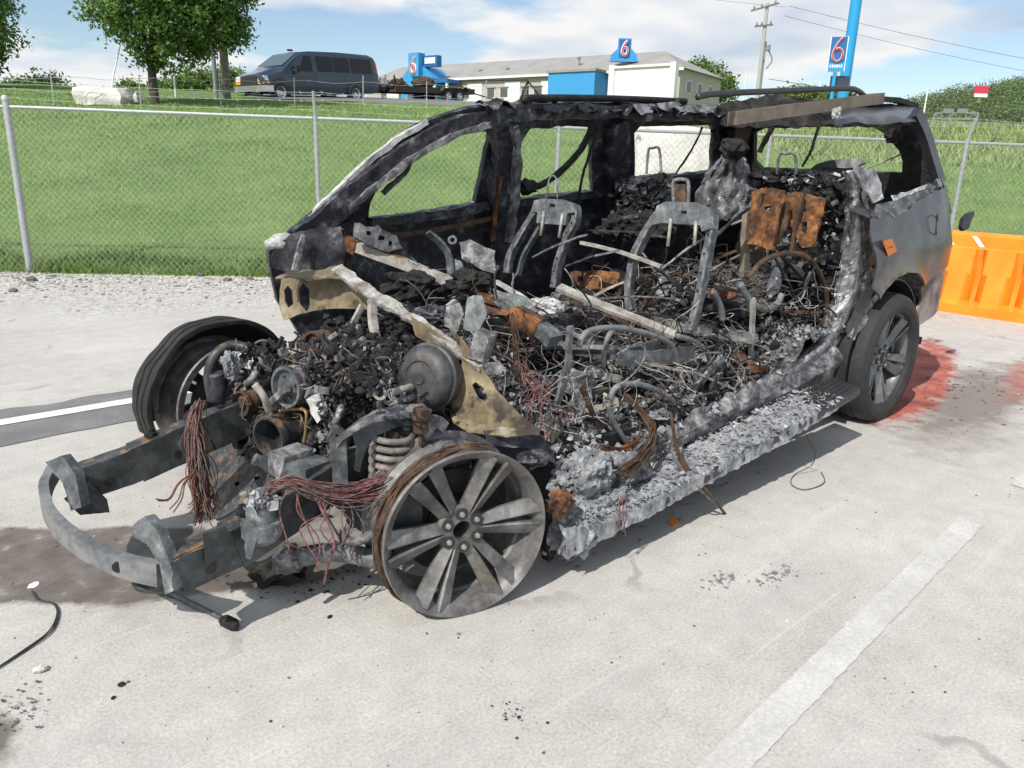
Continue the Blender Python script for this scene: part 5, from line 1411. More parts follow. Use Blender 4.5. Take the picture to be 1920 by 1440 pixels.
wheel('wheel', (-0.06, 1.93, 0.302), (-math.sin(R(8)), math.cos(R(8)), 0), R(10), M_alloy, tyre=True, tyre_arc=(R(-104), R(92)), tyre_mat=mottle('burnt_tyre', [(0.3, G(.006)), (0.52, (.014, .0135, .013)), (0.68, (.032, .03, .028)), (0.8, (.10, .085, .065))], 8, rough=0.7, bump=0.6, bscale=40, bdist=0.008))
rr_ = MB().lathe([(.001, .0), (.28, -.03), (.33, .02), (.40, -.04), (.405, -.12), (.40, -.22), (.33, -.27), (.28, -.2), (.001, -.2)], (3.36, 1.93, 0.40), (0, 1, 0), 48).build('wheel', M_tyre, suv, auto=30)
# loose steel cords of the burnt tyre round the front rim
mb = MB(); rg = random.Random(4); wv = Vector((-math.sin(STEER), -math.cos(STEER), 0.03)).normalized(); e1 = Vector((0, 0, 1)); e2 = wv.cross(e1)
for i in range(22):
    a0 = R(rg.uniform(-20, 20)); a1 = R(rg.uniform(120, 165)); rr = 0.292 + rg.uniform(0, .008); dd = -rg.uniform(0.02, 0.075); pts = []
    for k in range(15):
        a = a0 + (a1 - a0) * k / 14; q = rr + 0.006 * math.sin(k * 1.7 + i)
        pts.append(FLC + e1 * (math.cos(a) * q) + e2 * (math.sin(a) * q) + wv * dd)
    mb.tube(pts, 0.0035, 5)
mb.build('tyre_cords', M_rustd, suv, kind='stuff')
# ---- front frame
nr = [(-.80, .34, .275), (-.62, .34, .300), (-.42, .36, .355), (-.10, .42, .405), (.55, .45, .38)]
frr = [(-.88, 1.17, .285), (-.66, 1.14, .33), (-.40, 1.10, .41), (-.05, 1.08, .47), (.55, 1.10, .45)]
for pts, h_, lab in ((nr, (0.12, 0.16), 1), (frr, (0.12, 0.17), 2)):
    fo = beam([Vector(p) for p in pts], 0.075, h_, (0, 0, 1), 0.003, n=8).build('frame_rail', M_rail, suv, auto=40)
    for k in range(2):
        a, b = Vector(pts[k]), Vector(pts[k + 1]); m_ = a.lerp(b, 0.55)
        MB().lathe([(.001, .001), (.016, .001), (.018, 0)], m_ + Vector((-.002, -0.0445, -.02)), (0, -1, 0), 14).build('frame_hole', M_dirt, fo)
    beam([Vector(pts[1]) + Vector((.0, 0, .0)), Vector(pts[2])], 0.085, 0.142, (0, 0, 1), 0.002).build('rail_sleeve', M_rail, fo, auto=40)
    for k in (0.25, 0.8):
        b = Vector(pts[1]).lerp(Vector(pts[2]), k) + Vector((0, 0, 0.088)); MB().lathe([(.001, .022), (.014, .02), (.016, .008), (.024, .006), (.024, -.01)], b, (0, 0, 1), 8).build('bolt', M_char, fo)
bp = [((100, 885), .345), ((84, 925), .32), ((100, 975), .295), ((150, 1020), .27), ((220, 1056), .25), ((300, 1076), .24)]
beam([P(u, v, 'z', z) for (u, v), z in bp], 0.032, (0.060, 0.078), (0, 0, 1), 0.002, n=8).build('bumper_beam', M_beamst, suv, auto=40)
MB().lathe([(.001, .001), (.016, .001), (.02, 0)], P(225, 1056, 'z', .25) + Vector((-.010, -.022, 0)), (-.45, -1, 0), 14).build('beam_hole', M_dirt, suv)
sheet_px([(267, 980), (290, 963), (313, 987), (337, 1047), (343, 1100), (327, 1107), (317, 1053), (293, 1013), (270, 1000)], (305, 1030, 'x', -.81), (-1, -0.45, 0.15), 0.035, 10, fray_amp=0.5, crumple=0.002).build('crash_bracket', M_steel, suv, auto=40)
sheet_px([(103, 863), (133, 850), (157, 883), (170, 947), (150, 953), (135, 900), (115, 880)], (138, 895, 'x', -.89), (-1, -0.45, 0.15), 0.035, 10, fray_amp=0.5, crumple=0.002).build('crash_bracket', M_steel, suv, auto=40)
beam([P(325, 1075, 'y', .34), P(350, 1060, 'y', .34), P(385, 1045, 'y', .34)], 0.09, 0.12, (0, 0, 1), 0.004).build('rail_end_box', M_rail, suv, auto=40)
sheet_px([(380, 1000), (420, 985), (440, 1010), (410, 1045), (385, 1060)], (405, 1020, 'y', .29), (0, -1, 0.05), 0.006, 10, fray_amp=.4, crumple=.002).build('gusset_plate', M_rail, suv)
sheet_px([(120, 935), (165, 900), (200, 935), (205, 960), (150, 965)], (160, 940, 'y', 1.115), (0, -1, 0.05), 0.006, 10, fray_amp=.4, crumple=.002).build('gusset_plate', M_rail, suv)
MB().tube([P(254, 1090, 'z', .16), P(262, 1102, 'z', .14), P(290, 1106, 'z', .14), P(318, 1100, 'z', .16)], 0.013, 8).build('tow_hook', M_rail, suv, smooth=True)
for (u, v, s_) in ((290, 1010, 1),):
    fl_mesh(70, lambda rg, u=u, v=v: tuple(P(u + rg.normal() * 9, v + rg.normal() * 9, 'x', -.80 if v > 900 else -.87)), .006, .02, s_, .2).build('melted_scraps', M_alum, suv, kind='stuff')
# body mount on the near rail
mc = P(490, 985, 'y', .28)
MB().lathe([(.001, .07), (.035, .07), (.045, .05), (.045, .02), (.062, .015), (.062, -.03), (.045, -.05), (.001, -.05)], mc, (0, 0, 1), 20).build('body_mount', M_steel, suv, auto=40)
sheet_px([(455, 970), (480, 985), (515, 985), (520, 1000), (480, 1010), (470, 1048), (460, 1045)], (480, 1005, 'y', .24), (-0.2, -1, 0.2), 0.012, 8, crumple=.003).build('mount_bracket', M_steel, suv, auto=40)
fl_mesh(80, lambda rg: (mc.x + rg.normal() * .022, mc.y + rg.normal() * .03, mc.z + .07 + abs(rg.normal()) * .025), .006, .02, 9, .2).build('ash_clump', M_ash, suv, kind='stuff')
# crossmember, lower arms
sheet_px([(388, 790), (430, 778), (452, 850), (520, 900), (575, 930), (480, 955), (420, 985), (402, 900)], (440, 890, 'x', -.22), (-.7, -.1, .7), 0.05, 16, fray_amp=.6, crumple=.006, holes=[[(455, 915), (462, 910), (466, 918), (458, 922)], [(490, 905), (500, 902), (502, 908), (492, 911)]]).build('crossmember', M_rail, suv, auto=40)
MB().tube([P(560, 1045, 'y', .32), P(630, 1035, 'y', .28), P(710, 1050, 'y', .18)], 0.034, 10).build('lower_arm', M_steel, suv, smooth=True)
MB().tube([P(650, 985, 'y', .22), P(645, 1010, 'y', .2), P(670, 1015, 'y', .18), P(700, 1000, 'y', .15)], 0.016, 8).build('tie_rod', M_lite, suv, smooth=True)
MB().tube([P(655, 1015, 'y', .2), P(665, 1020, 'y', .18), P(690, 1012, 'y', .16)], 0.009, 8).build('rod_boot', M_rust, suv, smooth=True)
blob(P(520, 1070, 'y', .5), (.10, .08, .04), 17, .5).build('ash_pile', M_char, suv)
blob(P(540, 1050, 'y', .42), (.05, .05, .05), 18, .4).build('melted_blob', M_lite, suv)
# ---- coil spring and tower
cs = P(735, 805, 'y', .26); ce = P(733, 905, 'y', .26); pts = []
for i in range(150):
    k = i / 149; a = k * 2 * math.pi * 6.2; b = cs.lerp(ce, k); pts.append(b + Vector((math.cos(a), math.sin(a), 0)) * 0.068)
MB().tube(pts, 0.0115, 8, smooth=False).build('coil_spring', mottle('spring_steel', [(.3, (.06, .05, .045)), (.48, (.16, .145, .13)), (.60, (.27, .25, .23)), (.70, (.20, .10, .05))], 14, rough=.6, bump=.2), suv, smooth=True)
MB().tube([cs, ce], 0.028, 10, smooth=False).build('damper', M_rotor, suv, smooth=True)
beam([P(632, 842, 'y', .40), P(655, 808, 'y', .36), P(700, 785, 'y', .30), P(755, 772, 'y', .26), P(800, 768, 'y', .24)], (0.10, 0.08), 0.022, (0, 0, 1), 0.003).build('spring_tower', M_lite, suv, auto=40)
sheet_px([(660, 812), (700, 792), (760, 782), (800, 780), (800, 795), (745, 800), (705, 815), (685, 840), (672, 885), (664, 882), (668, 840)], (700, 810, 'y', .24), (-.1, -1, .1), 0.008, 10, crumple=.004, fray_amp=.5).build('tower_flange', M_rail, suv, auto=40)
sheet_px([(618, 800), (632, 795), (648, 808), (652, 905), (618, 908)], (635, 850, 'y', .36), (-.4, -1, 0), 0.012, 10, crumple=.003, fray_amp=.5, holes=[[(628, 812), (634, 812), (634, 818), (628, 818)]]).build('mount_plate', M_steel, suv, auto=40)
MB().box(P(580, 888, 'y', .42), (.12, .10, .09), Matrix.Rotation(.25, 3, 'Z')).build('control_box', M_steel, suv, auto=40)
MB().box(P(545, 865, 'y', .5), (.12, .09, .07), Matrix.Rotation(.1, 3, 'Z')).build('melted_box', M_lite, suv, jit=.03, jscale=20)
bj = P(789, 782, 'y', .16)
MB().lathe([(.001, .03), (.026, .03), (.03, .015), (.03, -.005), (.018, -.01), (.018, -.02), (.026, -.024), (.026, -.05), (.008, -.06), (.008, -.10)], bj, (0, 0, 1), 16).build('ball_joint', M_rustd, suv, auto=40)
beam([P(792, 815, 'y', .16), P(815, 790, 'y', .17), P(830, 800, 'y', .18)], .04, .03, (0, 1, 0), .004).build('knuckle_arm', M_lite, suv)
# ---- engine: charred mound with pulleys, ducts and pipes
def e_base(x, y):
    d = math.hypot((x - .22) / .52, (y - .86) / .47); return .36 + .45 * max(0, 1 - d ** 2.4)
e_f = heap_fn(e_base, .055, 9, 2.5)
heap(e_f, -.28, .74, .40, 1.34, .02).build('engine_block', M_char, suv)
def on_eng(rg):
    while True:
        x, y = rg.uniform(-.26, .72), rg.uniform(.42, 1.32)
        if math.hypot((x - .22) / .52, (y - .86) / .47) < 1.0: return (x, y, e_f(x, y) + .012)
lumps(1700, on_eng, .006, .024, 5).build('charred_lumps', M_char, suv, kind='stuff')
fl_mesh(1400, on_eng, .004, .018, 6, .2).build('charred_flakes', M_char, suv, kind='stuff')
fl_mesh(150, on_eng, .003, .012, 7, .2).build('pale_scraps', M_ash_lt, suv, kind='stuff')
fl_mesh(420, on_eng, .004, .018, 17, .2).build('metal_scraps', M_lite, suv, kind='stuff')
M_dust = mottle('brown_ash', [(.3, (.05, .042, .036)), (.5, (.15, .13, .112)), (.68, (.28, .25, .22))], 20, rough=.95, bump=.5)
fl_mesh(800, on_eng, .003, .014, 47, .3).build('dusty_scraps', M_dust, suv, kind='stuff')
def eng_front(rg):
    v_ = 640 + rg.random() * 215; p = P(425 + rg.random() * (330 if v_ < 740 else 200), v_, 'x', -.22 + .16 * rg.random()); return tuple(p)
fl_mesh(520, eng_front, .004, .018, 18, .1).build('metal_scraps', M_soot, suv, kind='stuff')
fl_mesh(200, eng_front, .003, .013, 19, .1).build('pale_scraps', M_lite, suv, kind='stuff')
lumps(330, eng_front, .006, .022, 20).build('charred_lumps', M_char, suv, kind='stuff')
def eng_wire(rg):
    v_ = rg.uniform(640, 850); p = P(rg.uniform(430, 740 if v_ < 720 else 620), v_, 'x', rg.uniform(-.25, -.10)); pts = [p]
    for _ in range(4): p = p + Vector((rg.gauss(0, .015), rg.gauss(0, .035), rg.gauss(-.008, .03))); pts.append(p)
    return pts
wires(40, eng_wire, .0018, 71).build('wire_tangle', M_greyw, suv, kind='stuff'); wires(14, eng_wire, .0018, 72).build('wire_tangle', M_pink, suv, kind='stuff'); wires(14, eng_wire, .0035, 73).build('pipe_tangle', M_lite, suv, kind='stuff')
def pulley(name, u, v, x, r_, mat, ax=(-1, -.25, .05), prof=None, parent=suv):
    c = P(u, v, 'x', x)
    prof = prof or [(.001, .012), (.35, .012), (.38, .0), (.80, -.004), (.86, .014), (1.0, .014), (1.0, -.002), (.93, -.010), (.93, -.020), (1.0, -.028), (1.0, -.045), (.5, -.05), (.3, -.10)]
    return MB().lathe([(a * r_, b) for a, b in prof], c, ax, 36).build(name, mat, parent, auto=35), c
pu, pc = pulley('water_pump_pulley', 540, 725, -.24, .076, M_steel)
for k in range(4):
    a = k * math.pi / 2 + .4; ex_ = Vector((.25, -1, 0)).normalized(); MB().lathe([(.001, .006), (.007, .005), (.007, 0)], pc + (ex_ * math.cos(a) + Vector((0, 0, 1)) * math.sin(a)) * .042 + Vector((-.004, 0, 0)), (-1, -.25, .05), 8).build('bolt', M_lite, pu)
pulley('idler_pulley', 456, 756, -.26, .052, M_rustd)
pulley('tensioner_pulley', 592, 650, -.10, .060, M_rustd)
pulley('throttle_body', 507, 818, -.30, .080, M_rail, (-1, -.35, .02), [(.80, -.13), (.80, .0), (.84, .014), (.95, .014), (1.0, .004), (1.0, -.012), (.9, -.016), (.9, -.13), (.5, -.13), (.001, -.13)])
pulley('throttle_plate', 510, 822, -.24, .062, M_steel, (-1, -.35, .4), [(.001, .002), (1, .002), (1, -.004), (.001, -.004)])
pulley('alternator', 585, 655, -.02, .075, M_char, (-1, -.3, .1))
beam([P(500, 765, 'x', -.28), P(520, 745, 'x', -.27), P(540, 728, 'x', -.27)], .025, .02, (1, 0, 0), .003).build('pump_shaft', M_lite, suv)
MB().tube([P(398, 745, 'y', 1.15), P(392, 700, 'y', 1.15), P(405, 665, 'y', 1.15), P(435, 648, 'y', 1.15), P(470, 655, 'y', 1.1)], .021, 12).build('intake_hose', M_rail, suv, smooth=True)
MB().tube([P(405, 755, 'y', 1.1), P(412, 720, 'y', 1.1), P(408, 700, 'y', 1.1)], .034, 12).build('intake_duct', M_soot, suv, smooth=True)
blob(P(432, 682, 'y', 1.05), (.03, .03, .045), 21, .6, 4).build('melted_box', M_ash, suv)
for i, px in enumerate(([(524, 772), (545, 768), (572, 770), (574, 800), (570, 830)], [(528, 780), (550, 776), (566, 782), (562, 812), (558, 838)], [(535, 772), (540, 800), (548, 835)], [(524, 790), (526, 770), (560, 764), (585, 775)], [(600, 840), (625, 835), (640, 838)])):
    MB().tube([P(u, v, 'x', -.22 + .02 * i) for u, v in px], .0065, 7).build('brake_pipe', M_brass, suv, smooth=True)
for i, (u, v, r_) in enumerate(((540, 795, .03), (552, 820, .026), (570, 800, .022), (590, 765, .035), (605, 785, .03), (482, 690, .025), (470, 680, .03), (610, 715, .03), (625, 770, .028), (655, 705, .03), (545, 815, .018))):
    pulley('engine_fitting', u, v, -.18 + .015 * i, r_, (M_lite, M_steel, M_ash_lt, M_rail)[i % 4], (-1, RND.uniform(-.6, .1), RND.uniform(-.2, .4)))
rgq = random.Random(91)
for i in range(150):
    u, v = rgq.uniform(430, 760), rgq.uniform(630, 865)
    if (u - 800) ** 2 + (v - 708) ** 2 < 90 ** 2 or (v > 740 and u > 620) or (u - 540) ** 2 + (v - 725) ** 2 < 40 ** 2 or (u - 507) ** 2 + (v - 818) ** 2 < 42 ** 2: continue
    c = P(u, v, 'x', rgq.uniform(-.26, -.08)); d = Vector((rgq.uniform(-1, .3), rgq.uniform(-1, 1), rgq.uniform(-.6, .9))).normalized() * rgq.uniform(.012, .045)
    mt = (M_lite, M_char, M_rail, M_soot, M_rustd, M_char)[i % 6]
    if i % 3: MB().tube([c - d, c + Vector((rgq.gauss(0, .012), rgq.gauss(0, .012), rgq.gauss(0, .012))), c + d], rgq.uniform(.003, .009), 7).build('engine_pipe', mt, suv, smooth=True)
    else: MB().box(c, (rgq.uniform(.012, .045), rgq.uniform(.012, .045), rgq.uniform(.005, .035)), Matrix.Rotation(rgq.random() * 3, 3, d)).build('engine_bracket', mt, suv, jit=.006, jscale=25)
sheet_px([(582, 745), (604, 735), (612, 770), (600, 790), (588, 775)], (597, 762, 'x', -.2), (-1, -.4, .2), .02, 6, crumple=.02, fray_amp=1.6, seed=3).build('melted_bracket', M_ash_lt, suv)
sheet_px([(650, 718), (705, 722), (700, 750), (655, 745)], (680, 735, 'y', .62), (-.6, -1, .2), .01, 10, seed=5).build('rusty_plate', M_rust, suv)
sheet_px([(555, 640), (575, 628), (600, 650), (625, 690), (622, 720), (590, 722), (565, 690)], (590, 680, 'x', -.06), (-1, -.5, .2), .02, 10, crumple=.012, seed=6).build('timing_cover', M_rail, suv)
beam([P(697, 562, 'y', .80), P(702, 620, 'y', .74), P(708, 670, 'y', .70), P(714, 712, 'y', .66)], .03, .022, (0, 1, 0), .006).build('scorched_rod', M_palebar, suv)
beam([P(678, 575, 'y', .9), P(665, 600, 'y', .88), P(655, 622, 'y', .86)], .026, .012, (0, 1, 0), .004).build('scorched_rod', M_palebar, suv)
for i, (u, v, u2, v2, y) in enumerate(((700, 740, 720, 715, .5), (700, 790, 716, 745, .5), (735, 735, 770, 725, .42), (735, 755, 775, 745, .42), (640, 730, 655, 700, .6), (460, 720, 480, 700, .9), (478, 720, 505, 770, .7), (620, 800, 640, 760, .5))):
    MB().tube([P(u, v, 'y', y), P((u + u2) / 2 + 4, (v + v2) / 2, 'y', y - .02), P(u2, v2, 'y', y)], .014, 8).build('pipe_stub', (M_palebar, M_lite)[i % 2], suv, smooth=True, jit=.004, jscale=20)
for i in range(3):
    MB().lathe([(.014, -.012), (.024, -.012), (.024, .012), (.014, .012), (.014, -.012)], P(712 + 18 * i, 738 + 10 * (i % 2), 'y', .44), (-.5, -1, .3), 16).build('clamp_ring', M_palebar, suv, auto=40)
# brake booster drum
bc_ = P(800, 708, 'y', .42)
MB().lathe([(.001, .052), (.022, .052), (.026, .046), (.060, .044), (.066, .050), (.088, .048), (.104, .040), (.116, .026), (.121, .008), (.122, .0), (.130, -.003), (.132, -.008), (.130, -.014), (.123, -.017), (.121, -.06), (.10, -.085), (.001, -.09)], bc_, (-.92, -.30, .16), 48).build('brake_booster', mottle('booster_steel', [(.32, (.022, .023, .026)), (.48, (.055, .056, .06)), (.60, (.10, .098, .096)), (.72, (.20, .15, .10))], 9, rough=.55, metal=.3, bump=.15), suv, auto=40)
# ---- firewall and cowl, tanned by heat
sheet_px([(528, 525), (545, 512), (590, 512), (628, 502), (650, 512), (700, 560), (690, 580), (640, 578), (592, 582), (560, 590), (535, 600), (525, 575)], (600, 545, 'y', 1.25), (-1, -.35, .12), .006, 11, holes=[[(534, 545), (541, 535), (549, 545), (550, 570), (541, 578), (534, 565)], [(562, 545), (572, 530), (583, 545), (582, 572), (574, 585), (562, 570)]], crumple=.012, fray_amp=.8).build('cowl_panel', M_tan, suv, auto=60)
sheet_px([(515, 520), (540, 510), (590, 510), (626, 500), (650, 508), (640, 522), (590, 526), (545, 522)], (585, 515, 'y', 1.22), (-.3, -.1, 1), .006, 11, crumple=.01, seed=2).build('cowl_ledge', M_tan, suv, auto=60)
beam([P(632, 504, 'y', 1.12), P(690, 545, 'y', .92), P(760, 590, 'y', .70), P(830, 635, 'y', .48), P(905, 690, 'y', .27)], (.058, .04), .018, (-.4, -.3, 1), .010, n=12).build('cowl_rail', mottle('ashy_rail', [(.32, (.06, .045, .025)), (.44, (.19, .17, .14)), (.56, (.36, .36, .35)), (.70, (.52, .52, .51))], 15, rough=.85, bump=.4), suv)
sheet_px([(842, 612), (872, 640), (905, 690), (935, 735), (975, 775), (1018, 808), (960, 804), (900, 798), (858, 782), (846, 760), (862, 710), (868, 665)], (900, 740, 'y', .26), (-1, -.45, .25), .006, 10, holes=[[(886, 722), (892, 716), (908, 728), (916, 745), (912, 752), (898, 746)]], crumple=.012, fray_amp=.8, seed=4).build('firewall_sheet', M_tan, suv, auto=60)
sheet_px([(770, 590), (830, 630), (862, 655), (858, 690), (835, 660), (780, 630)], (820, 640, 'y', .5), (-1, -.4, .2), .006, 10, seed=9).build('firewall_sheet', M_tan, suv, auto=60)
sheet_px([(845, 772), (900, 798), (965, 806), (1015, 806), (1010, 818), (950, 822), (880, 812), (850, 795)], (930, 806, 'y', .16), (-.6, -.2, 1), .006, 10, crumple=.01, seed=5).build('firewall_lip', M_tan, suv, auto=60)
sheet_px([(905, 808), (960, 806), (1010, 812), (1030, 840), (1042, 870), (1020, 858), (990, 840), (940, 838), (910, 830)], (980, 828, 'y', .10), (-.5, -1, .5), .006, 10, crumple=.015, seed=6).build('inner_wing', M_soot, suv, auto=60)
blob(P(1000, 860, 'y', .06), (.07, .05, .03), 31, .3).build('melted_liner', M_soot, suv)
sheet_px([(880, 560), (905, 555), (915, 590), (900, 625), (870, 618)], (890, 590, 'y', .42), (-.8, -.6, .3), .02, 10, crumple=.006, seed=8).build('pedal_box', M_steel, suv, auto=50)
MB().box(P(905, 648, 'y', .30), (.085, .06, .10), Matrix.Rotation(.5, 3, 'Z') @ Matrix.Rotation(.25, 3, 'X')).build('pedal_bracket', M_lite, suv, jit=.006, jscale=16)
sheet_px([(838, 575), (862, 568), (870, 590), (862, 620), (835, 612)], (852, 595, 'y', .5), (-.9, -.5, .1), .01, 10, seed=12).build('bracket_plate', M_lite, suv)
sheet_px([(905, 680), (930, 678), (948, 690), (935, 704), (912, 700)], (925, 690, 'y', .24), (-.6, -.8, .4), .01, 8, crumple=.02, seed=13).build('torn_bracket', M_alum, suv)

# ---- cabin: floor heap
def f_base(x, y):
    z = .43 + .10 * math.exp(-((y - .95) / .2) ** 2) + .16 * math.exp(-((x - .85) / .25) ** 2) * sstep(.35, .9, y) + .18 * sstep(2.1, 2.5, x) + .12 * sstep(2.9, 3.3, x)
    return z - .10 * (1 - sstep(.08, .35, y)) * (1 - sstep(2.0, 2.4, x))
f_f = heap_fn(f_base, .05, 6, 4.5)
heap(f_f, .52, 4.25, .06, 1.84, .02).build('cabin_floor', mottle('burnt_floor', [(0.32, (.012, .012, .013)), (0.46, (.05, .05, .052)), (0.58, (.16, .16, .165)), (0.72, (.38, .38, .385))], 11, detail=5, rough=0.95, bump=1.0, bscale=50, bdist=0.012), suv)
def on_floor(x0, x1, y0, y1):
    def g_(rg):
        x, y = rg.uniform(x0, x1), rg.uniform(y0, y1); return (x, y, f_f(x, y) + .01 + abs(rg.normal()) * .02)
    return g_
fl_mesh(3600, on_floor(.55, 3.0, .06, .75), .003, .017, 21, .3).build('ash_flakes', M_ash, suv, kind='stuff')
fl_mesh(800, on_floor(.55, 3.0, .06, .6), .002, .012, 22, .35).build('pale_ash_flakes', M_ash_lt, suv, kind='stuff')
fl_mesh(2400, on_floor(.55, 4.0, .2, 1.8), .004, .016, 23, .2).build('charred_flakes', M_char, suv, kind='stuff')
fl_mesh(2400, on_floor(.55, 3.2, .3, 1.8), .004, .020, 28, .25).build('sooty_flakes', M_soot, suv, kind='stuff')
fl_mesh(1500, on_floor(.6, 3.2, .15, 1.7), .003, .016, 48, .25).build('dusty_flakes', M_dust, suv, kind='stuff')
fl_mesh(800, on_floor(.6, 3.0, .15, 1.6), .004, .018, 29, .25).build('brown_flakes', M_rustd, suv, kind='stuff')
rgp = random.Random(44)
for i in range(90):
    x, y = rgp.uniform(.65, 2.95), rgp.uniform(.12, 1.5); z = f_f(x, y) + rgp.uniform(.01, .12); s_ = rgp.uniform(.035, .10)
    n_ = Vector((rgp.gauss(-.3, .6), rgp.gauss(-.3, .6), 1)).normalized(); e1_ = n_.orthogonal().normalized(); e2_ = n_.cross(e1_); ph = rgp.random() * 6
    oo = fray([(math.cos(ph + q * 1.05) * s_ * rgp.uniform(.5, 1.1), math.sin(ph + q * 1.05) * s_ * rgp.uniform(.4, 1.0)) for q in range(6)], .02, .006, i)
    V_, T_ = panel2d(oo, [], .02)
    pts_ = [Vector((x, y, z)) + e1_ * p_[0] + e2_ * p_[1] + n_ * (mnoise.noise(Vector((p_[0] * 18 + i, p_[1] * 18, i))) * .03) for p_ in V_]
    MB().add(*solid(pts_, T_, .004)).build('torn_plate', (M_soot, M_lite, M_rail, M_lite, M_rustd, M_palebar, M_ash)[i % 7], suv)
fl_mesh(70, on_floor(.8, 3.0, .2, 1.6), .015, .045, 24, .3).build('rusty_scraps', M_rust, suv, kind='stuff')
fl_mesh(200, on_floor(.6, 3.0, .1, 1.6), .012, .045, 25, .2).build('metal_scraps', M_lite, suv, kind='stuff')
lumps(420, on_floor(.6, 4.0, .15, 1.8), .012, .05, 26).build('charred_lumps', M_char, suv, kind='stuff')
lumps(900, on_floor(.55, 3.2, .2, 1.7), .004, .016, 37).build('charred_lumps', M_char, suv, kind='stuff')
lumps(500, on_floor(.55, 2.9, .06, .9), .004, .022, 27).build('ash_lumps', M_ash, suv, kind='stuff')
def cab_wire(x0, x1, y0, y1, z0, z1, L_):
    def g_(rg):
        p = Vector((rg.uniform(x0, x1), rg.uniform(y0, y1), 0)); p.z = f_f(p.x, p.y) + rg.uniform(z0, z1); d = Vector((rg.gauss(0, 1), rg.gauss(0, 1), rg.gauss(0, .5))).normalized(); pts = [p]
        for i in range(rg.randint(4, 7)):
            d = (d + Vector((rg.gauss(0, .6), rg.gauss(0, .6), rg.gauss(-.1, .4)))).normalized(); p = p + d * L_ * rg.uniform(.6, 1.2)
            p.x = min(max(p.x, .55), 2.95); p.y = min(max(p.y, .09), 1.7); p.z = max(p.z, f_f(p.x, p.y) + .01); pts.append(p.copy())
        return pts
    return g_
wires(260, cab_wire(.6, 3.0, .10, 1.5, .02, .28, .07), .0022, 31).build('wire_tangle', M_greyw, suv, kind='stuff')
wires(130, cab_wire(.6, 3.0, .08, 1.3, .02, .25, .06), .0016, 38).build('wire_tangle', M_ash_lt, suv, kind='stuff')
wires(150, cab_wire(.6, 3.0, .08, 1.4, .02, .3, .06), .0018, 39).build('wire_tangle', M_rustd, suv, kind='stuff')
wires(90, cab_wire(.6, 3.0, .12, 1.5, .02, .25, .10), .004, 35).build('pipe_tangle', M_lite, suv, kind='stuff')
wires(50, cab_wire(.6, 3.0, .12, 1.5, .02, .25, .10), .0045, 36).build('pipe_tangle', M_char, suv, kind='stuff')
wires(30, cab_wire(.6, 1.2, .10, .7, .02, .2, .05), .0018, 32).build('wire_tangle', M_pink, suv, kind='stuff')
wires(26, cab_wire(.9, 3.0, .12, 1.4, .02, .22, .10), .0028, 33).build('wire_tangle', M_rustd, suv, kind='stuff')
rg = random.Random(12)
for i in range(46):
    x, y = rg.uniform(.7, 3.0), rg.uniform(.15, 1.6); z = f_f(x, y) + rg.uniform(.02, .20); a = rg.uniform(0, 6.28); L_ = rg.uniform(.08, .30)
    d = Vector((math.cos(a), math.sin(a), rg.gauss(0, .35))) * L_
    mt = (M_soot, M_lite, M_rustd, M_steel, M_char, M_palebar)[i % 6]
    if i % 3 == 0: mbx = MB().tube([Vector((x, y, z)) - d, Vector((x, y, z + rg.uniform(-.03, .05))), Vector((x, y, z)) + d], rg.uniform(.006, .014), 7)
    else: mbx = beam([Vector((x, y, z)) - d, Vector((x, y, z + rg.uniform(-.02, .04))), Vector((x, y, z)) + d], rg.uniform(.015, .045), rg.uniform(.006, .02), (0, 0, 1), .006, n=4, seed=i)
    mbx.build('loose_bar', mt, suv)
# dash cross beam and modules
beam([P(655, 458, 'y', 1.62), P(740, 488, 'y', 1.36), P(820, 520, 'y', 1.14), P(895, 552, 'y', .96)], .05, .05, (0, 0, 1), .004, n=6).build('dash_beam', M_palebar, suv, auto=45)
beam([P(640, 452, 'y', 1.66), P(655, 458, 'y', 1.62), P(672, 465, 'y', 1.57)], .065, .065, (0, 0, 1), .004).build('dash_beam_joint', M_rust, suv)
beam([P(735, 484, 'y', 1.385), P(752, 492, 'y', 1.335)], .057, .057, (0, 0, 1), .003).build('dash_beam_joint', M_rust, suv)
beam([P(890, 548, 'y', .96), P(920, 560, 'y', .88), P(945, 566, 'y', .82)], .07, .03, (0, 0, 1), .006).build('dash_beam_joint', M_rust, suv)
sheet_px([(668, 425), (700, 425), (745, 448), (752, 470), (730, 478), (690, 462), (668, 450)], (705, 450, 'y', 1.45), (-.8, -1, .4), .05, 9, crumple=.012, seed=3, holes=[[(690, 440), (697, 440), (697, 447), (690, 447)], [(712, 447), (720, 449), (719, 457), (711, 455)], [(730, 458), (737, 460), (735, 466), (729, 465)]]).build('burnt_module', M_soot, suv)
sheet_px([(865, 455), (885, 450), (928, 472), (930, 515), (905, 508), (868, 488)], (895, 482, 'y', 1.18), (-.8, -.8, .25), .05, 10, crumple=.008, seed=4).build('airbag_box', M_lite, suv)
beam([P(802, 436, 'y', 1.3), P(822, 452, 'y', 1.28), P(840, 478, 'y', 1.25), P(846, 515, 'y', 1.22)], .04, .015, (1, 0, 0), .003).build('dash_bracket', M_steel, suv)
sheet_px([(838, 480), (868, 492), (872, 520), (850, 535), (842, 510)], (855, 508, 'y', 1.22), (-.9, -.4, .2), .008, 8, crumple=.006, seed=5).build('dash_bracket', M_steel, suv)
MB().lathe([(.012, -.008), (.022, -.008), (.022, .008), (.012, .008), (.012, -.008)], P(848, 450, 'y', 1.15), (-.6, -1, .2), 16).build('ring', M_lite, suv)
beam([P(965, 592, 'y', .66), P(990, 604, 'y', .58), P(1012, 616, 'y', .52)], .085, .085, (0, 0, 1), .004, n=6).build('steering_column', M_rust, suv, smooth=True)
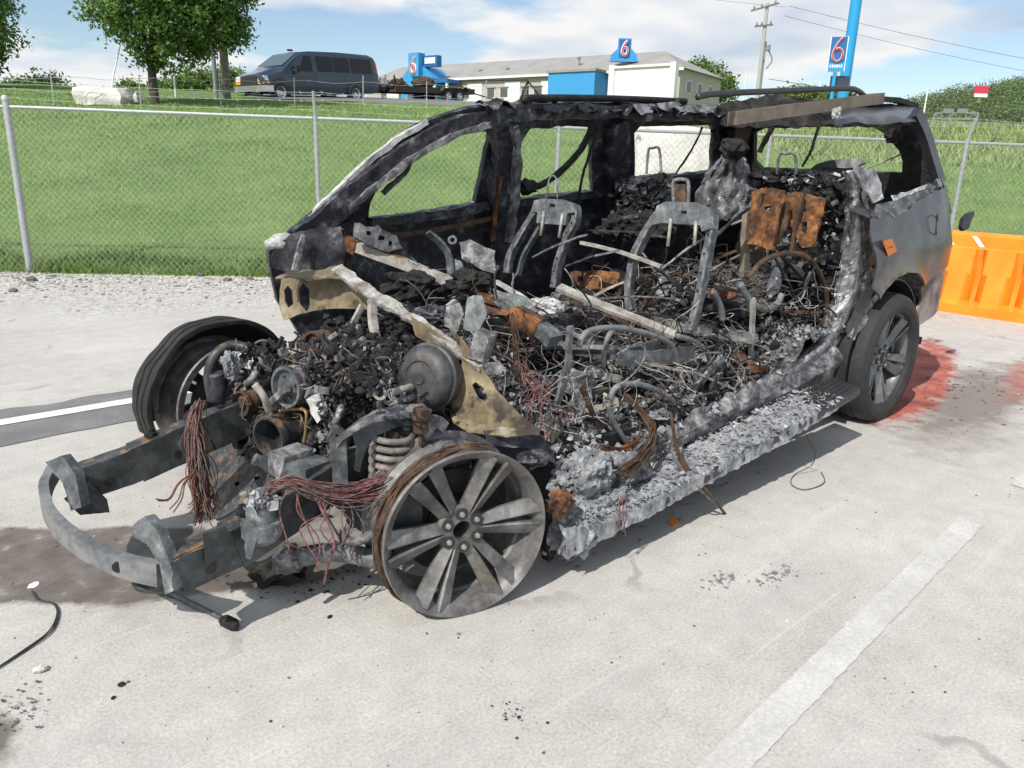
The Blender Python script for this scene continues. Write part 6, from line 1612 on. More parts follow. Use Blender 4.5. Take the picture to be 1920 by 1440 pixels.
beam([P(1008, 612, 'y', .53), P(1028, 626, 'y', .48), P(1040, 640, 'y', .44)], .07, .06, (0, 0, 1), .006, n=6).build('column_bracket', M_steel, suv)
sheet_px([(895, 570), (935, 582), (960, 586), (950, 596), (915, 590), (898, 580)], (925, 583, 'y', .72), (-.5, -.4, 1), .006, 8, crumple=.01, seed=6).build('rusty_plate', M_rust, suv)
sheet_px([(925, 545), (985, 560), (1010, 585), (960, 592), (930, 572)], (965, 570, 'y', .74), (-.5, -.3, 1), .008, 10, crumple=.012, seed=7).build('dash_plate', M_steel, suv)
blob(P(1020, 578, 'y', .8), (.08, .08, .05), 41, .45, 4).build('ash_pile', M_ash_lt, suv)
blob(P(820, 600, 'y', .8), (.10, .10, .06), 42, .45, 4).build('charred_pile', M_soot, suv)
blob(P(780, 540, 'y', 1.2), (.16, .14, .08), 43, .45, 4).build('charred_pile', M_char, suv)
blob(P(880, 530, 'y', 1.0), (.10, .10, .06), 44, .45, 4).build('charred_pile', M_char, suv)
beam([P(930, 528, 'y', .98), P(965, 548, 'y', .88), P(1004, 574, 'y', .76)], .022, .018, (0, 0, 1), .003).build('pale_bar', M_ash_lt, suv)
beam([P(1048, 538, 'y', .86), P(1110, 565, 'y', .68), P(1190, 597, 'y', .50), P(1265, 628, 'y', .34)], .055, .018, (-.2, -.5, 1), .003, n=6).build('flat_bar', M_palebar, suv, auto=40)
for i, (a, b, y0, y1, w_, mt) in enumerate((((1000, 482), (1100, 440), 1.2, .9, .02, M_lite), ((1090, 455), (1240, 500), 1.15, .6, .03, M_palebar), ((1100, 432), (1250, 445), 1.25, .8, .02, M_soot), ((1240, 505), (1330, 440), .7, .45, .02, M_palebar), ((1060, 500), (1160, 470), 1.1, .8, .02, M_lite),
        ((1075, 580), (1170, 528), .8, .6, .02, M_palebar), ((1120, 560), (1260, 560), .7, .5, .014, M_lite), ((1280, 520), (1380, 470), .5, .35, .02, M_rustd), ((1200, 480), (1280, 545), .8, .5, .025, M_soot), ((1340, 445), (1420, 380), .6, .5, .02, M_soot), ((1130, 420), (1200, 405), 1.3, 1.1, .03, M_soot), ((1340, 540), (1420, 560), .4, .3, .03, M_soot), ((1440, 460), (1510, 600), .35, .25, .015, M_soot), ((1455, 470), (1530, 560), .4, .3, .02, M_rustd), ((1500, 420), (1470, 520), .5, .35, .03, M_soot))):
    pa, pb = P(a[0], a[1], 'y', y0), P(b[0], b[1], 'y', y1); mid = (pa + pb) / 2 + Vector((0, 0, .012))
    beam([pa, mid, pb], w_, w_ * .5, (0, 0, 1), .004, n=6, seed=i).build('seat_rail', mt, suv)
# seat frames
def seat(anchor, left, right, top, guides, loop, r_loop, inner=()):
    p0 = P(*anchor); n = Vector((-1, 0, .22)).normalized(); Q = lambda q, d=0: plane_at(q[0], q[1], p0 + n * d, n)
    root = empty('seat_frame', p0); root.parent = suv; root.location = p0 - WORLD[suv.name]; WORLD[root.name] = p0
    for px in (left, right):
        beam([Q(q) for q in px], .034, .050, n, .005, n=6).build('side_member', M_steel, root, auto=40)
        beam([Q(q, .03) for q in px], .012, .012, n, .001, n=6).build('edge_flange', M_lite, root, auto=40)
        cv_ = catmull([Vector((q[0], q[1], 0)) for q in px], 6)
        for k in range(2, len(cv_) - 3, 3):
            MB().lathe([(.001, .0012), (.006, .0012), (.007, 0)], Q((cv_[k].x + (7 if px is left else -7), cv_[k].y), .029), n, 8).build('frame_hole', M_dirt, root)
    for px in inner: beam([Q(q) for q in px], .02, .03, n, .001, n=6).build('inner_flange', M_steel, root, auto=40)
    o = fray(top, 8, .3, 1); V, T = panel2d(o, [[(np.mean([q[0] for q in top]) + dx, np.mean([q[1] for q in top]) - 8 + dy) for dx, dy in ((-5, -3), (5, -3), (5, 3), (-5, 3))]], 9)
    mb = MB().add(*solid([Q(v, .012) for v in V], T, .03)); mb.build('top_plate', M_steel, root, auto=40)
    for a, b in guides: MB().tube([Q(a, .05), Q(b, .05)], .009, 8, smooth=False).build('headrest_guide', M_palebar, root, smooth=True)
    if loop: MB().tube([Q(q) for q in loop], r_loop, 8).build('headrest_loop', M_lite, root, smooth=True)
    return root, Q
seat((1040, 385, 'y', 1.4), [(952, 512), (958, 478), (978, 440), (1002, 402), (1012, 384)], [(1040, 540), (1046, 500), (1062, 450), (1080, 412), (1078, 386)], [(1008, 378), (1022, 374), (1062, 376), (1080, 382), (1084, 400), (1070, 402), (1066, 424), (1012, 420), (1014, 400), (1002, 398)],
     [((1020, 396), (1014, 442)), ((1055, 400), (1048, 446))], [(1024, 376), (1030, 336), (1042, 333), (1045, 372)], .005, [[(972, 516), (982, 480), (1000, 448), (1018, 418)]])
rt_, Q = seat((1285, 400, 'y', .55), [(1183, 582), (1180, 535), (1193, 475), (1222, 420), (1242, 395)], [(1296, 618), (1310, 565), (1322, 500), (1335, 430), (1336, 402)], [(1238, 388), (1256, 380), (1312, 382), (1336, 392), (1342, 430), (1322, 436), (1318, 424), (1246, 420), (1226, 424)],
     [((1258, 410), (1252, 462)), ((1305, 414), (1302, 460))], [(1264, 385), (1262, 345), (1270, 337), (1284, 337), (1291, 345), (1290, 384)], .010)
MB().add(*solid([Q(q, -.01) for q in ((1267, 382), (1267, 346), (1287, 346), (1287, 382))], [(0, 1, 2, 3)], .01)).build('headrest_plate', M_rustd, rt_)
for px, x in (([(1212, 326), (1216, 282), (1224, 278), (1236, 280), (1240, 326)], 2.75), ([(1456, 328), (1462, 291), (1475, 288), (1490, 291), (1493, 328)], 3.1)):
    MB().tube([P(u, v, 'x', x) for u, v in px], .009, 8).build('headrest_loop', M_lite, suv, smooth=True)
# seat cushion frames with their springs, seat tracks, a cross member and the centre console frame
for yc in (.55, 1.38):
    cf = empty('seat_cushion_frame', (1.48, yc, .60)); cf.parent = suv; cf.location = Vector((1.48, yc, .60)) - WORLD[suv.name]; WORLD[cf.name] = Vector((1.48, yc, .60))
    for sg in (-1, 1):
        beam([Vector((1.16, yc + sg * .24, .66)), Vector((1.40, yc + sg * .25, .615)), Vector((1.76, yc + sg * .24, .60))], .018, .075, (0, 0, 1), .006, n=6).build('side_rail', M_steel, cf, auto=40)
        beam([Vector((1.00, yc + sg * .21, .50)), Vector((1.45, yc + sg * .21, .49)), Vector((1.90, yc + sg * .21, .50))], .045, .035, (0, 0, 1), .006, n=6).build('seat_track', M_rail, cf, auto=40)
    beam([Vector((1.16, yc - .24, .66)), Vector((1.13, yc, .645)), Vector((1.16, yc + .24, .66))], .06, .025, (0, 0, 1), .006, n=6).build('front_pan', M_steel, cf, auto=40)
    for k in range(6):
        y0 = yc - .19 + .076 * k; pts_ = []
        for q in range(15): pts_.append(Vector((1.18 + .56 * q / 14, y0 + (.022 if q % 2 else -.022), .635 - .05 * math.sin(q / 14 * math.pi) + .008 * mnoise.noise(Vector((q, k, yc))))))
        MB().tube(pts_, .0032, 5).build('cushion_spring', M_rustd, cf, smooth=True)
beam([Vector((2.16, .22, .63)), Vector((2.14, .9, .62)), Vector((2.17, 1.7, .64))], .07, .05, (0, 0, 1), .010, n=10).build('cross_member', M_lite, suv)
for sg in (-.09, .09): beam([Vector((.95, .96 + sg, .66)), Vector((1.3, .95 + sg, .70)), Vector((1.75, .95 + sg, .66)), Vector((1.95, .95 + sg, .60))], .02, .06, (0, 0, 1), .008, n=7).build('console_rail', M_soot, suv)
beam([Vector((1.30, .86, .71)), Vector((1.30, 1.05, .71))], .05, .02, (0, 0, 1), .006).build('console_strap', M_lite, suv)
for k, (x, y, z, sx, sy, sz, mt) in enumerate(((.92, .95, .72, .22, .20, .16, M_char), (.90, 1.45, .74, .20, .26, .12, M_soot), (1.62, .95, .70, .14, .14, .08, M_soot), (2.45, .55, .74, .30, .34, .06, M_soot), (2.45, 1.35, .76, .30, .40, .08, M_char), (.98, .40, .55, .12, .12, .10, M_lite))):
    bm = bmesh.new(); bmesh.ops.create_cube(bm, size=1.0); bmesh.ops.subdivide_edges(bm, edges=bm.edges[:], cuts=6, use_grid_fill=True)
    MB().add([Vector((v.co.x * sx + x, v.co.y * sy + y, v.co.z * sz + z)) for v in bm.verts], [tuple(v.index for v in q.verts) for q in bm.faces]).build('collapsed_housing', mt, suv, jit=.03, jscale=9); bm.free()
# second and third rows
for i, (ol, a) in enumerate((([(1412, 362), (1440, 356), (1472, 360), (1462, 420), (1452, 470), (1402, 462)], (1440, 410, 'x', 2.35)), ([(1478, 362), (1512, 366), (1548, 372), (1540, 420), (1526, 462), (1502, 462), (1486, 430), (1470, 425)], (1510, 410, 'x', 2.5)), ([(1464, 380), (1484, 378), (1478, 420), (1462, 455), (1448, 462)], (1468, 420, 'x', 2.42)))):
    sheet_px(ol, a, (-1, -.25, .25), .02, 7, fray_amp=2.2, crumple=.035, cs=14, seed=i, holes=[[(a[0] - 9, a[1] - 22), (a[0] + 6, a[1] - 24), (a[0] + 4, a[1] - 12), (a[0] - 8, a[1] - 10)], [(a[0] - 4, a[1] + 12), (a[0] + 6, a[1] + 10), (a[0] + 2, a[1] + 30), (a[0] - 6, a[1] + 26)]] if i < 2 else ()).build('seat_back_panel', M_rust if i < 2 else M_rustd, suv, auto=60, label='orange rusted rear seat back panel')
beam([P(1402, 400, 'y', .62), P(1398, 450, 'y', .60), P(1396, 520, 'y', .56)], .06, .03, (0, 1, 0), .005).build('seat_side_bar', M_brownb, suv)
for i in range(3): beam([P(1430 + 38 * i, 362, 'x', 2.33 + .06 * i), P(1418 + 38 * i, 420, 'x', 2.33 + .06 * i), P(1410 + 38 * i, 470, 'x', 2.33 + .06 * i)], .018, .03, (1, 0, 0), .004).build('panel_rib', M_rustd, suv)
for i, (ol, a) in enumerate((([(1072, 512), (1110, 508), (1165, 512), (1160, 540), (1110, 545), (1075, 535)], (1115, 525, 'x', 2.05)), ([(1328, 538), (1385, 540), (1382, 562), (1330, 560)], (1355, 550, 'x', 2.2)))):
    sheet_px(ol, a, (-1, -.2, .4), .02, 10, holes=[[(ol[0][0] + 14, ol[0][1] + 8), (ol[0][0] + 24, ol[0][1] + 8), (ol[0][0] + 24, ol[0][1] + 18), (ol[0][0] + 14, ol[0][1] + 18)]], crumple=.01, seed=i + 5).build('seat_base_panel', M_rust, suv)
for i, (u, v, x, rd) in enumerate(((1200, 395, 2.75, (.12, .16, .15)), (1180, 360, 2.8, (.08, .12, .10)), (1235, 350, 2.85, (.10, .12, .08)), (1225, 430, 2.6, (.12, .14, .10)), (1150, 430, 2.6, (.10, .10, .08)), (1480, 335, 3.2, (.12, .25, .05)), (1560, 400, 3.0, (.2, .12, .14)), (1545, 360, 3.1, (.15, .1, .08)))):
    blob(P(u, v, 'x', x), rd, 50 + i, .5, 4).build('charred_seat_foam', M_char, suv)
def on_back(rg):
    p = P(1150 + rg.random() * 110, 338 + rg.random() * 100, 'x', 2.62 + .1 * rg.random()); return tuple(p)
fl_mesh(420, on_back, .006, .032, 41, .1).build('charred_flakes', M_soot, suv, kind='stuff')
def on_back2(rg):
    p = P(1430 + rg.random() * 140, 320 + rg.random() * 240, 'x', 2.75 + .3 * rg.random()); return tuple(p)
fl_mesh(420, on_back2, .006, .032, 42, .1).build('charred_flakes', M_soot, suv, kind='stuff')
fl_mesh(110, on_back2, .005, .022, 43, .1).build('pale_scraps', M_ash_lt, suv, kind='stuff')
# grey melted foil over the third-row headrest
rows = []
ax_ = [(1375, 272), (1372, 290), (1368, 320), (1364, 350), (1360, 385), (1358, 412)]; hw = [10, 22, 44, 56, 60, 50]
acv = catmull([Vector((a, b, 0)) for a, b in ax_], 8); hwc = np.interp(np.linspace(0, 5, len(acv)), range(6), hw)
for i, (q, h_) in enumerate(zip(acv, hwc)):
    row = []
    for j in range(21):
        s_ = -1 + j / 10; fold = mnoise.noise(Vector((s_ * 4.2, i * .07, 3))) + .6 * mnoise.noise(Vector((s_ * 10, i * .15, 5)))
        p = P(q.x + s_ * h_ + mnoise.noise(Vector((i * .3, s_, 8))) * 6, q.y + abs(s_) * 8, 'x', 2.95 + .20 * s_ * s_ - .07 * fold); row.append(p)
    rows.append(row)
MB().grid(rows, .006).build('melted_foil', mottle('dull_foil', [(.3, (.05, .05, .055)), (.48, (.14, .14, .15)), (.6, (.27, .27, .28)), (.75, (.5, .5, .5))], 8, rough=.5, metal=.2, bump=.6, bscale=30), suv, jit=.006, jscale=20)
blob(P(1375, 278, 'x', 2.9), (.07, .09, .06), 61, .4).build('charred_headrest', M_char, suv)
# tubes, hoops and struts behind the sill
for px, y, r_, mt in (([(1085, 650), (1100, 624), (1147, 614), (1208, 624), (1255, 643), (1270, 677), (1282, 726)], .30, .013, M_hose), ([(1131, 690), (1137, 640), (1150, 620), (1172, 614)], .34, .012, M_hose), ([(1143, 756), (1154, 727), (1193, 720), (1239, 735), (1268, 757)], .18, .013, M_hose), ([(1139, 757), (1148, 785), (1165, 815), (1194, 856)], .10, .012, M_hose),
                     ([(1270, 630), (1300, 640), (1325, 660), (1335, 690)], .30, .014, M_hose), ([(1388, 532), (1408, 566), (1435, 580), (1456, 570), (1466, 552)], .28, .018, M_hose), ([(1335, 545), (1350, 570), (1355, 600)], .35, .016, M_hose),
                     ([(1402, 520), (1430, 490), (1470, 475), (1510, 481), (1538, 513), (1550, 560), (1545, 610), (1524, 645), (1480, 670), (1432, 690), (1404, 680)], .16, .013, M_rustd)):
    MB().tube([P(u, v, 'y', y) for u, v in px], r_, 10).build('door_seal_loop' if mt is M_rustd else 'bent_tube', mt, suv, smooth=True, jit=.003, jscale=14)
for px, y, w_, mt in (([(1069, 612), (1063, 690), (1042, 764)], .28, .03, M_steel), ([(1089, 724), (1108, 765), (1131, 810)], .18, .022, M_rustd), ([(1108, 648), (1170, 661), (1245, 640)], .42, .045, M_steel), ([(1355, 668), (1330, 698), (1298, 734)], .22, .035, M_lite), ([(1412, 560), (1409, 640), (1404, 722)], .26, .032, M_palebar), ([(1300, 734), (1320, 700), (1360, 690)], .25, .06, M_soot), ([(1345, 700), (1335, 745), (1330, 790)], .16, .05, M_soot),
                     ([(1405, 690), (1440, 692), (1500, 668)], .15, .03, M_rust), ([(1195, 880), (1240, 850), (1300, 815)], .05, .03, M_lite), ([(1125, 840), (1160, 845), (1195, 830)], .08, .03, M_rust)):
    beam([P(u, v, 'y', y) for u, v in px], w_, w_ * .5, (0, 1, 0), .005, n=6).build('bent_bracket', mt, suv)
MB().box(P(1135, 705, 'y', .36), (.10, .09, .04), Matrix.Rotation(.3, 3, 'Y')).build('control_box', mottle('greenish_ash', [(.3, (.14, .15, .13)), (.6, (.33, .36, .32))], 16, rough=.9, bump=.4), suv, jit=.01, jscale=16)
MB().box(P(1440, 650, 'y', .35), (.12, .09, .05), Matrix.Rotation(.3, 3, 'X')).build('melted_box', M_ash_lt, suv, jit=.014, jscale=16)
MB().tube([P(1455, 488, 'y', .45), P(1480, 500, 'y', .42), P(1500, 515, 'y', .4)], .03, 10).build('melted_canister', M_ash_lt, suv, jit=.008, jscale=18)
sheet_px([(1438, 535), (1455, 500), (1466, 505), (1458, 545), (1440, 560)], (1450, 530, 'y', .4), (-.5, -1, .2), .01, 8, crumple=.02, seed=3).build('pale_shard', M_ash_lt, suv)
# harnesses
def bundle(name, spine, n, spread, r_, mat, seed, loose=0.0, kind='stuff'):
    rg = random.Random(seed); mb = MB()
    for i in range(n):
        o_ = Vector((rg.gauss(0, 1), rg.gauss(0, 1), rg.gauss(0, 1))) * spread; pts = []
        for k, p in enumerate(spine):
            q = k / (len(spine) - 1); s_ = .5 + q * loose
            pts.append(p + o_ * s_ + Vector((rg.gauss(0, 1), rg.gauss(0, 1), rg.gauss(0, 1))) * spread * .75 * s_)
        mb.tube(pts, r_ * rg.uniform(.7, 1.25), 5)
    return mb.build(name, mat, suv, smooth=True, kind=kind)
sp = [P(u, v, 'y', y) for u, v, y in ((378, 758, 1.02), (366, 785, 1.0), (368, 830, .98), (374, 880, .96), (380, 930, .94), (384, 962, .93))]
bundle('wire_harness', sp, 60, .013, .0018, M_copper, 3, .9); bundle('wire_harness', sp, 40, .016, .0018, M_greyw, 5, 1.0); bundle('wire_harness', sp, 24, .015, .0019, M_pink, 6, 1.0)
for i in range(7):
    o_ = RND.uniform(-30, 30); MB().tube([P(372, 880, 'y', .95), P(350 + o_ * .5, 905, 'y', .92), P(345 + o_, 935, 'y', .9), P(330 + o_ * 1.3, 965 - abs(o_), 'y', .9)], .003, 5).build('loose_wire', M_copper, suv)
sp = [P(u, v, 'y', y) for u, v, y in ((505, 918, .30), (540, 905, .28), (580, 918, .26), (640, 928, .24), (690, 922, .22), (725, 905, .2))]
bundle('wire_harness', sp, 70, .013, .0018, M_pink, 7, .7); bundle('wire_harness', sp, 20, .014, .0018, M_greyw, 8, .8)
for i in range(12):
    a = RND.uniform(535, 690); MB().tube([P(a, 925, 'y', .25), P(a + RND.uniform(-15, 25), 960, 'y', .22), P(a + RND.uniform(-30, 40), 1000 + RND.uniform(-20, 30), 'y', .2), P(a + RND.uniform(-30, 50), 1030 + RND.uniform(-30, 40), 'y', .18)], .0024, 5).build('loose_wire', M_pink if i % 3 else M_greyw, suv)
MB().tube([P(590, 930, 'y', .25), P(615, 980, 'y', .2), P(627, 1020, 'y', .18), P(615, 1060, 'y', .2), P(608, 1095, 'y', .24)], .004, 5).build('loose_wire', M_pink, suv)
sp = [P(u, v, 'y', y) for u, v, y in ((960, 590, .52), (968, 630, .46), (972, 670, .42), (975, 720, .36))]
bundle('wire_harness', sp, 10, .010, .0018, M_rustd, 9, .8)
sp = [P(u, v, 'y', y) for u, v, y in ((985, 690, .3), (1005, 715, .26), (1010, 740, .24), (990, 780, .24))]
bundle('wire_harness', sp, 12, .025, .0018, M_pink, 10, .8)
sp = [P(u, v, 'y', y) for u, v, y in ((1172, 740, .14), (1208, 777, .05), (1224, 816, .0), (1202, 860, -.06), (1172, 886, -.10))]
bundle('wire_harness', sp, 26, .009, .0028, M_rustd, 11, .8)
for px, n_, r_, mt in (([(1262, 780), (1266, 830), (1290, 880), (1330, 930), (1362, 970)], 3, .0045, M_rustd), ([(1265, 825), (1262, 845), (1275, 880), (1320, 925), (1350, 955)], 2, .004, M_greyw)):
    for i in range(n_):
        MB().tube([P(u + RND.uniform(-5, 5), v + RND.uniform(-4, 4), 'y', -.02 - .16 * min(1, k / 3)) for k, (u, v) in enumerate(px)], r_, 6).build('hanging_cable', mt, suv, smooth=True)
MB().tube([P(1500, 800, 'y', -.2), P(1515, 822, 'y', -.22), P(1528, 850, 'y', -.22), P(1522, 872, 'z', .05), P(1490, 890, 'z', .006), P(1484, 908, 'z', .006), P(1510, 918, 'z', .006), P(1545, 905, 'z', .006), P(1540, 885, 'z', .006)], .0022, 5).build('hanging_wire', M_rustd, suv, smooth=True)
for i in range(4):
    u = 1165 + RND.uniform(-12, 12); MB().tube([P(u, 930, 'y', -.2), P(u + RND.uniform(-4, 4), 965, 'y', -.2), P(u + RND.uniform(-8, 8), 1000 + RND.uniform(-15, 25), 'y', -.2)], .0018, 4).build('hanging_wire', M_pink, suv)
# ================================================================== VAN AND TRAILER ON THE ROAD
def mirror_copy(o, parent, M):
    c = o.copy(); COL.objects.link(c); c.parent = parent; c.matrix_local = M; return c
M_vanp = NT('dark_slate_paint'); M_vanp.set((.016, .036, .062), 0.25, 0.15); M_vanp.b.inputs['Coat Weight'].default_value = 0.5; M_vanp = M_vanp.m
t = NT('tinted_glass'); t.set((.005, .008, .015), 0.12, 0.0, 0.35); M_tint = t.m
t = NT('windscreen_glass'); t.set((.10, .14, .15), 0.05, 0.0, 0.8); M_wind = t.m
M_chrome = flat('dull_chrome', (.55, .56, .57), 0.22, 0.9, 0.05)
M_amber = flat('amber_lens', (.85, .25, .02), 0.25, 0, 0.05)
M_lens = flat('clear_lens', (.62, .66, .70), 0.12, 0.1, 0.05)
M_tail = flat('red_lens', (.45, .02, .03), 0.25, 0, 0.05)
M_rub = flat('rubber', (.022, .022, .022), 0.8, 0, 0.2)
gf = pxd(533, 190.5, 33.0); gr = pxd(670, 192.0, 35.3)
vf = (gf - gr).normalized(); vl = Vector((0, 0, 1)).cross(vf).normalized(); vu = vf.cross(vl)
WB = (gf - gr).length
vo = gf + vf * 0.70 - vl * 0.95            # front middle of the body on the road
def VX(x, y, z): return vo + vf * x + vl * y + vu * (z * .93)
van = empty('passenger_van', gr, 'dark slate blue passenger van parked on the road above the bank', 'van')
ST = [(0.0, .88, .55, .98), (-.05, .93, .45, 1.05), (-.4, .98, .40, 1.18), (-.80, .99, .36, 1.29), (-.95, .99, .36, 1.40), (-1.75, .99, .36, 1.98), (-2.3, .99, .36, 2.06), (-3.6, .99, .36, 2.09), (-5.3, .99, .38, 2.07), (-5.58, .975, .42, 2.00), (-5.72, .955, .48, 1.80)]
SX = lambda x: WB / 3.7 * x
rows = []
def vring(x, w_, z0, zt_):
    zb = min(1.17, zt_ - .12); tw = .88 if zt_ > 1.5 else .94
    h_ = [(w_ * .97, z0), (w_, z0 + .25), (w_, zb), (w_ * tw, zt_ - .09), (w_ * tw * .88, zt_ - .01), (0, zt_ + .02)]
    return [(y, z) for y, z in h_] + [(-y, z) for y, z in reversed(h_[:-1])]
rows = [[VX(SX(x), y, z) for y, z in vring(x, w_, z0, zt_)] for x, w_, z0, zt_ in ST]
mb = MB().grid(rows); n_ = len(rows[0])
mb.f.append(tuple(range(n_))); mb.f.append(tuple((len(rows) - 1) * n_ + i for i in range(n_)))
body = mb.build('body', M_vanp, van, auto=32)
def side_pane(name, quad, mat, d=.008, parent=None):
    pts = []
    for x, z in quad:
        xs_ = [s_[0] for s_ in ST][::-1]; w_ = np.interp(x, xs_, [s_[1] for s_ in ST][::-1]); zt_ = np.interp(x, xs_, [s_[3] for s_ in ST][::-1])
        y = w_ + (w_ * .88 - w_) * max(0, (z - 1.17) / (zt_ - .09 - 1.17)) if z > 1.17 else w_
        pts.append(VX(SX(x), float(y) + d, z))
    return MB().add(*solid(pts, [tuple(range(len(pts)))], .004)).build(name, mat, parent or van)
side_pane('side_window', [(-1.62, 1.22), (-2.28, 1.22), (-2.28, 1.84), (-1.95, 1.84)], M_tint)
side_pane('quarter_light', [(-1.32, 1.22), (-1.58, 1.22), (-1.58, 1.55)], M_wind)
for a, b in ((-2.52, -3.30), (-3.36, -4.16), (-4.26, -5.38)): side_pane('side_window', [(a, 1.24), (b, 1.24), (b, 1.86), (a, 1.86)], M_tint)
for x in (-1.30, -2.40, -3.9): side_pane('door_seam', [(x, .45), (x - .02, .45), (x - .02, 1.16), (x, 1.16)], M_rub, .004)
side_pane('body_crease', [(-1.2, .98), (-5.5, .98), (-5.5, 1.0), (-1.2, 1.0)], M_rub, .003)
ws = [VX(SX(-.98), .84, 1.42), VX(SX(-.98), -.84, 1.42), VX(SX(-1.70), -.74, 1.93), VX(SX(-1.70), .74, 1.93)]
MB().add(*solid([p + (vf * .5 + vu * .8) * .02 for p in ws], [(0, 1, 2, 3)], .006)).build('windscreen', M_wind, van)
MB().add(*solid([VX(.012, .52, .60), VX(.012, -.52, .60), VX(-.02, -.52, .98), VX(-.02, .52, .98)], [(0, 1, 2, 3)], .03)).build('grille', M_rub, van)
for sg in (1, -1):
    MB().add(*solid([VX(.01, sg * .56, .80), VX(-.02, sg * .90, .80), VX(-.06, sg * .93, 1.00), VX(-.01, sg * .56, 1.00)], [(0, 1, 2, 3)], .04)).build('headlight', M_lens, van)
    MB().add(*solid([VX(.014, sg * .56, .68), VX(-.01, sg * .925, .68), VX(-.03, sg * .93, .79), VX(.005, sg * .56, .79)], [(0, 1, 2, 3)], .04)).build('indicator', M_amber, van)
side_pane('headlight', [(-.03, .81), (-.22, .82), (-.16, 1.0), (-.05, 1.0)], M_lens, .012); side_pane('indicator', [(-.02, .68), (-.26, .70), (-.24, .79), (-.03, .79)], M_amber, .012)
pts = [VX(.10, .80, .52), VX(.10, -.80, .52), VX(-.25, -1.0, .52), VX(-.25, 1.0, .52)]
MB().add(*solid([VX(SX(-.35), 1.0, .40), VX(.02, .96, .40), VX(.10, .6, .40), VX(.10, -.6, .40), VX(.02, -.96, .40), VX(SX(-.35), 1.0, .62), VX(.02, .96, .62), VX(.10, .6, .62), VX(.10, -.6, .62), VX(.02, -.96, .62)], [(0, 1, 6, 5), (1, 2, 7, 6), (2, 3, 8, 7), (3, 4, 9, 8)], .05)).build('front_bumper', M_chrome, van)
MB().box(VX(.12, .25, .50), (.01, .3, .15), Matrix((vf, vl, vu)).transposed()).build('number_plate', M_wh, van)
side_pane('tail_light', [(-5.55, 1.25), (-5.70, 1.25), (-5.66, 1.75), (-5.56, 1.80)], M_tail, .012)
MB().box(VX(SX(-1.45), 1.10, 1.28), (.12, .16, .26), Matrix((vf, vl, vu)).transposed()).build('mirror', M_rub, van)
MB().box(VX(SX(-2.0), 0, 2.12), (.22, .08, .07), Matrix((vf, vl, vu)).transposed()).build('roof_marker', M_rub, van)
def roadwheel(c, parent, r_=.37, w_=.24, rim=M_chrome):
    t_ = MB().lathe([(r_ * .60, .0), (r_ * .9, .0), (r_, -.03), (r_, -w_ + .03), (r_ * .9, -w_), (r_ * .3, -w_)], c, vl, 28).build('wheel', M_rub, parent, auto=35)
    MB().lathe([(.001, -.035), (r_ * .16, -.03), (r_ * .2, -.05), (r_ * .45, -.045), (r_ * .55, -.02), (r_ * .62, .004), (r_ * .62, -.04)], c, vl, 24).build('rim', rim, t_, auto=35)
    for k in range(8):
        a = k * math.pi / 4; e_ = vu * math.cos(a) + vf * math.sin(a); MB().lathe([(.001, .002), (r_ * .07, .001), (r_ * .08, -.002)], c + e_ * r_ * .36 + vl * -.044, vl, 8).build('rim_hole', M_rub, t_)
for x in (-.70, -.70 - WB):
    for sg in (1, -1):
        c = VX(x, .97 if sg > 0 else -.73, .37)
        if sg > 0:
            MB().lathe([(.44, .008), (.47, .010), (.47, -.05), (.44, -.05), (.001, -.05)], c + vu * .03 + vl * .012, vl, 32).build('wheel_arch', M_rub, van)
        roadwheel(c + vl * (.04 if sg > 0 else 0), van)
# trailer behind the van
tr0 = VX(SX(-5.72) - 1.0, 0, 0)
dT = (pxd(890, 196, 41.0) - pxd(705, 192, 36.2)).normalized(); tl_ = Vector((0, 0, 1)).cross(-dT).normalized(); tu = Vector((0, 0, 1))
tb = pxd(712, 191, 36.4)
def TX(x, y, z): return tb + dT * x + tl_ * (y - .9) + tu * z     # x backwards from the hitch
trl = empty('flatbed_trailer', TX(3, 0, 0), 'rusty black flatbed trailer with twin axles hitched behind the dark van', 'trailer')
M_trl = mottle('trailer_steel', [(.3, (.02, .018, .018)), (.6, (.06, .045, .04)), (.78, (.14, .07, .05))], 6, rough=.8)
rT = Matrix((dT, tl_, tu)).transposed()
MB().box(TX(3.7, 0, .50), (5.4, 1.9, .12), rT).build('deck', M_trl, trl)
for sg in (-.92, .92): MB().box(TX(3.7, sg, .62), (5.4, .06, .16), rT).build('side_rail', M_trl, trl)
MB().bar(TX(-.2, 0, .48), TX(1.2, 0, .50), .12).build('drawbar', M_trl, trl)
for x in (4.35, 5.15):
    for sg in (1, -1):
        c = TX(x, sg * 1.06, .33); w_ = MB().lathe([(.18, .0), (.30, .0), (.33, -.03), (.33, -.17), (.30, -.2), (.1, -.2)], c, tl_ * sg, 24).build('wheel', M_rub, trl, auto=35)
        MB().lathe([(.001, -.02), (.06, -.01), (.1, -.04), (.17, -.02), (.19, .003)], c, tl_ * sg, 20).build('rim', M_chrome, w_, auto=35)
for sg in (1, -1):
    pts = [TX(3.85, sg * .98, .55), TX(3.95, sg * .98, .72), TX(4.35, sg * .98, .78), TX(5.15, sg * .98, .78), TX(5.55, sg * .98, .72), TX(5.65, sg * .98, .55)]
    MB().grid([[p + tl_ * (.11 * k) * sg for p in pts] for k in (-.2, 2)], .01).build('mudguard', M_trl, trl)
for px in ([(872, 152), (985, 150)], [(985, 150), (985, 190)], [(985, 150), (970, 190)], [(985, 152), (1015, 190)], [(862, 168), (955, 196)]):
    MB().bar(pxd(px[0][0], px[0][1], 41.6), pxd(px[1][0], px[1][1], 42.2), .06).build('ramp_frame', M_trl, trl)
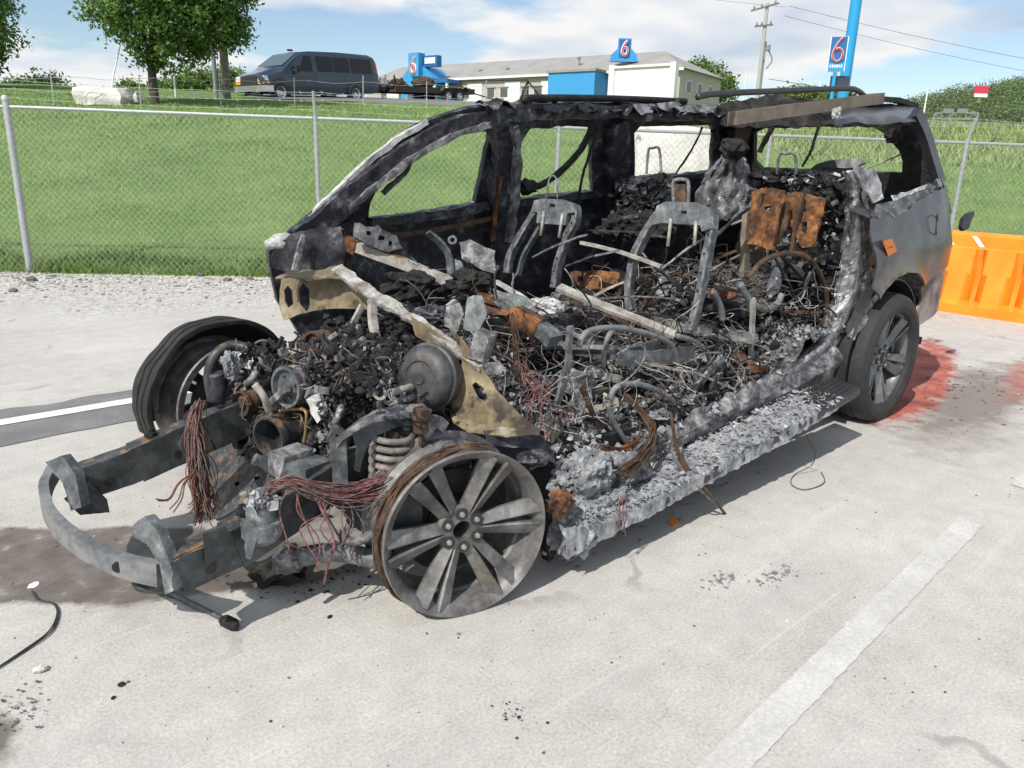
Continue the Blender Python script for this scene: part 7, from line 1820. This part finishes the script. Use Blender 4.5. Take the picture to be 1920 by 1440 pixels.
scr = [('scrap_engine', 3.6, .1, 'rusty red scrap engine on the trailer, close to its wheels', .45, M_rustd), ('scrap_axle', 2.6, -.3, 'rusty scrap axle part lying mid trailer', .28, M_rust), ('scrap_block', 1.7, .3, 'brown scrap block near the front of the trailer', .34, M_rustd), ('bent_scrap', .9, .2, 'pale bent scrap metal at the hitch end of the trailer', .3, M_lite)]
for i, (nm, x, y, lab, r_, mt) in enumerate(scr):
    mb = blob(TX(x, y, .56 + r_ * .7), (r_ * 1.2, r_, r_ * .75), 80 + i, .45, 3)
    for k in range(5):
        a = TX(x + RND.uniform(-.4, .4), y + RND.uniform(-.3, .3), .60 + RND.random() * .2); mb.tube([a, a + Vector((RND.uniform(-.4, .4), RND.uniform(-.3, .3), RND.uniform(.1, .5)))], .04, 6, smooth=False)
    tag(mb.build(nm, mt), lab, 'scrap', 'scrap parts on the trailer')
# ================================================================== LOOSE THINGS ON THE GROUND
a, b = P(312, 1108, 'z', .012), P(418, 1160, 'z', .014)
rod = empty('broken_rod', a, 'steel rod with a charred black end lying in front of the wreck', 'rod')
MB().tube([P(300, 1100, 'z', .03), a, b], .009, 8, smooth=False).build('shaft', M_steel, rod, smooth=True)
MB().lathe([(.001, .036), (.012, .034), (.020, .02), (.021, -.02), (.015, -.034), (.001, -.036)], P(430, 1168, 'z', .02), (b - a), 10).build('charred_end', M_char, rod, jit=.004, jscale=40)
mb = MB()
for k in range(2):
    mb.tube([P(60, 1108, 'z', .006), P(72 + k, 1124, 'z', .006), P(100 + k, 1132, 'z', .006), P(107 + 2 * k, 1152, 'z', .006), P(90 + 4 * k, 1185 + k, 'z', .006), P(40 + 3 * k, 1222, 'z', .006), P(-40, 1275, 'z', .006)], .0028, 6)
tag(mb.build('loose_cable', M_plast, smooth=True), 'thin black cable curling over the concrete at the left', 'cable')
sheet = MB().lathe([(.001, .003), (.010, .004), (.019, .001), (.020, .0)], P(62, 1097, 'z', .001), (0, 0, 1), 14)
tag(sheet.build('foam_puddle', M_wh, jit=.006, jscale=30), 'small white foam patch beside the brown puddle', 'foam')
for i, (u, v, r_, nm, lab, mt) in enumerate(((78, 1258, .017, 'stone', 'white stone chip next to the dark soil patch', M_lime), (228, 1285, .010, 'charred_chip', 'flat black chip on the concrete in front of the wreck', M_char), (212, 1310, .006, 'charred_chip', 'tiny black chip below a larger flat one', M_char), (618, 1158, .008, 'charred_chip', 'small black chip left of the front rim', M_char), (1292, 1005, .0, '', '', None))):
    if not nm: continue
    V, F_ = pebble_mesh(60 + i); p = P(u, v, 'z', 0)
    tag(MB().add([Vector((q.x * r_ * 1.3, q.y * r_, q.z * r_)) + p + Vector((0, 0, r_ * .45)) for q in V], F_).build(nm, mt), lab, 'stone' if nm == 'stone' else 'debris')
p = P(1262, 982, 'z', 0)
tag(MB().add(*solid([p + Vector(q) for q in ((-.022, -.016, .006), (.012, -.022, .008), (.028, -.002, .014), (.018, .018, .016), (-.016, .014, .01))], [(0, 1, 2, 3, 4)], .008)).build('reflector_shard', M_orgp), 'bright orange plastic shard on the ground below the running board', 'debris')
def patch(u, v, n, sx, sy, smin, smax, mat, name, lab, seed):
    rg = np.random.default_rng(seed); c = P(u, v, 'z', .003)
    def smp(r_): return (c.x + r_.normal() * sx, c.y + r_.normal() * sy, .003 + .002 * r_.random())
    tag(fl_mesh(n, smp, smin, smax, seed, .9, .5).build(name, mat), lab, 'debris', kind='stuff')
patch(1360, 1085, 60, .05, .03, .002, .008, M_ash, 'ash_crumbs', 'scatter of ash crumbs on the concrete beside the wreck', 1)
patch(1462, 1075, 80, .06, .025, .002, .009, M_ash, 'ash_crumbs', 'second scatter of grey crumbs towards the stall line', 2)
patch(965, 1335, 34, .02, .035, .0015, .005, M_char, 'charred_crumbs', 'dark crumbs on the concrete near the bottom edge', 3)
patch(620, 1090, 90, .13, .06, .002, .009, M_char, 'charred_crumbs', 'black crumbs under the front of the wreck', 4)
patch(1230, 960, 140, .5, .06, .003, .014, M_ash, 'ash_crumbs', 'ash fallen along the running board', 5)
patch(20, 1335, 90, .05, .06, .002, .006, M_rock, 'soil_crumbs', 'dark soil and grit at the lower left edge', 6)
patch(1800, 720, 140, .5, .25, .004, .015, M_rock, 'burnt_crumbs', 'brown crumbs on the red stained concrete', 7)
